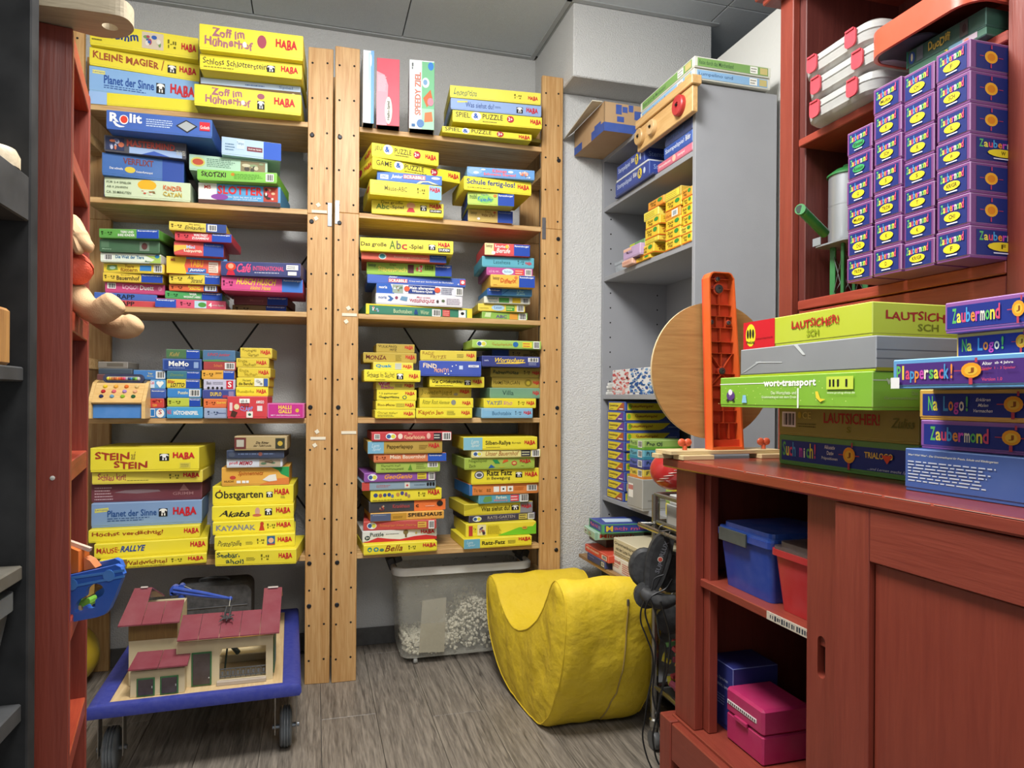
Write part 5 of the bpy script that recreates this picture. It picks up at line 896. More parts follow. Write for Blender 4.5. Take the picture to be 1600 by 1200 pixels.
wallbox('back_poster', ox0 - .01, 2.405, zd + .03, xb - .008, 2.4135, zd + .085, M('#e0a81c', .5)); wallbox('inner_ledge', ox0 - .01, 2.34, zd + .05, xb - .008, 2.40, zd + .054, M('#e0d0a4', .5))
wallbox('front_step', ox0 - .006, ym - .016, zd, ox1 + .002, ym - .0005, zd + .012, M('#b8a894', .5))
m = MB()
n = 9
for k in range(n + 1):
    x = ox0 + (ox1 - ox0) * (k + .02) / (n + .04); m.box(x - .001, ym + .012, oz0, x + .001, ym + .015, oz0 + .028)
for z in (.003, .026): m.box(ox0, ym + .012, oz0 + z, ox1, ym + .015, oz0 + z + .003)
for k in range(3):
    for j in (0.16, .5, .84): m.box(ox0 + (ox1 - ox0) * (k + j) / 3 - .0035, ym + .0125, oz0 + .008, ox0 + (ox1 - ox0) * (k + j) / 3 + .0035, ym + .0145, oz0 + .02)
fb('stall_fence', m, M('#5c5f60', .45))
m = MB(); m.cyl((ox0 + .02, 2.36, oz0 + .07), (ox0 + .045, 2.33, oz0 + .05), .008, 8); m.cyl((ox0 + .006, 2.33, oz0), (ox0 + .014, 2.33, oz0 + .08), .003, 6); fb('stall_tools', m, M('#1f3f38', .5))
dz1 = onY(*fz(770, 735), ym).z
d1 = wallbox('house_door', dx0, ym - .004, zd + .002, dx1, ym - .0005, dz1, GRNF); wallbox('door_leaf', dx0 + .004, ym - .0055, zd + .006, dx1 - .004, ym - .0041, dz1 - .004, M('#3c2c24', .5), d1)
m = MB(); m.ball((dx1 - .007, ym - .0065, zd + .025), .0022, 8); fb('door_knob', m, M('#b8b8b0', .4), d1)
def roofpan(nm, pts, z0, y0, sl, par=None, th=.004):
    """panel on a slope rising in +y; pts are (x, y)"""
    m = MB(); zf = lambda y: z0 + (y - y0) * sl; n = len(pts)
    V = [(x, y, zf(y)) for x, y in pts] + [(x, y, zf(y) + th) for x, y in pts]
    m.raw(V, [tuple(range(n))[::-1], tuple(range(n, 2 * n))] + [(i, (i + 1) % n, (i + 1) % n + n, i + n) for i in range(n)]); return fb(nm, m, ROOF, par)
y0 = 2.218; z0 = onY(*fz(1000, 608), y0).z; sl = .49; xe0, xe1 = onY(*fz(550, 645), y0).x, onY(*fz(1465, 580), y0).x
xs = onY(*fz(1320, 300), 2.36).x
ribs = [xe0 + (xs - xe0) * k / 4 for k in range(5)]
for k in range(4): roofpan('roof_panel', [(ribs[k] + .0006, y0), (ribs[k + 1] - .0006, y0), (ribs[k + 1] - .0006, 2.312), (ribs[k] + .0006, 2.312)], z0, y0, sl)
roofpan('roof_panel', [(xs + .0006, y0), (xe1, y0), (xe1, 2.40), (xs + .0006, 2.40)], z0, y0, sl)
m = MB(); zr = z0 + (2.40 - y0) * sl; m.raw([(xs, 2.40, zr), (xe1, 2.40, zr), (xe1, 2.47, zr - .045), (xs, 2.47, zr - .045), (xs, 2.40, zr + .004), (xe1, 2.40, zr + .004), (xe1, 2.47, zr - .041), (xs, 2.47, zr - .041)], [(0, 1, 2, 3), (7, 6, 5, 4), (0, 4, 5, 1), (1, 5, 6, 2), (2, 6, 7, 3), (3, 7, 4, 0)]); fb('rear_roof_panel', m, ROOF)
m = MB(); m.box(xs + .012, 2.392, zr + .004, xe1 - .012, 2.402, zr + .008, .001); fb('ridge_cap', m, M('#c8bcb4', .5))
# tall block
yt = 2.30; tx0, tx1 = onY(*fz(120, 620), yt).x, onY(*fz(555, 560), yt).x
y1 = 2.262; z1 = onY(*fz(300, 495), y1).z; te0, te1 = onY(*fz(22, 505), y1).x, onY(*fz(575, 470), y1).x
zw = z1 + (yt - y1) * .5 - .001
wallbox('tall_front_wall', tx0, yt, zd, tx1, yt + .006, zw); wallbox('timber_cladding', tx0 - .0005, yt - .0022, onY(*fz(300, 625), yt).z, tx1 + .0005, yt - .0003, zw, wood('clad', '#7c5f34', '#93743f', 'z', .5, 20., 6.))
wallbox('tall_side_wall', tx0, yt + .006, zd, tx0 + .006, 2.47, zw); wallbox('tall_side_wall', tx1 - .006, yt + .006, zd, tx1, 2.47, zw); wallbox('tall_rear_wall', tx0, 2.464, zd, tx1, 2.47, zw)
yr = 2.405; txs = onY(*fz(310, 200), 2.37).x; yc = 2.345; rb = [txs + (te1 - txs) * k / 2 for k in range(3)]
roofpan('roof_panel', [(te0, y1), (txs - .0006, y1), (txs - .0006, yr), (te0 + .012, yr)], z1, y1, .5)
for k in range(2): roofpan('roof_panel', [(rb[k] + .0006, y1), (rb[k + 1] - .0006, y1), (rb[k + 1] - .0006, yc), (rb[k] + .0006, yc)], z1, y1, .5)
m = MB(); zr2 = z1 + (yr - y1) * .5; m.box(te0 + .03, yr - .008, zr2 + .004, txs - .012, yr + .002, zr2 + .008, .001); fb('ridge_cap', m, M('#c8bcb4', .5))
m = MB(); X0, X1 = te0 + .012, txs + .02; m.raw([(X0, yr, zr2), (X1 - .02, yr, zr2), (X1, 2.49, zr2 - .05), (X0, 2.49, zr2 - .05), (X0, yr, zr2 + .004), (X1 - .02, yr, zr2 + .004), (X1, 2.49, zr2 - .046), (X0, 2.49, zr2 - .046)], [(0, 1, 2, 3), (7, 6, 5, 4), (0, 4, 5, 1), (1, 5, 6, 2), (2, 6, 7, 3), (3, 7, 4, 0)]); fb('rear_roof_panel', m, ROOF)
# low annexe
ya = 2.212; ax0, ax1 = onY(*fz(132, 1100), ya).x, onY(*fz(620, 1080), ya).x; zA = onY(*fz(380, 893), ya).z
wallbox('annexe_wall', ax0, ya, zd, ax1, yt - .001, zA)
y2 = 2.196; z2 = onY(*fz(380, 885), y2).z; az0, az1 = onY(*fz(112, 905), y2).x, onY(*fz(645, 865), y2).x; zu = onY(*fz(420, 735), 2.272).z; ssl = (zu - z2) / (2.272 - y2); mid = (az0 + az1) / 2
roofpan('annexe_roof_panel', [(az0, y2), (mid - .0006, y2), (mid - .0006, 2.275), (az0 + .008, 2.275)], z2, y2, ssl); roofpan('annexe_roof_panel', [(mid + .0006, y2), (az1, y2), (az1, 2.275), (mid + .0006, 2.275)], z2, y2, ssl)
for xx0, xx1 in ((192, 355), (402, 566)):
    wx0, wx1 = onY(*fz(xx0, 1040), ya).x, onY(*fz(xx1, 1040), ya).x; wz0, wz1 = onY(*fz(280, 1132), ya).z, onY(*fz(280, 965), ya).z
    w1 = wallbox('window_frame', wx0, ya - .003, max(wz0, zd + .001), wx1, ya - .0005, wz1, GRNF); wallbox('window_pane', wx0 + .004, ya - .0042, max(wz0, zd + .001) + .004, wx1 - .004, ya - .0031, wz1 - .004, M('#3a2c2c', .15), w1)
    m = MB(); m.box(wx1 - .008, ya - .005, (wz0 + wz1) / 2 - .003, wx1 - .006, ya - .0042, (wz0 + wz1) / 2 + .003); fb('window_catch', m, M('#b8b8b0', .4), w1)
# crane
kc = onY(286, 960, 2.52); kb = Vector((kc.x, 2.52, zd))
cr = thing('toy_crane', 'blue toy crane with black grab reaching over the farmhouse', 'toy crane', kb)
def kp(px, py, y): return onY(px, py, y) - kb
BLC = M('#1c4cb8', .35)
m = MB(); t0 = kp(284, 925, 2.52)
m.cyl((t0.x, 0, 0), (t0.x, 0, t0.z), .012, 12); m.box(t0.x - .035, -.035, 0, t0.x + .035, .035, .006, .001); m.build('mast', BLC, cr)
m = MB(); a, b = kp(272, 922, 2.49), kp(360, 935, 2.39)
for s in (-.006, .006): m.tube([a + Vector((0, 0, s)), a.lerp(b, .5) + Vector((0, 0, s * .8)), b], [.007, .006, .004], 8)
m.ball(b, .007, 10); m.build('boom', BLC, cr)
m = MB(); m.cyl(t0 + Vector((-.02, -.012, .01)), t0 + Vector((-.02, .012, .01)), .015, 16); m.cyl(t0 + Vector((-.0, -.014, .018)), t0 + Vector((.0, .014, .018)), .010, 14); m.box(t0.x - .035, -.012, t0.z - .008, t0.x + .022, .012, t0.z + .006, .002); m.build('winch', BLC, cr)
m = MB(); m.tube([t0 + Vector((0, 0, .024)), a.lerp(b, .45) + Vector((0, 0, .004))], .0008, 5); g0 = kp(358, 948, 2.30); m.tube([b, g0], .0008, 5); m.build('cord', M('#d8d8d0', .6), cr)
m = MB(); g1 = kp(354, 966, 2.268)
for s in (-.007, .007): m.tube([g0 + Vector((s, 0, 0)), g1 + Vector((s, 0, 0))], .0028, 6)
for k in range(3): q_ = g0.lerp(g1, k / 2.); m.box(q_.x - .010, q_.y - .002, q_.z - .002, q_.x + .010, q_.y + .002, q_.z + .002)
for s in (-1, 0, 1):
    m.tube([g1, g1 + Vector((s * .014 + .003, -.006, .001)), g1 + Vector((s * .020, -.012, -.006))], [.0028, .0026, .001], 6); m.tube([g1, g1 + Vector((s * .014, .008, .006)), g1 + Vector((s * .02, .014, .004))], [.0028, .0026, .001], 6)
m.build('grab', M('#1c1c1e', .4), cr)
# black bag
b0 = onZ(272, 968, zd); bx0, bx1 = onY(268, 940, 2.74).x, onY(393, 940, 2.74).x; bt = onY(340, 914, 2.74).z
bg = thing('black_bag', 'black fabric carrying case lying behind the toy farmhouse', 'bag', ((bx0 + bx1) / 2, 2.80, zd)); w2 = (bx1 - bx0) / 2; hb = bt - zd
m = MB(); m.prism(rrect(-w2, 0, w2, hb, .03, 6), -.075, .075, T=frame((0, 0, 0), (1, 0, 0), (0, 0, 1), (0, -1, 0))); m.build('case_body', M('#18181a', .7, .1, 60., 0., .2, 400.), bg)
m = MB(); m.tube([(-w2 * .9, -.0765, hb * .55), (w2 * .9, -.0765, hb * .58)], .002, 6); m.build('zip', M('#2c2c30', .4), bg)
m = MB(); m.tube(spline([(-.05, 0, hb - .002), (-.045, 0, hb + .01), (0, 0, hb + .014), (.045, 0, hb + .01), (.05, 0, hb - .002)], 5), .005, 8); m.build('handle', M('#18181a', .7), bg)
# toy cash register on the fourth shelf
cz = SH[3]; RGp = lambda x, y: (130 + x / 12., 570 + y / 12.)
dF = .06; pl_ = FL.a - FL.n * dF
p0 = onP(*RGp(80, 1035), pl_, FL.n); p1 = onP(*RGp(1160, 1035), pl_, FL.n); Wc = (p1 - p0).dot(FL.u); p0.z = cz
reg = thing('toy_cash_register', 'wooden toy cash register with coloured buttons on the fourth shelf', 'toy', p0, thL)
hz = lambda y: onP(*RGp(600, y), pl_, FL.n).z - onP(*RGp(600, 1035), pl_, FL.n).z
RW = wood('register_wood', '#d8a860', '#e8c484', 'x', .4, 10., 3.)
hs, ht = hz(710), hz(380) + .006; dep_ = .17
side = [(0, 0), (dep_, 0), (dep_, ht + .008), (.075, ht + .008), (.045, ht - .002), (.006, hs + .006), (0, hs)]
for x in (0, Wc - .012):
    m = MB(); m.prism(side, x, x + .012, T=frame((0, 0, 0), (0, 1, 0), (0, 0, 1), (1, 0, 0))); m.build('side_board', RW, reg, smooth=False)
m = MB(); m.box(.0125, .012, .001, Wc - .0125, dep_ - .01, hs - .012, .001); m.build('drawer', M('#3f86d0', .4), reg, smooth=False)
T = frame((.0125, .004, hs - .010), (1, 0, 0), Vector((0, .05, ht - hs + .002)).normalized()); Ls = math.hypot(.05, ht - hs + .002)
m = MB(); m.box(0, 0, 0, Wc - .025, Ls, .01, .0006, T=T); pad = m.build('keypad', RW, reg, smooth=False)
cols = [['#1c2c5c', '#6a98b8', '#88b828', '#1c5c34'], ['#b8202c', '#d86470', '#a884c0', '#e0a880'], ['#e8c828', '#e8a83c', '#e06c28', '#d8b878']]
for j in range(3):
    for i in range(4):
        m = MB(); m.lathe([(.0075, 0), (.0072, .003), (.005, .0058), (.001, .0068)], 14, T @ Matrix.Translation(((Wc - .025) * (.17 + .215 * i + .025 * j * .6), Ls * (.3 + .25 * j), .0101))); m.build('button', M(cols[j][i], .3, 0.), pad)
m = MB(); m.prism(rrect(.03, -.002, Wc - .02, .030, .015, 6), 0, .012, T=frame((0, .066, ht), (1, 0, 0), (0, 0, 1), (0, -1, 0))); bd_ = m.build('bead_frame', M('#141c48', .4), reg, smooth=False)
m = MB(); m.prism(rrect(.042, .006, Wc - .032, .021, .007, 6), 0, .0008, T=frame((0, .0538, ht), (1, 0, 0), (0, 0, 1), (0, -1, 0))); m.build('bead_slot', M('#b8b4a8', .5), bd_, smooth=False)
bc_ = ['#e8dc3c', '#d8a83c', '#c87838', '#b85830', '#e8883c', '#e06030', '#d03830', '#d84878', '#b8a8b8', '#2c3c6c', '#3c84b8', '#2c6c3c', '#88c848', '#c8ccc8']
for k, c in enumerate(bc_):
    m = MB(); m.ball((.048 + (Wc - .086) * k / 13., .0515, ht + .0135), .0058, 10); m.build('bead', M(c, .3, 0.), bd_)
# ------------------------------------------------------------------ clear tub with packing foam
tq = Vector((.61, 2.95, 0))
tub = thing('storage_tub', 'translucent tub of packing foam under the rack beside pillar', 'tub', tq)
TPL = clearplastic('tub_plastic', '#e4e1d2', .3, .3)
tx0, tx1, ty0, ty1, tz = .325, .89, 2.815, 3.10, .402
def tring(z, ins, r_): return [(x - tq.x, y - tq.y, z) for x, y in rrect(tx0 + ins, ty0 + ins, tx1 - ins, ty1 - ins, r_, 5)]
m = MB(); rings = [tring(.032, .05, .03), tring(.024, .035, .035), tring(.028, .028, .04), tring(.05, .022, .04), tring(tz - .03, .004, .045)]; n = len(rings[0]); V = sum(rings, [])
F = [tuple(range(n))[::-1]] + [(j * n + i, j * n + (i + 1) % n, (j + 1) * n + (i + 1) % n, (j + 1) * n + i) for j in range(len(rings) - 1) for i in range(n)]
m.raw(V, F); m.build('tub_wall', TPL, tub)
m = MB(); prof = [(-.002, -.03), (-.012, -.026), (-.014, -.004), (-.008, .004), (.002, .004), (.006, -.002)]; V = []
for ins, dzz in prof: V += tring(tz + dzz, ins, .05)
k = len(prof); m.raw(V, [(j % k * n + i, j % k * n + (i + 1) % n, (j + 1) % k * n + (i + 1) % n, (j + 1) % k * n + i) for j in range(k) for i in range(n)]); m.build('rim', M('#efeee6', .4), tub)
for s, x in ((-1, tx0 - tq.x), (1, tx1 - tq.x)):
    m = MB(); m.box(-.02, -.045, -.03, .012, .045, .022, .004, T=TR(x + (-.006 if s < 0 else .012), 0, tz + .008, 0, 0, .35 * s)); m.box(-.012, -.035, .0, .02, .035, .03, .004, T=TR(x - s * .02, 0, tz + .004, 0, 0, .3 * s)); m.build('clip_handle', M('#1c1d1c', .45), tub, smooth=False)
for sx in (-1, 1):
    for sy in (-1, 1):
        m = MB(); m.lathe([(.010, -.008), (.012, -.004), (.012, .004), (.010, .008)], 16, frame((sx * .2, sy * .095, .0122), (0, 1, 0), (0, 0, 1), (1, 0, 0))); m.build('roller', M('#8c8c86', .5), tub)
m = MB(); V = [(-.17, -.118), (-.055, -.118), (-.062, -.112), (-.185, -.112)]
T = frame((.0, ty0 - tq.y + .008, 0), (1, 0, 0), (0, .05, 1), (0, -1, 0)); m.prism([(-.19, .055), (-.085, .048), (-.075, .27), (-.175, .265)], 0, .0012, T=T); m.build('label_sheet', clearplastic('sheet_plastic', '#c4bca4', .5, .4), tub, smooth=False)
rg = random.Random(3); m = MB()
for k in range(2300):
    u = rg.random(); v = rg.random(); x = tx0 + .04 + (tx1 - tx0 - .08) * u; hh = .035 + (.07 + .15 * math.exp(-((u - .62) / .24) ** 2)) * (rg.random() ** .6)
    y = ty0 + .036 + (ty1 - ty0 - .075) * (v ** 2.2); a = rg.uniform(.005, .0085); T = TR(x - tq.x, y - tq.y, hh, rg.uniform(0, 6), rg.uniform(0, 6), rg.uniform(0, 6))
    m.box(-a, -a * .6, -a * .6, a, a * .6, a * .6, a * .25, T=T)
o = m.build('packing_foam', M('#e6dec4', .8, .06, 60.), smooth=False); o.location = tq; tag(o, 'cream packing foam pellets heaped inside the translucent tub', 'packing foam', kind='stuff')

# ------------------------------------------------------------------ yellow foam chair
from mathutils import noise as mnoise
cq = Vector((.88, 2.36, 0))
ch = thing('foam_chair', "yellow fabric covered child's foam rocking chair on the floor", 'chair', cq)
prof = [(2.70, .395), (2.745, .375), (2.76, .32), (2.745, .22), (2.68, .12), (2.57, .045), (2.42, .008), (2.27, .0), (2.17, .012), (2.09, .09), (2.03, .21), (1.995, .34), (1.985, .44), (2.0, .50), (2.045, .525), (2.09, .505), (2.14, .44), (2.21, .36), (2.30, .295), (2.40, .265), (2.50, .275), (2.58, .32), (2.64, .375)]
prof = [(2.37 + (y - 2.37) * .92 if y > 2.37 else y, z) for y, z in prof]; sp_ = smooth([(y, z) for y, z in prof], 4); npf = len(sp_); cy_, cz_ = 2.37, .2
NS = 26; V = []
for k in range(NS + 1):
    u = k / NS
    for y, z in sp_:
        e_ = abs(2 * u - 1); sc = 1. if e_ < .86 else 1. - .035 * ((e_ - .86) / .14) ** 2
        yy = cy_ + (y - cy_) * sc; zz = max(.0, cz_ + (z - cz_) * sc)
        xl = .735 - (yy - 2.15) * .10; xr = 1.075; sag = .012 * math.sin(PI * u) if .26 < z and 2.15 < y < 2.6 else 0.
        nz = .009 * mnoise.noise(Vector((yy * 9, zz * 9, u * 3.2))) + .004 * mnoise.noise(Vector((yy * 24, zz * 24, u * 8)))
        V.append((xl + (xr - xl) * u - cq.x + (-.010 if k == 0 else .010 if k == NS else 0) * 0, yy - cq.y + nz, max(0., zz - sag + nz * .7)))
FAB = M('#e6c40e', .72, .04, 25., 0., .5, 30.)
m = MB(); m.raw(V, [(k * npf + i, k * npf + (i + 1) % npf, (k + 1) * npf + (i + 1) % npf, (k + 1) * npf + i) for k in range(NS) for i in range(npf)])
# side faces: strips between the outer curve and the seat curve, slightly bulged
ia = 0; ib = 14 * 4; outer = list(range(ia, ib + 1)); inner = [(i % npf) for i in range(npf, ib - 1, -1)]
def resamp(P, n):
    L_ = [0.]
    for i in range(1, len(P)): L_.append(L_[-1] + (P[i] - P[i - 1]).length)
    o = []
    for k in range(n + 1):
        s_ = L_[-1] * k / n; j = 0
        while j < len(P) - 2 and L_[j + 1] < s_: j += 1
        f = 0 if L_[j + 1] == L_[j] else (s_ - L_[j]) / (L_[j + 1] - L_[j]); o.append(P[j].lerp(P[j + 1], min(1, f)))
    return o
for k0, sgn in ((0, -1), (NS, 1)):
    po = resamp([Vector(V[k0 * npf + i]) for i in outer], 60); pi_ = resamp([Vector(V[k0 * npf + i]) for i in inner], 60); K = 10; rows = []
    for j in range(K + 1):
        f = j / K; row = []
        for a_, b_ in zip(po, pi_):
            q_ = a_.lerp(b_, f); w_ = math.sin(PI * f) * min(1, (a_ - b_).length / .1); q_.x += sgn * w_ * (.010 + .016 * mnoise.noise(Vector(((q_.y + q_.z * .7) * 13, (q_.z - q_.y) * 4, sgn * 3))) + .006 * mnoise.noise(Vector(((q_.y - q_.z) * 22, q_.z * 12, 7)))); row.append(q_)
        rows.append(row)
    for j in range(K):
        P = rows[j] + rows[j + 1]; n_ = 61; m.raw(P, [(i, i + 1, i + 1 + n_, i + n_) for i in range(n_ - 1)])
o = m.build('cover', FAB, ch, ang=60)
me = o.data
import bmesh
bm = bmesh.new(); bm.from_mesh(me); bmesh.ops.remove_doubles(bm, verts=bm.verts, dist=.0004); bmesh.ops.recalc_face_normals(bm, faces=bm.faces); bm.to_mesh(me); bm.free()
for k0 in (0, NS):
    m = MB(); pts = [Vector(V[k0 * npf + i]) for i in range(npf)]; m.tube(pts + [pts[0]], .0028, 6); m.build('piping', FAB, ch)
zp_ = [(.935, 1.992, .455), (.935, 1.993, .40), (.933, 2.004, .33), (.930, 2.028, .23), (.922, 2.06, .15), (.91, 2.10, .08), (.885, 2.16, .02)]
zi = [Vector(V[int(round(16.4 - 1.6 * ((50 - i) / 17.) ** 2)) * npf + i]) + Vector((0, -.0022, 0)) for i in range(50, 32, -1)]
m = MB(); m.tube(zi, .0026, 6); zo = m.build('zip', M('#a88c3c', .5), ch)
m = MB(); m.box(-.004, -.012, -.02, .004, -.006, .0, .001, T=Matrix.Translation(zi[0] + Vector((0, .006, 0)))); m.build('zip_puller', M('#8c8474', .35, 0., 30., .7), zo, smooth=False)

# ------------------------------------------------------------------ grey cabinet
GC = M('#9b9ca0', .55, .03, 8., 0., .05, 300.); gq = (1.36, 2.41, 0)
gc = thing('grey_cabinet', 'tall open grey office cabinet beside the plaster pillar', 'cabinet', gq)
def gb_(nm, x0, y0, z0, x1, y1, z1, mat=GC, c=.001, par=None):
    m = MB(); m.box(x0, y0, z0, x1, y1, z1, c); return m.build(nm, mat, par or gc, gq, smooth=False)
np_ = gb_('side_panel', 1.2, 2.018, 0, 1.512, 2.036, 2.14); fp_ = gb_('side_panel', 1.2, 2.767, 0, 1.512, 2.785, 2.14)
gb_('top_board', 1.2, 2.0365, 2.122, 1.512, 2.7665, 2.14); gb_('back_panel', 1.505, 2.0365, .02, 1.511, 2.7665, 2.122)
GSH = [1.925, 1.625, 1.117, .682, .428, .06]
for z in GSH: gb_('shelf_board', 1.203, 2.0368, z - .019, 1.504, 2.7662, z)
m = MB()
for x in (1.235, 1.46):
    z = .15
    while z < 2.05: m.lathe([(.0035, 0), (.0035, .0005)], 8, frame((x, 2.7668, z), (1, 0, 0), (0, 0, 1), (0, -1, 0))); z += .064
m.build('peg_holes', DARK, fp_, gq)['kind'] = 'stuff'
FG = Frame((1.2, 2.785), -PI / 2); GZ = (880, 90, 3.243); zt_ = 2.1402
# cardboard carton on top
A = onZ(897.5, 243.8, zt_); B = onZ(943.8, 203.8, zt_); Cc = onZ(995, 207.5, zt_)
CARD = M('#b89468', .75, .06, 14., 0., .1, 120.); INK = M('#2f50a0', .6, .04)
car = thing('cardboard_carton', 'open brown cardboard carton with blue print on top of grey cabinet', 'carton', (B.x, B.y, zt_))
hB = onP(943.8, 158, B, CAMF).z - B.z; u1 = (A - B); u2 = (Cc - B); u1.z = u2.z = 0; l1, l2 = u1.length, u2.length; u1.normalize(); u2.normalize()
u2 = (u2 - u1 * u2.dot(u1)).normalized()
if l1 > .3: l1 = .3
th_ = .004
def cwall(nm, p, u, L, nrm, h0, h1, par=car):
    m = MB(); V = [p, p + u * L, p + u * L + UP * h1, p + UP * h0]; V = V + [q_ + nrm * th_ for q_ in V]
    m.convex([tuple(v) for v in V], [(0, 1, 2, 3), (4, 5, 6, 7), (0, 1, 5, 4), (1, 2, 6, 5), (2, 3, 7, 6), (3, 0, 4, 7)], [0] * 6); return m.build(nm, CARD, par, smooth=False)
Z0 = Vector((0, 0, 0)); L2 = max(l2 + .06, .2)
w1 = cwall('carton_side', Z0, u1, l1, u2, hB, hB * .92); w2_ = cwall('carton_side', Z0, u2, L2, u1, hB, hB * .98)
cwall('carton_side', u1 * l1, u2, L2, -u1, hB * .92, hB); cwall('carton_side', u2 * L2, u1, l1, -u2, hB, hB)
m = MB(); V = [u1 * .004 + u2 * .004, u1 * (l1 - .004) + u2 * .004, u1 * (l1 - .004) + u2 * (L2 - .004), u1 * .004 + u2 * (L2 - .004)]
m.convex([tuple(v) for v in V] + [tuple(v + UP * .003) for v in V], [(0, 1, 2, 3), (4, 5, 6, 7)] + [(i, (i + 1) % 4, (i + 1) % 4 + 4, i + 4) for i in range(4)], [0] * 6); m.build('carton_base', CARD, car, smooth=False)
m = MB(); a_ = UP * hB; V = [a_ + u1 * .01 - u2 * .002, UP * hB * .92 + u1 * l1 - u2 * .002, UP * (hB * .55) + u1 * (l1 + .01) - u2 * .05, UP * (hB * .95) + u1 * .0 - u2 * .05]
V2 = [v + Vector((0, 0, .004)) for v in V]; m.convex([tuple(v) for v in V + V2], [(0, 1, 2, 3), (4, 5, 6, 7)] + [(i, (i + 1) % 4, (i + 1) % 4 + 4, i + 4) for i in range(4)], [0] * 6); m.build('carton_flap', M('#d8d0bc', .7), car, smooth=False)
m = MB(); b_ = -u2 * .0006
def patch(mb, p, u, nrm, q0, q1, z0, z1): V = [p + u * q0 + UP * z0 + nrm, p + u * q1 + UP * z0 + nrm, p + u * q1 + UP * z1 + nrm, p + u * q0 + UP * z1 + nrm]; mb.raw(V, [(0, 1, 2, 3)])
patch(m, Z0, u1, -u2 * .0006, .0, l1 * .4, .0, hB * .3); patch(m, Z0, u1, -u2 * .0006, l1 * .1, l1 * .3, hB * .3, hB * .42); patch(m, Z0, u1, -u2 * .0006, l1 * .72, l1, .0, hB * .28)
m.build('printed_band', INK, w1, smooth=False)
m = MB(); nn_ = -u1 * .0006; patch(m, Z0, u2, nn_, .0, L2, .0, hB * .3)
for q0, q1, z0, z1 in ((.05, .075, .62, .95), (.078, .10, .7, .9), (.105, .125, .75, .98), (.055, .085, .36, .55), (.13, .16, .5, .8), (.135, .16, .33, .45)): patch(m, Z0, u2, nn_, q0, q1, hB * z0, hB * z1)
m.build('printed_band', INK, w2_, smooth=False)
# wooden wheel toy hooked over the cabinet edge, puzzle boxes on it
wt = onX(997, 199, 1.17); wb = onX(1083, 131, 1.17); hT = .086; y_a, y_b = wt.y, max(wb.y, 1.97)
toy = thing('wheel_toy', 'wooden pull toy board with round wheels at the grey cabinet top edge', 'toy', (1.18, (y_a + y_b) / 2, 2.03))
tO = (1.18, (y_a + y_b) / 2, 2.03); TW = wood('toy_beech', '#c99a5e', '#ddb67c', 'y', .45, 12., 2.)
m = MB(); m.box(1.168, y_b, 2.03, 1.188, y_a, 2.03 + hT, .002); m.build('side_board', TW, toy, tO, smooth=False)
m = MB(); m.box(1.160, y_b - .01, 2.03 + hT + .0003, 1.196, y_a + .004, 2.146, .002); m.box(1.197, y_b + .05, 2.1404, 1.40, y_a - .02, 2.146, .001); m.build('top_board', TW, toy, tO, smooth=False)
for px, py, c, rr in ((1061, 165, '#b81c20', .034), (1019, 199, '#d8b078', .028), (1000, 214, '#c8a064', .031)):
    p = onX(px, py, 1.162); m = MB(); m.lathe([(rr, 0), (rr, .012), (rr * .9, .016), (rr * .32, .016), (rr * .3, .012), (rr * .1, .012)], 26, frame((1.1675, p.y, p.z), (0, 1, 0), (0, 0, 1), (-1, 0, 0))); wh = m.build('wheel', M(c, .4, .05), toy, tO)
    m = MB(); m.lathe([(.004, 0), (.004, .006)], 10, frame((1.1550, p.y + .003, p.z + .003), (0, 1, 0), (0, 0, 1), (-1, 0, 0))); m.build('wheel_peg', DARK, wh, tO)
zz = 2.1465
for lab, col, bandc, dz_ in (('cream puzzle box with blue band, lower of two on grey cabinet', '#dcdcd0', '#8cb4d8', .0), ('cream puzzle box with green band, upper of two on grey cabinet', '#dcdccc', '#7ca45c', .002)):
    pr = [r(.04, .12, .96, .88, bandc), t('Lumpelino und' if dz_ == 0 else 'Reise durch das Märchenland', .06, .3, .5, .7, '#3c5c3c' if dz_ else '#3c5c84', ''), r(.72, .18, .82, .82, WHT), r(.85, .2, .95, .8, '#c8b878'), sm(.73, .25, .81, .75, 2, '#8c8c7c')]
    gbox(lab, (1.185 - dz_, 2.39 - dz_ * 3, zz), -PI / 2, .385, .29, .0355, col, pr, (), pr, group='puzzle boxes on the grey cabinet', name='puzzle_box', cat='puzzle box'); zz += .036
# stamp game boxes
SB = '#1f3c94'
st_ = lambda: [t('Stempelspiel', .06, .3, .5, .78, '#c8d4ec', ''), t('Bilder', .55, .5, .66, .85, WHT, ''), e(.68, .15, .8, .9, '#e0c83c'), t('R', .71, .28, .77, .78, NAVY, 'b'), e(.84, .3, .9, .75, '#c8d4ec')]
GSB = 'stamp games on the top shelf of the grey cabinet'
stack(FG, GZ, GSH[0], .01, 'far stack, top shelf, grey cabinet', [
 ('thin dark blue box', 262, 715, 722, 455, 585, '#1c2c6c', []),
 ('dark blue box with yellow seal', 265, 650, 715, 437, 545, SB, st_(), {'r': [t('Stempelspiel', .1, .3, .8, .75, '#8ca4d8', '')]}),
 ('white edged thin box', 270, 640, 650, 430, 538, '#d8dce0', []),
 ('dark blue box, yellow letter seal', 272, 572, 640, 412, 470, SB, st_(), {'r': [t('Stempelspiel', .1, .3, .9, .75, '#8ca4d8', '')]}),
], GSB, D=.17, auto=False, back=.3)
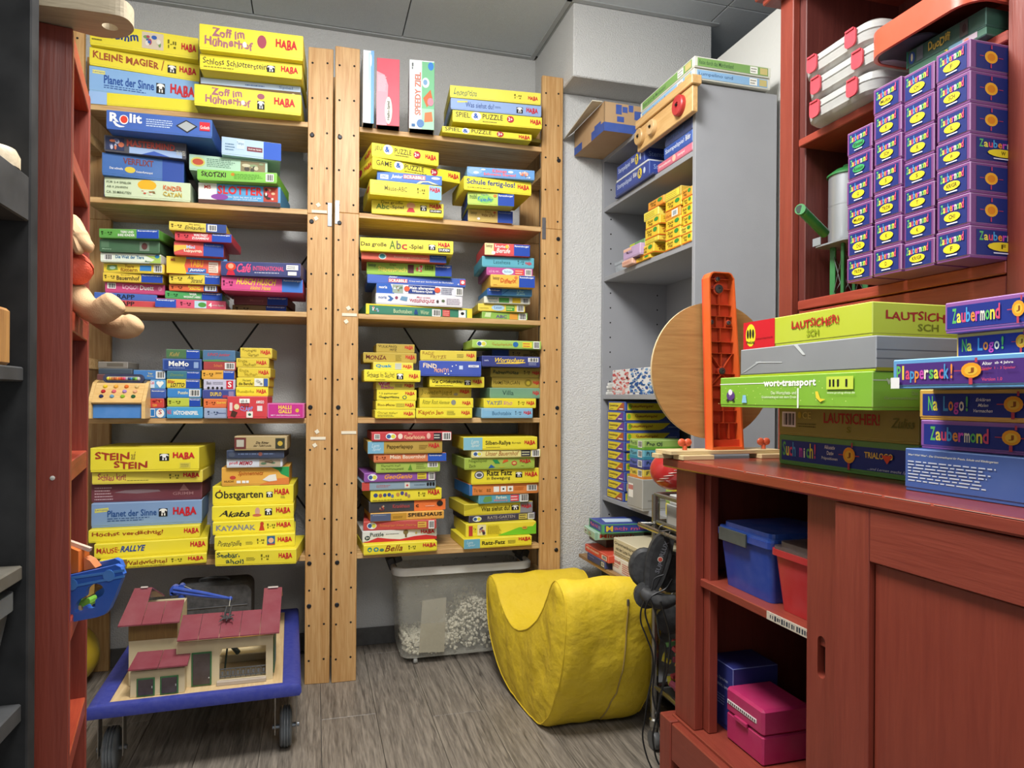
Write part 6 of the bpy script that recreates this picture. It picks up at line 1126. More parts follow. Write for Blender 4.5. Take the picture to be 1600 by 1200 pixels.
stack(FG, GZ, GSH[0], .0, 'near stack, top shelf, grey cabinet', [
 ('pink box with white title', 478, 548, 588, 690, 442, '#d86c84', [t('Stempelkasten', .04, .3, .4, .7, WHT, ''), e(.45, .1, .55, .95, '#e8c0a8'), t('Stempel', .6, .3, .8, .7, WHT, '')]),
 ('blue box, large pale title', 510, 485, 545, 690, 382, '#1f4ca4', [t('Stempelspiel', .06, .3, .72, .78, '#dce4f0', ''), t('Bilder', .78, .4, .95, .85, WHT, '')]),
 ('dim dark blue box', 515, 425, 485, 690, 332, '#1c2c5c', [t('Stempelspiel', .06, .35, .7, .78, '#5c74a8', '')]),
], GSB, D=.2, auto=False, back=.3, umax=.747)
# yellow card boxes
YC, OC = '#f0c81c', '#e89c1c'; GY = (960, 255, 6.857)
ycard = lambda c=GRN: [t('Zahl', .12, .55, .5, .84, '#6c4c14', 'bw'), t('mit', .22, .2, .5, .5, '#6c4c14', 'bw'), e(.6, .45, .9, .9, '#3c8c3c'), r(0, 0, 1, .08, '#e0641c')]
ybk = [r(.08, .15, .92, .85, '#e8d44c'), sm(.12, .2, .88, .8, 3, '#b09a2c')]
yrt = {'r': [t('Zahl', .12, .5, .8, .8, '#a8541c', 'w'), t('mit', .2, .2, .8, .46, '#a8541c', 'w'), r(0, 0, 1, .08, '#e0641c')]}
GYB = 'yellow card boxes in the grey cabinet'
stack(FG, GY, GSH[1], .0, 'in nearest column of yellow boxes, grey cabinet', [
 ('yellow orange box', 725, 785, 882, 880, 720, YC, ycard()), ('pale yellow box', 705, 678, 765, 880, 582, '#f0d43c', ycard()), ('yellow orange box', 735, 535, 640, 880, 472, YC, ycard()),
 ('yellow box standing askew', 718, 415, 520, 835, 335, YC, ycard()), ('yellow orange box', 735, 300, 385, 880, 228, YC, ycard()), ('dim yellow box', 720, 190, 290, 880, 105, OC, ycard())], GYB, D=.1, auto=False, umax=.747)
stack(FG, GY, GSH[1], .0, 'in middle column of yellow boxes, grey cabinet', [
 ('yellow box', 545, 850, 950, 718, 770, '#f0cc2c', ycard()), ('yellow orange box', 550, 735, 845, 712, 665, YC, ycard()), ('yellow orange box', 550, 620, 725, 718, 550, YC, ycard()),
 ('orange box with white code sticker', 545, 510, 610, 712, 430, OC, [t('Zahl', .05, .3, .4, .6, '#a8541c', 'w'), r(.45, .2, .85, .9, '#ece8dc'), r(.53, .32, .77, .78, '#9ca4a8')]), ('yellow orange box', 548, 400, 505, 725, 310, YC, ycard()), ('dull yellow box, plain print', 538, 280, 380, 720, 185, '#c8a82c', ybk)], GYB, D=.1, auto=False, ws=.96)
stack(FG, GY, GSH[1], .004, 'in third column of yellow boxes, grey cabinet', [
 ('low yellow box', 232, 1040, 1083, 390, 975, YC, ycard(), yrt), ('yellow box', 275, 935, 1035, 430, 865, YC, ycard(), yrt), ('thin yellow box', 325, 850, 905, 478, 795, '#f0d43c', ybk, yrt), ('yellow box', 330, 735, 845, 480, 665, YC, ycard(), yrt),
 ('yellow box', 335, 635, 730, 497, 562, YC, ycard(), yrt), ('pale yellow box', 315, 540, 632, 480, 460, '#f0dc54', ybk, yrt), ('dim orange box', 362, 425, 512, 540, 345, OC, ycard(), yrt)], GYB, D=.1, auto=False, ws=.95)
stack(FG, GY, GSH[1], .02, 'left of yellow boxes in grey cabinet', [
 ('thin peach box', 80, 1090, 1150, 190, 1045, '#ecb8a0', [sm(.1, .3, .9, .7, 2, '#c87c6c')]), ('lilac box', 95, 965, 1085, 275, 900, '#c4a4cc', [t('Memo', .2, .4, .55, .7, '#5c3c5c', 'w'), r(.02, .7, .5, .95, '#ecbca4')]), ('green and lime box', 165, 800, 900, 325, 712, '#6ca45c', [r(.0, .05, .35, .95, '#c4cc3c'), e(.08, .3, .26, .7, BLK), sm(.42, .3, .92, .7, 2, '#2c6c3c')], {'d': -.04})], GYB, D=.1, auto=False)
p = onX(965, 404, 1.24); m = MB(); m.prism(rrect(-.05, -.03, .05, .03, .012), 0, .045); m.prism(rrect(-.054, -.034, .054, .034, .012), .045, .056); o = m.build('clear_case', clearplastic('case_plastic', '#d4dade', .45, .2)); o.location = (1.27, p.y - .02, GSH[1]); o.rotation_euler.z = PI / 2; tag(o, 'small clear plastic case left of the lilac box, grey cabinet', 'case')
# patterned carton and papers on the middle shelf
pa = onX(957, 616, 1.21); pb = onX(1030, 616, 1.21); hP = onX(957, 578, 1.21).z - onX(957, 616, 1.21).z
rgp = random.Random(5); pat = []
for k in range(230):
    u, v = rgp.random(), rgp.random(); s_ = .012 + .02 * rgp.random(); c = rgp.choice(['#d87c74', '#e8a8a0', '#c84c4c']) if u < .4 else rgp.choice(['#3c6cac', '#24548c', '#7ca4cc', '#2c4c94'])
    pat.append(e(max(0, u - s_), max(0, v - s_ * 1.6), min(1, u + s_), min(1, v + s_ * 1.6), c))
pbx = gbox('carton with red and blue blossom pattern on grey cabinet middle shelf', (1.21, pa.y, GSH[2]), -PI / 2, pa.y - pb.y, .2, hP, '#e8e6e4', [], name='patterned_carton', cat='carton')
P = Print(); O, U, Vv, N = FACES['f'](pa.y - pb.y, .2, hP)
for k, it in enumerate(pat):
    u0, v0, u1_, v1, c = it[1:]; P.quad('blossom_print', O, U, Vv, N, k % 9, [((u0 + u1_) / 2 + (u1_ - u0) / 2 * math.cos(a * PI / 4), (v0 + v1) / 2 + (v1 - v0) / 2 * math.sin(a * PI / 4)) for a in range(8)], c)
mb, ml, ix = P.lay['blossom_print']; mb.build('blossom_print', ml, pbx, smooth=False)
z = GSH[2]; yp = min(onX(940, 610, 1.22).y - .006, 2.763)
for k in range(4):
    gbox(['bottom', 'second', 'third', 'top'][k] + ' one of four white paper pads left of the patterned carton', (1.215 + .004 * (k % 2), yp - .003 * k, z), -PI / 2, yp - pa.y - .012, .2, .0125, ['#e4e2dc', '#c8c4bc', '#dcdad4', '#e8e6e0'][k], [r(0, .1, .3, .9, '#f4f2ec')], name='paper_pad', cat='paper pad', group='paper pads on the grey cabinet', lip=.3); z += .013
# stack of ten chatter boxes
z = GSH[3]; QY = 2.727
for k in range(10):
    jx = .004 * ((k * 7) % 5) / 4; jy = .006 * ((k * 3) % 4) / 3
    fr_p = [r(.05, .12, .95, .88, '#e8d028'), poly([(.5, .12), (.95, .12), (.95, .88), (.85, .88)], '#7c3c94' if k % 3 else '#b85c2c'), t('Quasselstrippe', .08, .42, .62, .72, '#5c3c1c', 'b'), sm(.1, .2, .4, .34, 1), r(.68, .2, .9, .3, WHT)]
    rt = [r(.04, .14, .62, .86, '#d8c434'), poly([(.62, .14), (.62, .86), (.82, .86), (.7, .3)], '#d8c434'), e(.06, .25, .12, .8, '#74b42c'), t('Quasselstrippe!', .08 if k % 2 else .2, .32, .5 if k % 2 else .6, .72, '#8c3c1c', 'bw'), sm(.78, .35, .95, .55, 1, '#a8b4d8')]
    gbox('blue box with yellow label, %s of ten alike in grey cabinet' % (ORD[k] if k < 9 else 'topmost'), (1.205 + jx, QY - jy, z), -PI / 2, .165, .25, .0402, '#22409c', fr_p, (), rt, group='ten blue boxes in the grey cabinet'); z += .0407
# boxes standing in front of them
y_q = 2.452
gbox('grey archive carton, lowest, right of the ten blue boxes', (1.175, y_q + .01, GSH[3]), -PI / 2, .13, .22, .118, '#a8a6a0', [r(.1, .35, .4, .8, WHT), r(.1, .6, .4, .75, '#c87c74')], (), [r(.1, .3, .9, .35, '#8c8a84')], name='archive_carton', cat='carton')
z = GSH[3] + .1185
for lab, c, c2, tx in (('yellow and orange box', '#e4c838', '#e08c3c', 'F kofu'), ('indigo box', '#4c5cb0', '#3c3c7c', 'Präpos'), ('teal box', '#5cacc4', '#3c8ca8', 'Pi Droof'), ('lime green box', '#9cc05c', '#6ca83c', 'Pro Oj')):
    gbox('%s with code label, small stack right of the ten blue boxes' % lab, (1.18, y_q, z), -PI / 2, .118, .19, .036, c, [r(0, 0, 1, .3, c2), t(tx, .1, .4, .5, .85, '#2c3c3c', 'w'), bc(.6, .9, .2, .9)], (), [r(0, 0, 1, .3, c2), t(tx, .06, .35, .4, .85, '#1c2c3c', 'bw')], group='small stack in the grey cabinet'); z += .0365
for k, (dzz, c) in enumerate(((0, '#e0cc3c'), (.046, '#8cb44c'), (.092, '#e8d42c'))):
    gbox(['lowest', 'middle', 'topmost'][k] + ' of three yellow green boxes behind the wooden disc, grey cabinet', (1.22, 2.24, GSH[3] + dzz), -PI / 2, .15, .2, .045, c, [], (), [e(.1, .2, .4, .8, '#e8903c'), sm(.5, .3, .9, .7, 2, '#3c7c3c')], group='boxes behind the disc')
# lowest visible shelf, overhanging boxes
GV = (800, 720, 6.)
tag(sbox('wooden_board', 1.085, 2.16, GSH[4] + .0003, 1.44, 2.74, GSH[4] + .0143, wood('raw_board', '#8c6a44', '#a88458', 'y', .6, 12., 2.), .001), 'raw wooden board jutting out of the grey cabinet under boxes', 'board')
del bpy.data.objects['wooden_board']['kind']
ZB5 = GSH[4] + .0145
stack(FG, GV, ZB5, .12, 'leaning stack, low shelf of grey cabinet', [
 ('navy box', 705, 845, 915, 890, 952, '#23306c', [t('Worte', .05, .55, .4, .8, '#8c94c0', ''), r(.75, .2, .98, .85, '#3c4c34'), bc(.82, .97, .25, .8)]),
 ('red orange box, white title', 685, 765, 832, 930, 885, '#d84424', [t('Märchenzeit', .05, .45, .62, .82, '#f4d8c4', 'bi'), bc(.74, .94, .2, .75)]),
 ('dark brown box', 722, 656, 763, 900, 790, '#4a3424', [], {'d': .07}),
 ('pale mint box', 675, 580, 648, 838, 695, '#a8ccb4', [r(.05, .2, .3, .8, '#dce8dc'), bc(.08, .28, .3, .7), pic(.4, .2, .7, .8, None, ['#c89c74', '#8c6c5c'])], {'yaw': -7, 'd': .13, 'r': [t('Mitmach', .1, .25, .8, .75, '#b84434', 'b'), r(.0, 0, .06, 1, '#8cb49c')]}),
 ('blue and green box', 725, 480, 562, 887, 562, '#23409c', [r(0, 0, 1, .1, '#5cac6c'), r(0, .9, 1, 1, '#5cac6c'), r(0, 0, .06, 1, '#5cac6c'), r(.94, 0, 1, 1, '#5cac6c'), t('Mach mit!', .12, .3, .7, .75, '#d86c94', 'bw'), sm(.75, .3, .9, .7, 3, '#c8cce4')], {'yaw': -4, 'r': [r(0, 0, 1, .1, '#5cac6c'), r(0, .9, 1, 1, '#5cac6c'), r(0, 0, .05, 1, '#5cac6c'), t('M', .08, .2, .22, .82, '#ecc83c', 'B'), t('ach mit!', .24, .25, .9, .75, '#c85c84', 'bw')], 't': [poly([(.2, .2), (.7, .15), (.75, .7), (.3, .8)], '#c8dcf0')]}),
], 'boxes on the low shelf of the grey cabinet', D=.2, auto=False, back=.3, ws=.9)
stack(FG, GV, ZB5, .095, 'beside the headphones, low shelf of grey cabinet', [
 ('white box, red print', 940, 815, 962, 1175, 938, '#ece6dc', [t('Grammatik', .04, .6, .36, .85, '#c84c44', 'b'), sm(.04, .3, .34, .55, 2, '#d07c74'), sm(.42, .15, .8, .8, 5, '#c84c4c'), r(.85, .15, .97, .8, '#c8c4bc')]),
 ('beige box, black title', 952, 645, 815, 1225, 748, '#d8ccaa', [t('Grammatikspiele', .04, .62, .8, .84, '#3c3428', ''), t('mit der Lotte Nuss', .1, .38, .68, .56, '#3c3428', ''), sm(.06, .1, .7, .3, 2, '#6c6450')]),
], 'boxes on the low shelf of the grey cabinet', D=.18, auto=False, back=.3)

# ------------------------------------------------------------------ chrome cart with headphones and bits
CHR = M('#a8a6a0', .22, .03, 40., .95); kq = (1.2, 1.83, 0)
cart = thing('chrome_cart', 'chrome wire cart between grey cabinet and red sideboard', 'cart', kq)
def kt(nm, pts, r_, mat=CHR, par=None):
    m = MB(); m.tube([Vector(p) - Vector(kq) for p in pts], r_, 10); return m.build(nm, mat, par or cart)
for x in (1.035, 1.40):
    for y in (1.70, 1.962):
        p = kt('post', [(x, y, .06), (x, y, .80)], .0125)
        m = MB(); m.lathe([(.028, -.01), (.03, -.006), (.03, .006), (.028, .01)], 18, frame((x - kq[0], y - kq[1], .030), (0, 1, 0), (0, 0, 1), (1, 0, 0))); m.build('caster', M('#4c4c4c', .5), p)
        m = MB(); m.lathe([(.013, .07), (.017, .075), (.017, .095), (.013, .10)], 14, Matrix.Translation((x - kq[0], y - kq[1], 0))); m.build('collar', CHR, p)
for z in (.80, .715, .42, .20):
    for a, b in (((1.035, 1.70), (1.035, 1.962)), ((1.40, 1.70), (1.40, 1.962)), ((1.035, 1.70), (1.40, 1.70)), ((1.035, 1.962), (1.40, 1.962))): kt('rail', [(a[0], a[1], z), (b[0], b[1], z)], .0075)
kt('front_rail', [(1.03, 1.975, .705), (.99, 1.985, .705), (.985, 1.70, .705), (1.03, 1.69, .705)], .007)
for z in (.70, .41, .19):
    m = MB(); m.box(1.045 - kq[0], 1.71 - kq[1], z - .003, 1.39 - kq[0], 1.952 - kq[1], z + .003, .001); m.build('tray', M('#5c5c5a', .5, .05, 20., .5), cart, smooth=False)
gbox('grey carton with white code label on chrome cart', (1.06, 1.94, .7035), -PI / 2, .20, .2, .07, '#9c9c98', [bc(.5, .85, .2, .9), r(.05, .1, .35, .5, '#b8b4ac')], name='archive_carton', cat='carton')
gbox('white flat carton under the red helmet on chrome cart', (1.065, 1.93, .774), -PI / 2, .19, .2, .03, '#c8c8c4', [r(.1, .2, .5, .8, '#e4e4e0')], name='archive_carton', cat='carton')
hq = onX(1052, 752, 1.125)
hel = thing('toy_helmet', 'shiny red toy helmet with silver streaks on chrome cart', 'helmet', (hq.x, hq.y, .8045)); rr = .07
m = MB(); m.ball((0, 0, rr * .92), rr, 26, 0, (1.1, 1, .92)); sh_ = m.build('shell', M('#c01c18', .15, .05, 20.), hel)
m = MB()
for k in range(7):
    a = -2.9 + k * .22; zc_ = rr * (.45 + .14 * k); m.tube([(1.1 * rr * 1.004 * math.cos(a + s) * math.cos((zc_ - rr * .92) / rr), rr * 1.004 * math.sin(a + s) * math.cos((zc_ - rr * .92) / rr), zc_ + .01 * s) for s in (0, .15, .3, .45)], [.0006, .0016, .0014, .0005], 5)
m.build('silver_streaks', M('#c8a898', .3), sh_)
m = MB(); m.lathe([(.036, 0), (.038, .008), (.03, .010), (.028, .002)], 20, frame((.03, -.052, rr * .8), (1, 0, 0), (0, 0, 1), (.35, -1, 0))); m.build('face_opening', M('#141416', .4), hel)
# headphones
hp0 = 2.02
def hpz(x, y): return (980 + x / 6., 780 + y / 6.)
hpo = pd(*hpz(290, 620), hp0)
hp = thing('headphones', 'black headphones hanging on the chrome cart by an S hook', 'headphones', hpo)
HT = frame((0, 0, 0), CAMX, UP, -CAMF)
def hp2(x, y, d=hp0): p = pd(*hpz(x, y), d) - hpo; return (p.dot(CAMX), p.z)
PAD = M('#0f0f11', .55, .08, 60., spec=.3); PADL = M('#151517', .45, .05, spec=.3)
band = [hp2(*p) for p in smooth([(175, 900), (165, 740), (185, 560), (235, 410), (300, 335), (380, 330), (435, 370), (430, 470), (400, 600), (345, 760), (265, 900), (215, 935)], 4)]
bandi = [hp2(*p) for p in smooth([(210, 860), (205, 740), (225, 570), (270, 430), (320, 365), (370, 360), (395, 400), (385, 480), (350, 610), (300, 750), (240, 860)], 4)]
m = MB(); m.prism(band, -.022, .0, T=HT); hb_ = m.build('headband', PAD, hp)
m = MB(); m.prism(bandi, .0, .0022, T=HT); m.build('headband_plate', PADL, hb_, smooth=False)
for tx, xa_, ya_, xb_, yb_ in (('SUP', 275, 690, 318, 590), ('RLUX', 318, 535, 372, 395)):
    V2, F2 = textgeo(tx, 'b'); ax = Vector(hp2(xb_, yb_)) - Vector(hp2(xa_, ya_)); up2 = Vector((-ax.y, ax.x)).normalized() * -.0 + Vector((-ax.y, ax.x)).normalized() * .0135; o2 = Vector(hp2(xa_, ya_))
    m = MB(); m.raw([HT @ Vector((o2.x + ax.x * x + up2.x * (y - .5), o2.y + ax.y * x + up2.y * (y - .5), .0028)) for x, y in V2], F2); m.build('lettering', M('#6c6c72', .5, 0.), hb_, smooth=False)
x, z = hp2(308, 563); m = MB(); m.prism([(x + .008 * math.cos(a * PI / 8), z + .008 * math.sin(a * PI / 8)) for a in range(16)], .0022, .0030, T=HT); m.prism([(x + .006 * math.cos(a * PI / 8), z + .006 * math.sin(a * PI / 8)) for a in range(16)], .0030, .0035, mi=1, mis=1, T=HT); m.build('round_badge', [M('#c8c0b0', .4), M('#c03c20', .4)], hb_, smooth=False)
for px, py, dd, s in ((160, 640, 2.06, 1.), (410, 680, 2.06, 1.05), (250, 860, 2.03, .0)):
    if s == 0: continue
    c = pd(*hpz(px, py), dd) - hpo; m = MB(); T = frame(c, CAMX * s, UP * 1.25 * s, -CAMF)
    m.lathe([(.02, -.02), (.042, -.018), (.047, -.008), (.047, .006), (.04, .014), (.02, .016)], 24, T); m.build('ear_cup', PAD, hp)
m = MB(); ks = [hp2(380, 345), hp2(400, 300), hp2(385, 290), hp2(310, 300), hp2(295, 285), hp2(310, 250), hp2(355, 240)]
m.tube(spline([HT @ Vector((x, z, .004)) for x, z in ks], 5), .0022, 8); m.build('hook', CHR, hp)
# second dark headset below
h2 = thing('headset', 'second black headset lying under the hanging headphones', 'headphones', pd(1035, 945, 2.03))
o2 = h2.location; m = MB(); m.tube(spline([pd(1003, 922, 2.0) - o2, pd(1015, 932, 1.99) - o2, pd(1035, 940, 1.985) - o2, pd(1056, 936, 1.985) - o2], 5), [.012 + .012 * math.sin(PI * i / 15) for i in range(16)], 12); m.build('headband', PAD, h2)
m = MB(); c = pd(1010, 930, 2.03) - o2; m.lathe([(.02, -.02), (.036, -.016), (.038, .008), (.02, .014)], 20, frame(c, CAMX, UP, -CAMF)); c = pd(1046, 968, 2.05) - o2; m.lathe([(.02, -.02), (.04, -.016), (.042, .008), (.02, .014)], 20, frame(c, CAMX, UP, -CAMF)); m.build('ear_cups', PAD, h2)
CBL = M('#141416', .5, 0.)
for k, (lab, pts) in enumerate((
 ('black headphone cable curling down left of the chrome post', [(1037, 898), (1022, 905), (1017, 925), (1004, 945), (1001, 970), (1010, 995), (1020, 1025), (1018, 1060), (1012, 1090), (1008, 1120), (1004, 1150), (1010, 1180), (1018, 1200)]),
 ('black headphone cable with loop ending at the red sideboard leg', [(1050, 905), (1040, 920), (1018, 932), (1008, 955), (1016, 985), (1024, 1010), (1022, 1050), (1020, 1085), (1026, 1110), (1040, 1120), (1030, 1112), (1024, 1118), (1034, 1140), (1048, 1152), (1057, 1156)]),
 ('black headphone cable with jack plug hanging lowest', [(1016, 935), (1026, 965), (1030, 995), (1040, 1010), (1038, 1050), (1034, 1080), (1030, 1110), (1034, 1135), (1035, 1158)]),
 ('straight black cable right of the curled ones', [(1032, 940), (1045, 985), (1046, 1020), (1040, 1060), (1032, 1085), (1026, 1120), (1020, 1150), (1024, 1180), (1030, 1195)]))):
    m = MB(); P_ = spline([pd(x, y, 1.985 - .012 * k + .004 * math.sin(i * 2.1)) for i, (x, y) in enumerate(pts)], 6); m.tube(P_, .0026, 6)
    if k == 2:
        e0 = P_[-1]; m.cyl(e0, e0 - UP * .028, .0042, 8, 0); m.cyl(e0 - UP * .028, e0 - UP * .05, .0028, 8, 1)
    tag(m.build('headphone_cable', [CBL, M('#c8b87c', .3, 0., 30., .8)]), lab, 'cable', 'headphone cables')
# bag and foam pieces on the cart
bq = Vector((1.10, 1.83, .4135)); m = MB(); m.ball((0, 0, .06), .085, 20, 0, (.8, 1.2, .75)); m.ball((.02, -.07, .05), .06, 16, 0, (1, 1.1, .8)); o = m.build('cloth_pouch', M('#1a1a1c', .8, .15, 30., 0., .4, 90.)); o.location = bq + Vector((0, 0, .004)); tag(o, 'black cloth pouch lying on the middle tray of chrome cart', 'pouch')
rg = random.Random(9); m = MB(); fc = ['#d86484', '#c83c4c', '#e8d83c', '#5c9c5c', '#d8843c', '#e8b83c', '#b8a0c8']
for k in range(150):
    x, y = rg.uniform(1.055, 1.30), rg.uniform(1.725, 1.935); zz_ = .214 + rg.random() * .14; T = TR(x - 1.18, y - 1.83, zz_ - .194, rg.uniform(0, 6), rg.uniform(-.6, .6), rg.uniform(-.6, .6)); a = rg.uniform(.012, .022); mi = k % 7
    if k % 3 == 0: m.prism([(-a, -a), (a, -a), (a, -a * .3), (-a * .3, -a * .3), (-a * .3, a), (-a, a)], -.006, .006, mi, mi, T)
    elif k % 3 == 1: m.box(-a, -a * .5, -.006, a, a * .5, .006, .001, mi, mi, T)
    else: m.prism([(a * math.cos(q_ * PI / 3), a * math.sin(q_ * PI / 3)) for q_ in range(6)], -.006, .006, mi, mi, T)
o = m.build('foam_pieces', [M(c, .7) for c in fc], smooth=False); o.location = (1.18, 1.83, .194); tag(o, 'heap of coloured foam pieces on the lowest tray of chrome cart', 'foam pieces', kind='stuff')
# ------------------------------------------------------------------ red sideboard with sliding doors
SX = .92; sq = (1.2, .95, 0)
REDV = REDW; REDH = wood('red_rail_wood', '#7d3427', '#893d2e', 'y', .38, 16., 2., '#742e23')
sbd = thing('red_sideboard', 'low red stained sideboard with sliding doors under the hutch', 'sideboard', sq)
def sb_(nm, x0, y0, z0, x1, y1, z1, mat=REDV, c=.002, par=None):
    m = MB(); m.box(x0, y0, z0, x1, y1, z1, c); return m.build(nm, mat, par or sbd, sq, smooth=False)
TOPM = wood('red_top_wood', '#7f3326', '#8c3c2c', 'y', .22, 14., 1.5, '#742c20')
tb = sb_('top_board', .895, .25, .9205, 1.53, 1.662, .9455, TOPM, .004)
m = MB(); rg = random.Random(2); y = 1.40
while y > .3:
    l_ = rg.uniform(.006, .09); m.box(.8951, y - l_, .9434 + rg.uniform(-.0003, .0005), .8965, y, .9444, 0); y -= l_ + rg.uniform(0, .012)
m.build('worn_edge', M('#bd8670', .7, .2, 90.), tb, sq, smooth=False)
sb_('front_post', SX, 1.535, .2705, SX + .025, 1.632, .92); sb_('post_return', SX + .0255, 1.51, .2705, SX + .05, 1.60, .92); sb_('end_panel', SX + .0255, 1.605, .2705, 1.52, 1.63, .92)
sb_('back_panel', 1.515, .27, .2705, 1.525, 1.604, .92, M('#5c2018', .7)); sb_('floor_board', .915, .27, .245, 1.525, 1.64, .27, REDH); sb_('near_panel', SX + .02, .255, .2705, 1.52, .28, .92)
shf = sb_('inner_shelf', .935, .29, .630, 1.512, 1.603, .65, REDH)
sb_('base_rail', .895, .27, .165, .92, 1.605, .262, REDH, .003); sb_('base_end_rail', .921, 1.645, .165, 1.52, 1.665, .262, REDH, .003)
for x0 in (.893, 1.47):
    for y0 in (1.607, .255): sb_('leg', x0, y0, 0, x0 + .05, y0 + .058, .265, REDV, .003)
# shelf label: a torn strip with unreadable marks
la, lb_ = onX(1199, 967, .9345), onX(1262, 995, .9345); m = MB(); m.box(.9325, lb_.y - .02, .6325, .9345, la.y, .6495, 0); lbl = m.build('shelf_label', M('#c8bca8', .6, .12, 200.), shf, sq, smooth=False)
m = MB(); rg = random.Random(4); y = la.y - .012
while y > lb_.y - .01:
    h_ = rg.uniform(.006, .011); m.box(.9320, y - rg.uniform(.002, .006), .641 - h_ / 2, .9324, y, .641 + h_ / 2, 0); y -= rg.uniform(.006, .009)
m.build('label_marks', M('#2c3440', .6, 0.), lbl, sq, smooth=False)
# rear sliding door (its grip stile shows) and front sliding door
dA = thing('x', None, None); bpy.data.objects.remove(dA)
st0, st1 = onX(1262, 900, .93).y, onX(1309, 900, .93).y
hy = onX(1284, 1027, .93); T = frame((.937, 0, 0), (0, 1, 0), (0, 0, 1), (1, 0, 0))
slot = [(hy.y + a, hy.z + b) for a, b in rrect(-.0105, -.040, .0105, .040, .0104, 6)]
stile = [(st1 - .05, .274), (st0, .274), (st0, .919), (st1 - .05, .919)]
V_, F_ = curve2d([stile, slot[::-1]], .016, T); m = MB(); m.raw(V_, F_); m.build('rear_door_stile', REDV, sbd, sq, smooth=False)
m = MB(); m.prism([(hy.y + a, hy.z + b) for a, b in rrect(-.012, -.0415, .012, .0415, .0118, 6)], -.006, .006, T=frame((.9525, 0, 0), (0, 1, 0), (0, 0, 1), (1, 0, 0))); m.build('grip_recess', M('#4a2018', .6), sbd, sq, smooth=False)
d0 = onX(1311, 900, .912).y; d1_ = onX(1365, 900, .912).y; zr_ = .828
dr = sb_('sliding_door', .9125, .30, .36, .9165, d1_ - .002, zr_ - .002, wood('red_door_panel', '#7c3326', '#883c2c', 'z', .35, 14., 1.4, '#6c2a1f'))
sb_('door_stile', .902, d1_, .272, .922, d0, .918, REDV, .0015, dr); sb_('door_stile', .902, .285, .272, .922, .36, .918, REDV, .0015, dr)
sb_('door_rail', .902, .3605, zr_, .922, d1_ - .0005, .918, REDH, .0015, dr); sb_('door_rail', .902, .3605, .272, .922, d1_ - .0005, .355, REDH, .0015, dr)

# ------------------------------------------------------------------ plastic bins, boxes and papers in the sideboard
FC = Frame((.92, 1.6), -PI / 2); SZ = (1040, 700, 2.4)
def pbin(name, label, P0, W, D, h, col, lid, clip=None):
    o = thing(name, label, 'plastic box', P0, -PI / 2); t_ = .012
    m = MB(); lo = rrect(t_, t_, W - t_, D - t_, .012, 3); hi = rrect(0, 0, W, D, .014, 3); n = len(lo); hh = h * .80
    V = [(x, y, 0) for x, y in lo] + [(x, y, hh) for x, y in hi]; m.convex(V, [tuple(range(n)), tuple(range(n, 2 * n))] + [(i, (i + 1) % n, (i + 1) % n + n, i + n) for i in range(n)], [0] * (n + 2)); m.build('tub', col, o)
    m = MB(); m.prism(rrect(-.007, -.007, W + .007, D + .007, .018, 4), hh, hh + h * .09); rm_ = m.build('rim', col, o, smooth=False)
    m = MB(); m.prism(rrect(-.004, -.004, W + .004, D + .004, .018, 4), hh + h * .09, hh + h * .13); m.prism(rrect(.006, .006, W - .006, D - .006, .018, 4), hh + h * .13, h); m.build('lid', lid, o, smooth=False)
    if clip:
        m = MB(); m.box(W * .08, -.012, hh - .012, W * .62, -.0072, hh + h * .12, .001); m.build('clip', clip, o, smooth=False)
    return o
P0, yw, W, h = fit(FC, .6505, SZ, 200, 270, 505, 392, 330, -.05, True, .05, 3)
pbin('plastic_box', 'blue translucent plastic box with grey clip in the red sideboard', (P0.x, P0.y, .6505), W, .2, h, M('#123c9c', .25, .05), M('#1c54b8', .2), M('#3c4440', .4))
P0, yw, W, h = fit(FC, .6505, SZ, 395, 345, 600, 575, 420, -.03, True, .03, 3)
pbin('plastic_box', 'red plastic box with clear lid in the red sideboard', (max(P0.x, .957), P0.y, .6505), W, .2, h, M('#b8141c', .3, .05), M('#5c4c48', .2))
m = MB(); m.prism(rrect(0, 0, .22, .2, .03, 4), 0, .012); o = m.build('round_lid', M('#3c4034', .5)); o.location = (1.25, 1.20, .6505); tag(o, 'dark olive lid lying behind the red plastic box', 'lid')
P0, yw, W, h = fit(FC, .2705, SZ, 160, 770, 1005, 252, 845, -.03, True, .08, 3)
gbox('blue glossy carton with white print beside the magenta card box', (P0.x, P0.y, .2705), -PI / 2, W * .93, .13, h, '#141f78', [t('Arbeiten, Sprechen', .06, .72, .8, .78, '#c8ccec', ''), t('Lernbaustein, lernen', .06, .62, .9, .68, '#c8ccec', ''), sm(.1, .35, .7, .52, 4, '#8c94d0')], (), (), [], worn=.4)
P0, yw, W, h = fit(FC, .2705, SZ, 228, 890, 1085, 376, 975, -.0, True, .08, 3)
D_ = .125; MG = M('#b01858', .3, .04); cf = thing('card_file_box', 'magenta plastic card file box in the bottom of the red sideboard', 'file box', (P0.x, P0.y, .2705), -PI / 2)
m = MB(); m.box(0, 0, 0, W, D_, h * .52, .004); m.build('base', MG, cf, smooth=False); m = MB(); m.box(-.001, -.001, h * .525, W + .001, D_ + .001, h, .006); ld = m.build('lid', MG, cf, smooth=False)
m = MB(); m.box(W * .05, -.0025, h * .70, W * .85, -.0012, h * .77, 0); strip = m.build('label_strip', M('#e8e0dc', .5), ld, smooth=False)
m = MB(); k = 0
while k < 14: m.box(W * (.08 + .055 * k), -.003, h * .715, W * (.11 + .055 * k), -.0026, h * .755, 0); k += 1
m.build('label_marks', M('#5c4c4c', .6, 0.), strip, smooth=False)
m = MB(); m.box(W * .28, -.007, h * .50, W * .62, -.0005, h * .58, .0015); m.build('catch', MG, ld, smooth=False)
z = .2705; rg = random.Random(8)
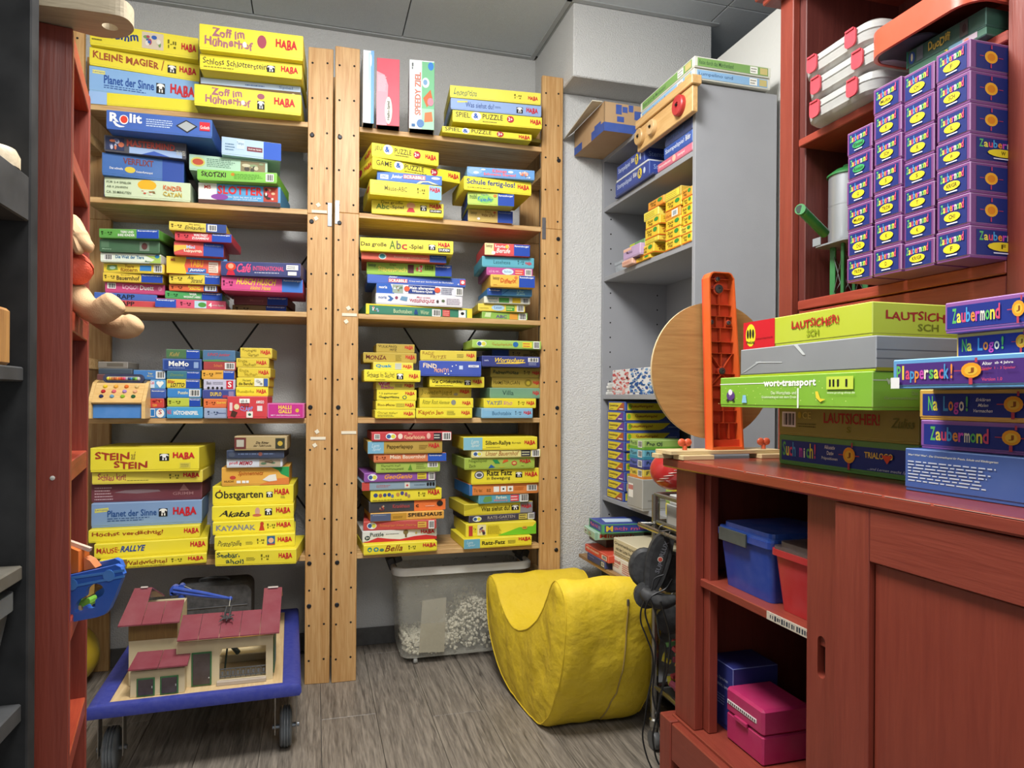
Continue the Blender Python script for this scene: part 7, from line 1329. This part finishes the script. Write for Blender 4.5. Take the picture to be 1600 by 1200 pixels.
for k, (c, hh) in enumerate((('#c8c0b0', .03), ('#8c3430', .012), ('#d8d0c0', .02), ('#6c6458', .016), ('#a8382c', .014), ('#c4b8a4', .022), ('#58504a', .012))):
    gbox('%s-coloured booklet, %s in the pile behind the magenta box' % (['grey', 'red', 'cream', 'brown', 'scarlet', 'sand', 'dark'][k], ORD[k] if k < 6 else 'topmost'), (1.10 + rg.uniform(0, .02), 1.33 - rg.uniform(0, .015), z), -PI / 2 + rg.uniform(-.06, .06), .2, .28, hh, c, [], tray='#d8d2c4', lip=.6, name='booklet', cat='booklet', group='booklets in the sideboard'); z += hh + .0004

# ------------------------------------------------------------------ red hutch on the sideboard
hq_ = (1.36, 1.25, .946)
hu = thing('red_hutch', 'red stained open hutch standing on the red sideboard', 'hutch', hq_)
def hb2(nm, x0, y0, z0, x1, y1, z1, mat=REDV, c=.002):
    m = MB(); m.box(x0, y0, z0, x1, y1, z1, c); return m.build(nm, mat, hu, hq_, smooth=False)
DKR = wood('red_inside_shade', '#54231f', '#653029', 'z', .5, 14., 2.)  # darker copy of the red wood, inner shade put into the colour
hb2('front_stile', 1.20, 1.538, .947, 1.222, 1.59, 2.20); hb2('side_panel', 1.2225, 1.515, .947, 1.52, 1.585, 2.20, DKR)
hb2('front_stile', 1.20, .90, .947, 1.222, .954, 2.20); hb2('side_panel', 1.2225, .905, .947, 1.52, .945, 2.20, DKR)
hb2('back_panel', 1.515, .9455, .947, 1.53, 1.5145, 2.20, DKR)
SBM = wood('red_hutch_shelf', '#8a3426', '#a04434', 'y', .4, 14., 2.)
ZH1, ZH2 = 1.355, 1.772
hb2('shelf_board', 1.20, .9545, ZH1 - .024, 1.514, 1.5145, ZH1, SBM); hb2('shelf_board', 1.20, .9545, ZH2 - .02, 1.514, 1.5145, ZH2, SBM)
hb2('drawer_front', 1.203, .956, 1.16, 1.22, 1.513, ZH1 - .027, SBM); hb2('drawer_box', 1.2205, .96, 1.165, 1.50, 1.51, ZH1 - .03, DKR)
hb2('cornice', 1.165, .87, 2.168, 1.52, 1.62, 2.184, REDH, .003); hb2('cornice', 1.15, .85, 2.1845, 1.52, 1.635, 2.25, REDH, .003)
# clear organiser cases with red latches
OCM = clearplastic('organiser_plastic', '#e0e0dc', .5, .15); OIN = clearplastic('organiser_inside', '#c8c4bc', .4, .4)
def organiser(label, x0, y0, z0, L, D, h):
    """rounded case; L runs towards the camera (-y), D into the hutch"""
    o = thing('organiser_case', label, 'organiser case', (x0, y0, z0), -PI / 2, 'clear organiser cases in the hutch')
    m = MB(); rings = []
    for f, ins in ((0, .012), (.12, .003), (.46, .0), (.48, .004), (.52, .004), (.54, .0), (.86, .004), (1, .016)): rings.append([(x, y, h * f) for x, y in rrect(ins, ins, L - ins, D - ins, .045 - ins, 6)])
    n = len(rings[0]); m.raw(sum(rings, []), [tuple(range(n))[::-1], tuple(range(7 * n, 8 * n))] + [(j * n + i, j * n + (i + 1) % n, (j + 1) * n + (i + 1) % n, (j + 1) * n + i) for j in range(7) for i in range(n)]); m.build('case_shell', OCM, o)
    for k in range(3):
        m = MB(); m.box(.02 + k * .06, .02, .004, .07 + k * .06, D - .03, h * .45, .003); m.build('compartment', OIN, o, smooth=False)
    for u in (.035, L * .66):
        m = MB(); m.prism(rrect(0, 0, .033, h * .78, .011, 4), 0, .0045, T=frame((u, -.0008, h * .12), (1, 0, 0), (0, 0, 1), (0, -1, 0))); m.box(.004, -.004, .002, .029, .0, .006, 0, T=Matrix.Translation((u, -.004, h * .75))); m.build('latch', M('#cc4450', .3, .03), o, smooth=False)
    return o
for k, (lab, ya, ln) in enumerate((('lowest', 1.448, .235), ('middle', 1.44, .252), ('topmost', 1.448, .24))):
    organiser('%s of three clear organiser cases with red latches in the hutch' % lab, 1.155 - .004 * k, ya, ZH2 + .0008 + k * .0535, ln, .26, .0525)
# green boxes and orange chute
UZ = (1380, 0, 7.273); FH = Frame((1.18, 1.5), -PI / 2)
z = stack(FH, UZ, ZH2, .0, 'in the hutch behind the violet boxes', [
 ('flat colourful dark green box', 290, 770, 855, 1700, 60, '#1c5c40', [r(.55, .25, .72, .98, '#6c94a8'), r(.72, .25, .9, .98, '#b8a8b0'), e(.74, .4, .8, .8, '#d87c64'), t('2', .5, .3, .54, .8, '#d8b83c', 'b')], {'wm': .9}),
 ('dark green box, yellow title', 268, 560, 760, 1700, -150, '#124c38', [r(0, .0, .012, 1, '#1f8c6c'), e(.03, .15, .12, .85, '#2c4c8c'), e(.06, .3, .09, .75, '#d8d8b0'), r(.14, .15, .23, .9, '#5c6468'), t('DuoDiff', .3, .25, .585, .85, '#c8b04c', 'bw'), r(.7, .1, .8, .9, '#4c4440'), e(.73, .25, .78, .75, '#3c2424')], {'wm': .9}),
], 'green boxes in the hutch', D=.26, auto=False, umax=.54)
OR = M('#d8502c', .3, .06, 12., 0., .05, 40.)
ch_ = thing('orange_chute', 'orange plastic chute with rounded end lying over the green boxes', 'plastic chute', (1.15, 1.14, z + .0006))
Lc = .262; y_s = 1.222
prof_o = rrect(-.075, -Lc, .075, 0, .05, 7); prof_i = rrect(-.068, -Lc + .007, .068, -.007, .044, 7); n = len(prof_o); oz = .052
m = MB(); V = [(x, y, 0) for x, y in prof_o] + [(x, y, oz) for x, y in prof_o] + [(x, y, oz) for x, y in prof_i] + [(x, y, 0) for x, y in prof_i]
m.raw(V, [((j * n + i), (j * n + (i + 1) % n), ((j + 1) % 4 * n + (i + 1) % n), ((j + 1) % 4 * n + i)) for j in range(4) for i in range(n)])
o_ = m.build('rim_wall', OR, ch_); o_.location = (.055, y_s - 1.14, 0)
m = MB(); m.prism([(x * .985, y * .985 - .003) for x, y in prof_i], oz - .012, oz - .008); o_ = m.build('deck', M('#a83c24', .4), ch_, smooth=False); o_.location = (.055, y_s - 1.14, 0)
m = MB(); m.prism([(x * .97, y) for x, y in rrect(-.066, -.13, .066, -.008, .043, 7)], .004, .008); o_ = m.build('underside_cover', M('#1c2830', .5), ch_, smooth=False); o_.location = (.055, y_s - 1.14, 0)

# ------------------------------------------------------------------ silver silo toy
so = Vector((1.30, 1.447, ZH1)); silo = thing('toy_silo', 'silver toy silo with green legs, chute and lid in the hutch', 'toy', so)
GS_ = M('#1f7a34', .35, .05); zs = lambda y: onP(1305, y, so, CAMF).z - ZH1
z0, z1, z2 = zs(381), zs(276), zs(258); rs = .049
for a in range(4):
    x, y = rs * .8 * math.cos(a * PI / 2 + .5), rs * .8 * math.sin(a * PI / 2 + .5); m = MB(); m.box(-.007, -.004, 0, .007, .004, z0 - .004, .001, T=TR(x, y, 0, a * PI / 2 + .5)); m.build('leg', GS_, silo, smooth=False)
m = MB()
for a in range(4):
    p0 = Vector((rs * .8 * math.cos(a * PI / 2 + .5), rs * .8 * math.sin(a * PI / 2 + .5), .01)); p1 = Vector((rs * .8 * math.cos((a + 1) * PI / 2 + .5), rs * .8 * math.sin((a + 1) * PI / 2 + .5), z0 - .02)); m.tube([p0, p1], .0012, 5); m.tube([Vector((p1.x, p1.y, .01)), Vector((p0.x, p0.y, z0 - .02))], .0012, 5)
m.build('wire_bracing', M('#5c6460', .4), silo)
m = MB(); m.prism(rrect(-rs - .012, -rs - .01, rs + .01, rs + .01, .015), z0 - .004, z0); m.box(-rs - .014, rs - .02, z0, -rs - .012, rs + .008, z0 + .02, 0); m.build('platform', M('#8c9094', .35, .04), silo, smooth=False)
m = MB(); m.lathe([(rs, z0), (rs, z1)], 36); m.lathe([(rs + .0006, z0 + (z1 - z0) * .55), (rs + .0006, z0 + (z1 - z0) * .56)], 36, caps=False); m.build('tank', M('#a4a8ac', .3, .05, 14., .55), silo)
m = MB(); m.lathe([(rs + .004, z1), (rs + .004, z1 + .004), (rs * .7, z1 + (z2 - z1) * .6), (rs * .35, z1 + (z2 - z1) * .8), (rs * .3, z2), (.001, z2)], 32); m.build('lid', GS_, silo)
c0 = onP(1289, 365, so - CAMF * .05, CAMF) - so; c1 = onP(1253, 329, so - CAMF * .1, CAMF) - so; m = MB(); m.tube([c0, c0.lerp(c1, .85), c1], [.012, .012, .012], 14); ct = m.build('chute', GS_, silo)
dvec = (c1 - c0).normalized(); m = MB(); m.tube([c1, c1 + Vector((-.010, -.006, .001))], .013, 14); m.tube([c1 + Vector((-.0102, -.006, .001)), c1 + Vector((-.0106, -.0065, .001))], .0095, 14, 1); m.build('chute_mouth', [GS_, M('#0c2c14', .6)], ct)

# ------------------------------------------------------------------ violet card boxes
VIO, VBL = '#702a72', '#1c2a6e'; LC_ = ['#5cb45c', '#e8d84c', '#d84c6c', '#4c9cd0', '#e88c3c', '#c84cb0', '#e8e0c8']
def multi(s_, u0, v0, u1, v1, st='bm', cs=LC_, rise=0.):
    o = []; n = len(s_); w_ = (u1 - u0) / n
    for k, ch in enumerate(s_):
        if ch == ' ': continue
        hgt = v1 - v0; tall = ch.isupper() or ch in 'bdfhklt!'; dn = rise * k / n
        low = .22 * hgt if ch in 'pgy' else 0
        o.append(('t', ch, u0 + w_ * (k + (.3 if ch in 'il!' else .05)), v0 + dn - low, u0 + w_ * (k + (.7 if ch in 'il!' else .97)), (v1 if tall else v0 + hgt * .66) + dn - low * .3, cs[k % len(cs)], st + str(s_[:k].count(' '))))
    return o
def vface(tag_, green=False, sun=False):
    f = [r(.09, .1, .91, .9, VBL)]
    if sun: return f + [e(.22, .3, .42, .7, '#e8a82c'), e(.26, .38, .38, .62, '#d8841c'), t('Z', .62, .35, .78, .72, '#3c7c5c', 'b'), r(.14, .49, .2, .51, '#b83c5c'), r(.43, .49, .5, .51, '#b83c5c'), r(.31, .75, .33, .88, '#b83c5c'), r(.3, .14, .32, .28, '#b83c5c')]
    return f + multi('Zaubermond', .13, .56, .84, .84, 'bm', LC_, .02) + [e(.25, .24, .74, .53, '#3c9c5c' if green else '#e8d02c'), t(tag_, .5 - .03 * len(tag_) - .01, .32, .5 + .03 * len(tag_), .46, '#4c3c0c' if not green else '#1c3c1c', 'b'), r(.34, .16, .66, .2, '#d8d8e4')]
VZ = (1200, 0, 2.6075); FZ = Frame((1.115, 1.3), -PI / 2)
cols_ = [('nearest', 685, 830, [(965, 1090, 933), (835, 962, 803), (712, 832, 672), (600, 709, 532), (478, 597, 405), (350, 475, 278), (225, 347, 147)], ['F', 'CH1', 'KR/GR', 'W', 'L', 'SCH', 'F']),
 ('second', 550, 683, [(1000, 1110, 968), (885, 997, 852), (775, 882, 735), (665, 772, 610), (545, 662, 490), (420, 542, 365), (298, 417, 245)], ['KR/GR', 'K', 'T', 'S', 'R', 'T', 'CH1']),
 ('third', 430, 548, [(1040, 1150, 1005), (925, 1037, 890), (812, 922, 776), (702, 810, 652), (595, 699, 545), (485, 592, 425), (372, 482, 318)], ['D', 'K', 'TR/DR', 'S', 'SCH', 'R', 'Multix']),
 ('farthest', 322, 428, [(1060, 1158, 1030), (950, 1057, 918), (845, 947, 806), (738, 842, 700), (638, 735, 590), (535, 635, 485)], ['TR/DR', 'CH2', 'Multix', 'G', 'Konson', 'Einzel'])]
for cn, x0, x1, rows, tags in cols_:
    z = ZH1; dd = {'nearest': .0, 'second': -.004, 'third': .003, 'farthest': -.002}[cn]
    for k, ((a, b, c), tg) in enumerate(zip(rows, tags)):
        P0, yw, W, h = fit(FZ, z, VZ, x0 + 2 * ((k * 5) % 3 - 1), a, b, x1, c, dd, False)
        if k == 0:
            hr = h
        gbox('violet and blue card box, %s in %s column of the hutch' % (ORD[k] if k < len(rows) - 1 else 'topmost', cn), (P0.x, P0.y, z), -PI / 2, W * .962, .15, h - .0006, VIO, vface(tg, tg in ('Konson', 'Einzel')), (), vface(tg, False, k not in (0, 3)), group='violet card boxes in the hutch', name='card_box', cat='card box', worn=.45)
        z += h

# ------------------------------------------------------------------ big boxes on the sideboard
NZ = (1100, 420, 3.158); FS = Frame((1.09, 1.4), -PI / 2); LIME = '#a4b81c'
sun_ = lambda u: [e(u, .3, u + .085, .78, '#e89c24'), e(u + .015, .38, u + .07, .68, '#e8b83c'), t('J', u + .03, .45, u + .055, .62, '#8c4c14', 'b'), r(u - .03, .52, u, .55, '#b83c4c'), r(u + .085, .52, u + .115, .55, '#b83c4c'), r(u + .035, .1, u + .05, .3, '#b83c4c'), r(u + .06, .78, u + .07, .92, '#b83c4c')]
stack(FS, NZ, .946, .0, 'pile behind orange stand', [
 ('green rimmed blue box, coloured title', 370, 812, 955, 1060, 860, '#4a8c34', [r(.025, .15, 1, .83, '#1f3580')] + multi('Such mich!', .035, .3, .33, .78) + [t('Akkusativ', .39, .66, .47, .78, WHT, ''), t('Dativ', .41, .48, .46, .6, WHT, ''), t('Präpositionen', .37, .3, .49, .42, WHT, '')] + sun_(.53) + [t('TRIALOGO', .68, .52, .86, .7, '#e8c44c', 'b'), poly([(.79, .64), (.86, .64), (.825, .4)], '#d84c2c'), t('...und Lernen macht Spaß', .7, .16, .97, .26, '#c8d0e8', 'i')], {'wm': 1.0, 'D': .11}),
 ('olive box with barcode, red title', 370, 675, 808, 1062, 690, '#8f8a1c', [bc(.03, .15, .3, .85), t('LAUTSICHER!', .38, .5, .77, .86, '#a82c24', 'b'), t('S', .55, .22, .58, .42, '#7c7c14', 'b'), e(.17, .62, .2, .86, '#b8a82c'), t('CE', .21, .62, .28, .86, '#c8c060', ''), sm(.17, .3, .33, .48, 2, '#5c5814'), t('Zuliss', .84, .45, .98, .75, '#6c7430', 'i')], {'D': .11}),  # olive carries the shade of the box jutting out above
 ('bright lime box, white rounded title', 80, 525, 668, 832, 478, '#7cb41c', [r(.0, .76, .62, .79, '#e8ece0'), r(.585, .02, .595, .6, '#e8ece0'), t('wort-transport', .355, .6, .7, .86, WHT, 'B'), t('Das Wortschatz- und', .41, .42, .58, .52, '#e8f0d0', ''), t('Grammatikspiel mit dem Dreh', .34, .28, .58, .38, '#e8f0d0', ''), e(.06, .22, .13, .55, '#5c3c7c'), e(.075, .4, .11, .6, '#e8e0e8'), e(.06, .18, .08, .28, '#2c2c2c'), e(.11, .18, .13, .28, '#2c2c2c'), poly([(.19, .15), (.23, .15), (.222, .4), (.198, .4)], '#8cc0dc'), poly([(.7, .5), (.715, .5), (.73, .3), (.76, .28), (.73, .2), (.705, .32)], '#e8d03c'), r(.765, .55, .91, .9, '#c4d84c'), r(.78, .62, .79, .82, BLK), r(.8, .62, .81, .82, BLK), r(.825, .62, .835, .82, BLK), r(.87, .62, .88, .82, BLK), t('www.prolog-shop.de', .77, .42, .92, .49, '#e8f0d0', '')] + [e(.3 + (k * 37 % 61) / 100., .1 + (k * 53 % 71) / 100., .305 + (k * 37 % 61) / 100., .125 + (k * 53 % 71) / 100., '#d8ec8c') for k in range(26)] + [e(.01 + (k * 37 % 31) / 100., .1 + (k * 53 % 61) / 100., .015 + (k * 37 % 31) / 100., .125 + (k * 53 % 61) / 100., '#d8ec8c') for k in range(14)], {'d': .145, 'D': .245, 'r': [r(.0, .76, .3, .79, '#b8c4a0'), t('wort-transport', .12, .6, .7, .86, '#b8c4a0', 'B'), t('Das Wortschatz- und', .35, .4, .7, .5, '#9cb070', ''), t('Grammatikspiel mit dem Dreh', .1, .26, .7, .36, '#9cb070', '')]}),  # near-face print in dimmer copies, shade put into the colours
 ('grey taped box', 180, 378, 512, 850, 288, '#85888a', [r(0, .0, 1, .06, '#a4b81c'), poly([(.0, .1), (.16, .52), (.2, .54), (.05, .18)], '#a4a8a8'), poly([(.14, .48), (.37, .42), (.37, .45), (.15, .52)], '#bcc0c0'), poly([(.46, .98), (.53, .62), (.55, .62), (.49, .98)], '#c8ccca')], {'d': .14, 'D': .245, 'r': [r(0, .0, 1, .1, '#8c8c1c'), r(.0, .35, 1, .37, '#5c5e66'), r(.0, .6, 1, .62, '#5c5e66')]}),  # duller lime strip on the near face, painted as shaded
 ('red and lime box, red title', 195, 240, 372, 832, 110, '#b8c41c', [r(0, 0, .295, 1, '#c81c28'), e(.025, .08, .12, .92, '#e0d42c'), e(.035, .38, .055, .72, BLK), e(.06, .38, .08, .74, BLK), e(.087, .38, .107, .72, BLK), t('ProLog', .035, .16, .112, .3, '#2c2c14', 'b'), t('www.prolog-shop.de', .125, .3, .28, .38, '#5c0c14', ''), t('LAUTSICHER!', .44, .46, .79, .8, '#b42424', 'bw'), t('SCH', .56, .2, .65, .42, '#8c9c1c', 'b')], {'d': .135, 'D': .24, 'r': [t('LAUTSICHER!', .12, .45, .85, .78, '#9c2420', 'bw'), t('SCH', .42, .18, .62, .4, '#74781c', 'b')]}),  # near-face letters darkened for the shade on that side
], 'big language games on the sideboard', D=.25, auto=False, back=.5, Dmin=.08)
FS2 = Frame((.985, .96), -PI / 2 + .03)
zig = lambda c, ww='#1f2f80': [r(.02, .14, .98, .86, ww)]
def title(s_, u0, u1, v0=.3, v1=.78): return multi(s_, u0, v0, u1, v1)
stack(FS2, NZ, .946, .0, 'pile in front of the lime box', [
 ('blue box covered in small print', 990, 885, 1092, 1579, 935, '#2c549c', [t('Wer? Wie? Was? - Das Grammatikspiel für Praxis, Schule und Kindergarten', .02, .82, .44, .88, '#e8ecd8', 'i')] + [sm(.02, .22 + .075 * k, .47, .285 + .075 * k, 1, '#c8d4e0') for k in range(7)], {'wm': 1.85, 'D': .19}),
 ('violet rimmed blue box, coloured title', 1068, 742, 882, 1579, 782, '#84489c', zig(0) + title('Zaubermond', .055, .36) + sun_(.42), {'wm': 1.95, 'd': -.025, 'D': .165}),
 ('yellow rimmed blue box, white subtitle', 1062, 590, 738, 1579, 598, '#d8a83c', zig(0) + title('Na Logo!', .05, .27) + [t('Erklären', .3, .62, .37, .72, WHT, 'i'), t('Malen', .31, .45, .36, .55, WHT, 'i'), t('Vermachen', .29, .28, .38, .38, WHT, 'i')] + sun_(.43), {'wm': 1.95, 'd': -.025, 'D': .165}),
 ('light blue rimmed purple box, long title', 932, 430, 572, 1579, 402, '#5c9cd0', [r(.02, .13, .98, .85, '#4c2c78')] + title('Plappersack!', .02, .30) + sun_(.33) + [t('Alter', .42, .68, .46, .78, WHT, ''), t('ab 4 Jahre', .47, .68, .54, .78, WHT, ''), t('Spieler', .42, .52, .46, .62, '#d84c6c', ''), t('1 - 3 Spieler', .47, .52, .55, .62, '#d84c6c', ''), t('Version 1.0', .42, .2, .5, .3, '#d84c6c', ''), r(.0, .0, .045, .38, '#e4e4e0')], {'wm': 1.75, 'd': .06, 'D': .22}),
 ('yellow rimmed blue box, coloured title', 1245, 280, 408, 1579, 262, '#d8b04c', zig(0) + title('Na Logo!', .05, .42) + sun_(.5), {'wm': 1.8, 'd': -.03, 'D': .16}),
 ('violet rimmed indigo box', 1188, 115, 266, 1579, 60, '#8c4c98', zig(0) + title('Zaubermond', .06, .42) + sun_(.5), {'wm': 1.75, 'd': -.01, 'D': .175}),
], 'big language games on the sideboard', D=.25, auto=False, back=.6, Dmin=.08)

# ------------------------------------------------------------------ wooden disc with orange stand
dzs = .9458; yD = 1.60; DZq = (1000, 400, 3.75)
stn = thing('disc_stand', 'round plywood disc on an orange plastic stand with wooden feet', 'wooden game', (1.05, yD, dzs))
sO = (1.05, yD, dzs); FEET = wood('pale_feet', '#c4ab7c', '#d8c294', 'x', .5, 12., 3.)
zb1 = dzs + .012; zb2 = zb1 + .010
for xa, xb, ya, yb in ((.895, .985, 1.555, 1.605), (1.125, 1.195, 1.555, 1.61), (.86, .95, 1.62, 1.655)):
    m = MB(); m.box(xa, ya, dzs, xb, yb, zb1 - .0003, .001); m.build('foot_batten', FEET, stn, sO, smooth=False)
m = MB(); m.box(.872, 1.575, zb1, 1.197, 1.658, zb2, .001); m.build('base_board', FEET, stn, sO, smooth=False)
yd = 1.64; c = onY(*((1000 + 435 / 3.75), (400 + 670 / 3.75)), yd); Rt = onY(1107, 472, yd).z; Rb = onY(1107, 686, yd).z; rD = (Rt - Rb) / 2; cx = (onY(1013, 578, yd).x + onY(1212, 578, yd).x) / 2; czz = max((Rt + Rb) / 2, zb2 + rD + .001)
DISC = wood('disc_ply', '#a87a48', '#bd9058', 'x', .4, 8., 2.2)
m = MB(); m.lathe([(rD, 0), (rD, .009)], 64, frame((cx, yd + .0095, czz), (1, 0, 0), (0, 0, 1), (0, -1, 0)), 0); m.lathe([(rD + .0004, .0015), (rD + .0004, .0075)], 64, frame((cx, yd + .0095, czz), (1, 0, 0), (0, 0, 1), (0, -1, 0)), 1, False); m.build('disc', [DISC, M('#dcc79c', .5)], stn, sO, ang=30)
ORS = M('#d8451c', .3, .03); yo = 1.622
op = lambda x, y, yy=yo - .03: onY(*((1000 + x / 3.75), (400 + y / 3.75)), yy)
a0, a1, b0_, b1 = op(395, 1125), op(595, 1125), op(380, 110), op(540, 110); zb_ = zb2 + .0003; ztp = op(460, 95).z
W0, W1 = a1.x - a0.x - .008, b1.x - b0_.x - .006; xl0, xl1 = a0.x + .012, b0_.x + .008
def taper(u, v): return (xl0 + (xl1 - xl0) * v + (W0 + (W1 - W0) * v) * u, zb_ + (ztp - zb_) * v)
outl = [taper(0, 0), taper(1, 0), taper(1, .965), taper(.9, .992), taper(.8, 1), taper(.2, 1), taper(.1, .992), taper(0, .965)]
T = frame((0, yo, 0), (1, 0, 0), (0, 0, 1), (0, -1, 0)); m = MB(); m.prism(outl, 0, .006, T=T); bp_ = m.build('back_plate', ORS, stn, sO, smooth=False)
def inset(p, k): cxm = sum(q_[0] for q_ in outl) / 8; czm = sum(q_[1] for q_ in outl) / 8; return (p[0] + (cxm - p[0]) * k * 1.0, p[1] + (czm - p[1]) * k * .25)
inn = [inset(p, .085) for p in outl]; V_, F_ = curve2d([outl, inn[::-1]], .030, frame((0, yo - .021, 0), (1, 0, 0), (0, 0, 1), (0, -1, 0))); m = MB(); m.raw(V_, F_); m.build('stand_rim', M('#e2611f', .3, .03), bp_, sO, smooth=False)
m = MB(); rz = yo - .0062
def rib(u0, v0, u1, v1, w_=.0016, d_=.014):
    p0, p1 = Vector(taper(u0, v0)), Vector(taper(u1, v1)); d = (p1 - p0).normalized(); s_ = Vector((-d.y, d.x)) * w_ / 2
    m.prism([tuple(p0 - s_), tuple(p1 - s_), tuple(p1 + s_), tuple(p0 + s_)], 0, d_, T=frame((0, rz, 0), (1, 0, 0), (0, 0, 1), (0, -1, 0)))
for v in (.965, .91, .82, .755, .69, .61, .545, .43, .36, .29, .22, .15): rib(.06, v, .94, v)
for v0, v1, us in ((.755, .91, (.5,)), (.44, .69, (.5,)), (.55, .61, (.5,)), (.15, .36, (.5,)), (.06, .15, (.33, .66)), (.69, .755, (.36, .7))):
    for u in us: rib(u, v0, u, v1)
for a in ((.1, .545, .45, .46), (.9, .545, .55, .46), (.1, .36, .45, .42), (.9, .36, .55, .42)): rib(*a)
m.build('stand_ribs', M('#c9481c', .3, .02), bp_, sO, smooth=False)
m = MB(); p0, p1 = taper(.06, .0), taper(.94, .055); m.prism([taper(.03, .0), taper(.97, .0), taper(.97, .055), taper(.03, .055)], .0, .018, T=frame((0, rz, 0), (1, 0, 0), (0, 0, 1), (0, -1, 0))); m.build('stand_foot_web', ORS, bp_, sO, smooth=False)
for u, v, rr in ((.5, .91, .0115), (.5, .445, .009), (.18, .72, .006), (.82, .72, .006), (.47, .965, .006)):
    x, z_ = taper(u, v); m = MB(); m.lathe([(rr * 1.35, 0), (rr * 1.35, .012), (rr, .013)], 18, frame((x, rz, z_), (1, 0, 0), (0, 0, 1), (0, -1, 0))); bs = m.build('screw_boss', ORS, bp_, sO)
    m = MB(); m.lathe([(rr, 0), (rr, .003), (rr * .35, .004), (rr * .3, .0025), (.0005, .0025)], 16, frame((x, rz - .0132, z_), (1, 0, 0), (0, 0, 1), (0, -1, 0))); m.build('screw', M('#6c6c70', .35, 0., 30., .8), bs, sO)
for px in (1070, 1193):
    p = onY(px, 690, 1.60); m = MB(); rr = .014
    m.cyl((p.x, 1.60, zb2 + .0003), (p.x, 1.60, zb2 + .012), .006, 12); m.ball((p.x - .009, 1.60, zb2 + .02), .0115, 12, 0, (1, .5, .9)); m.ball((p.x + .009, 1.60, zb2 + .02), .0115, 12, 0, (1, .5, .9)); m.build('wing_screw', M('#d85420', .35), stn, sO)
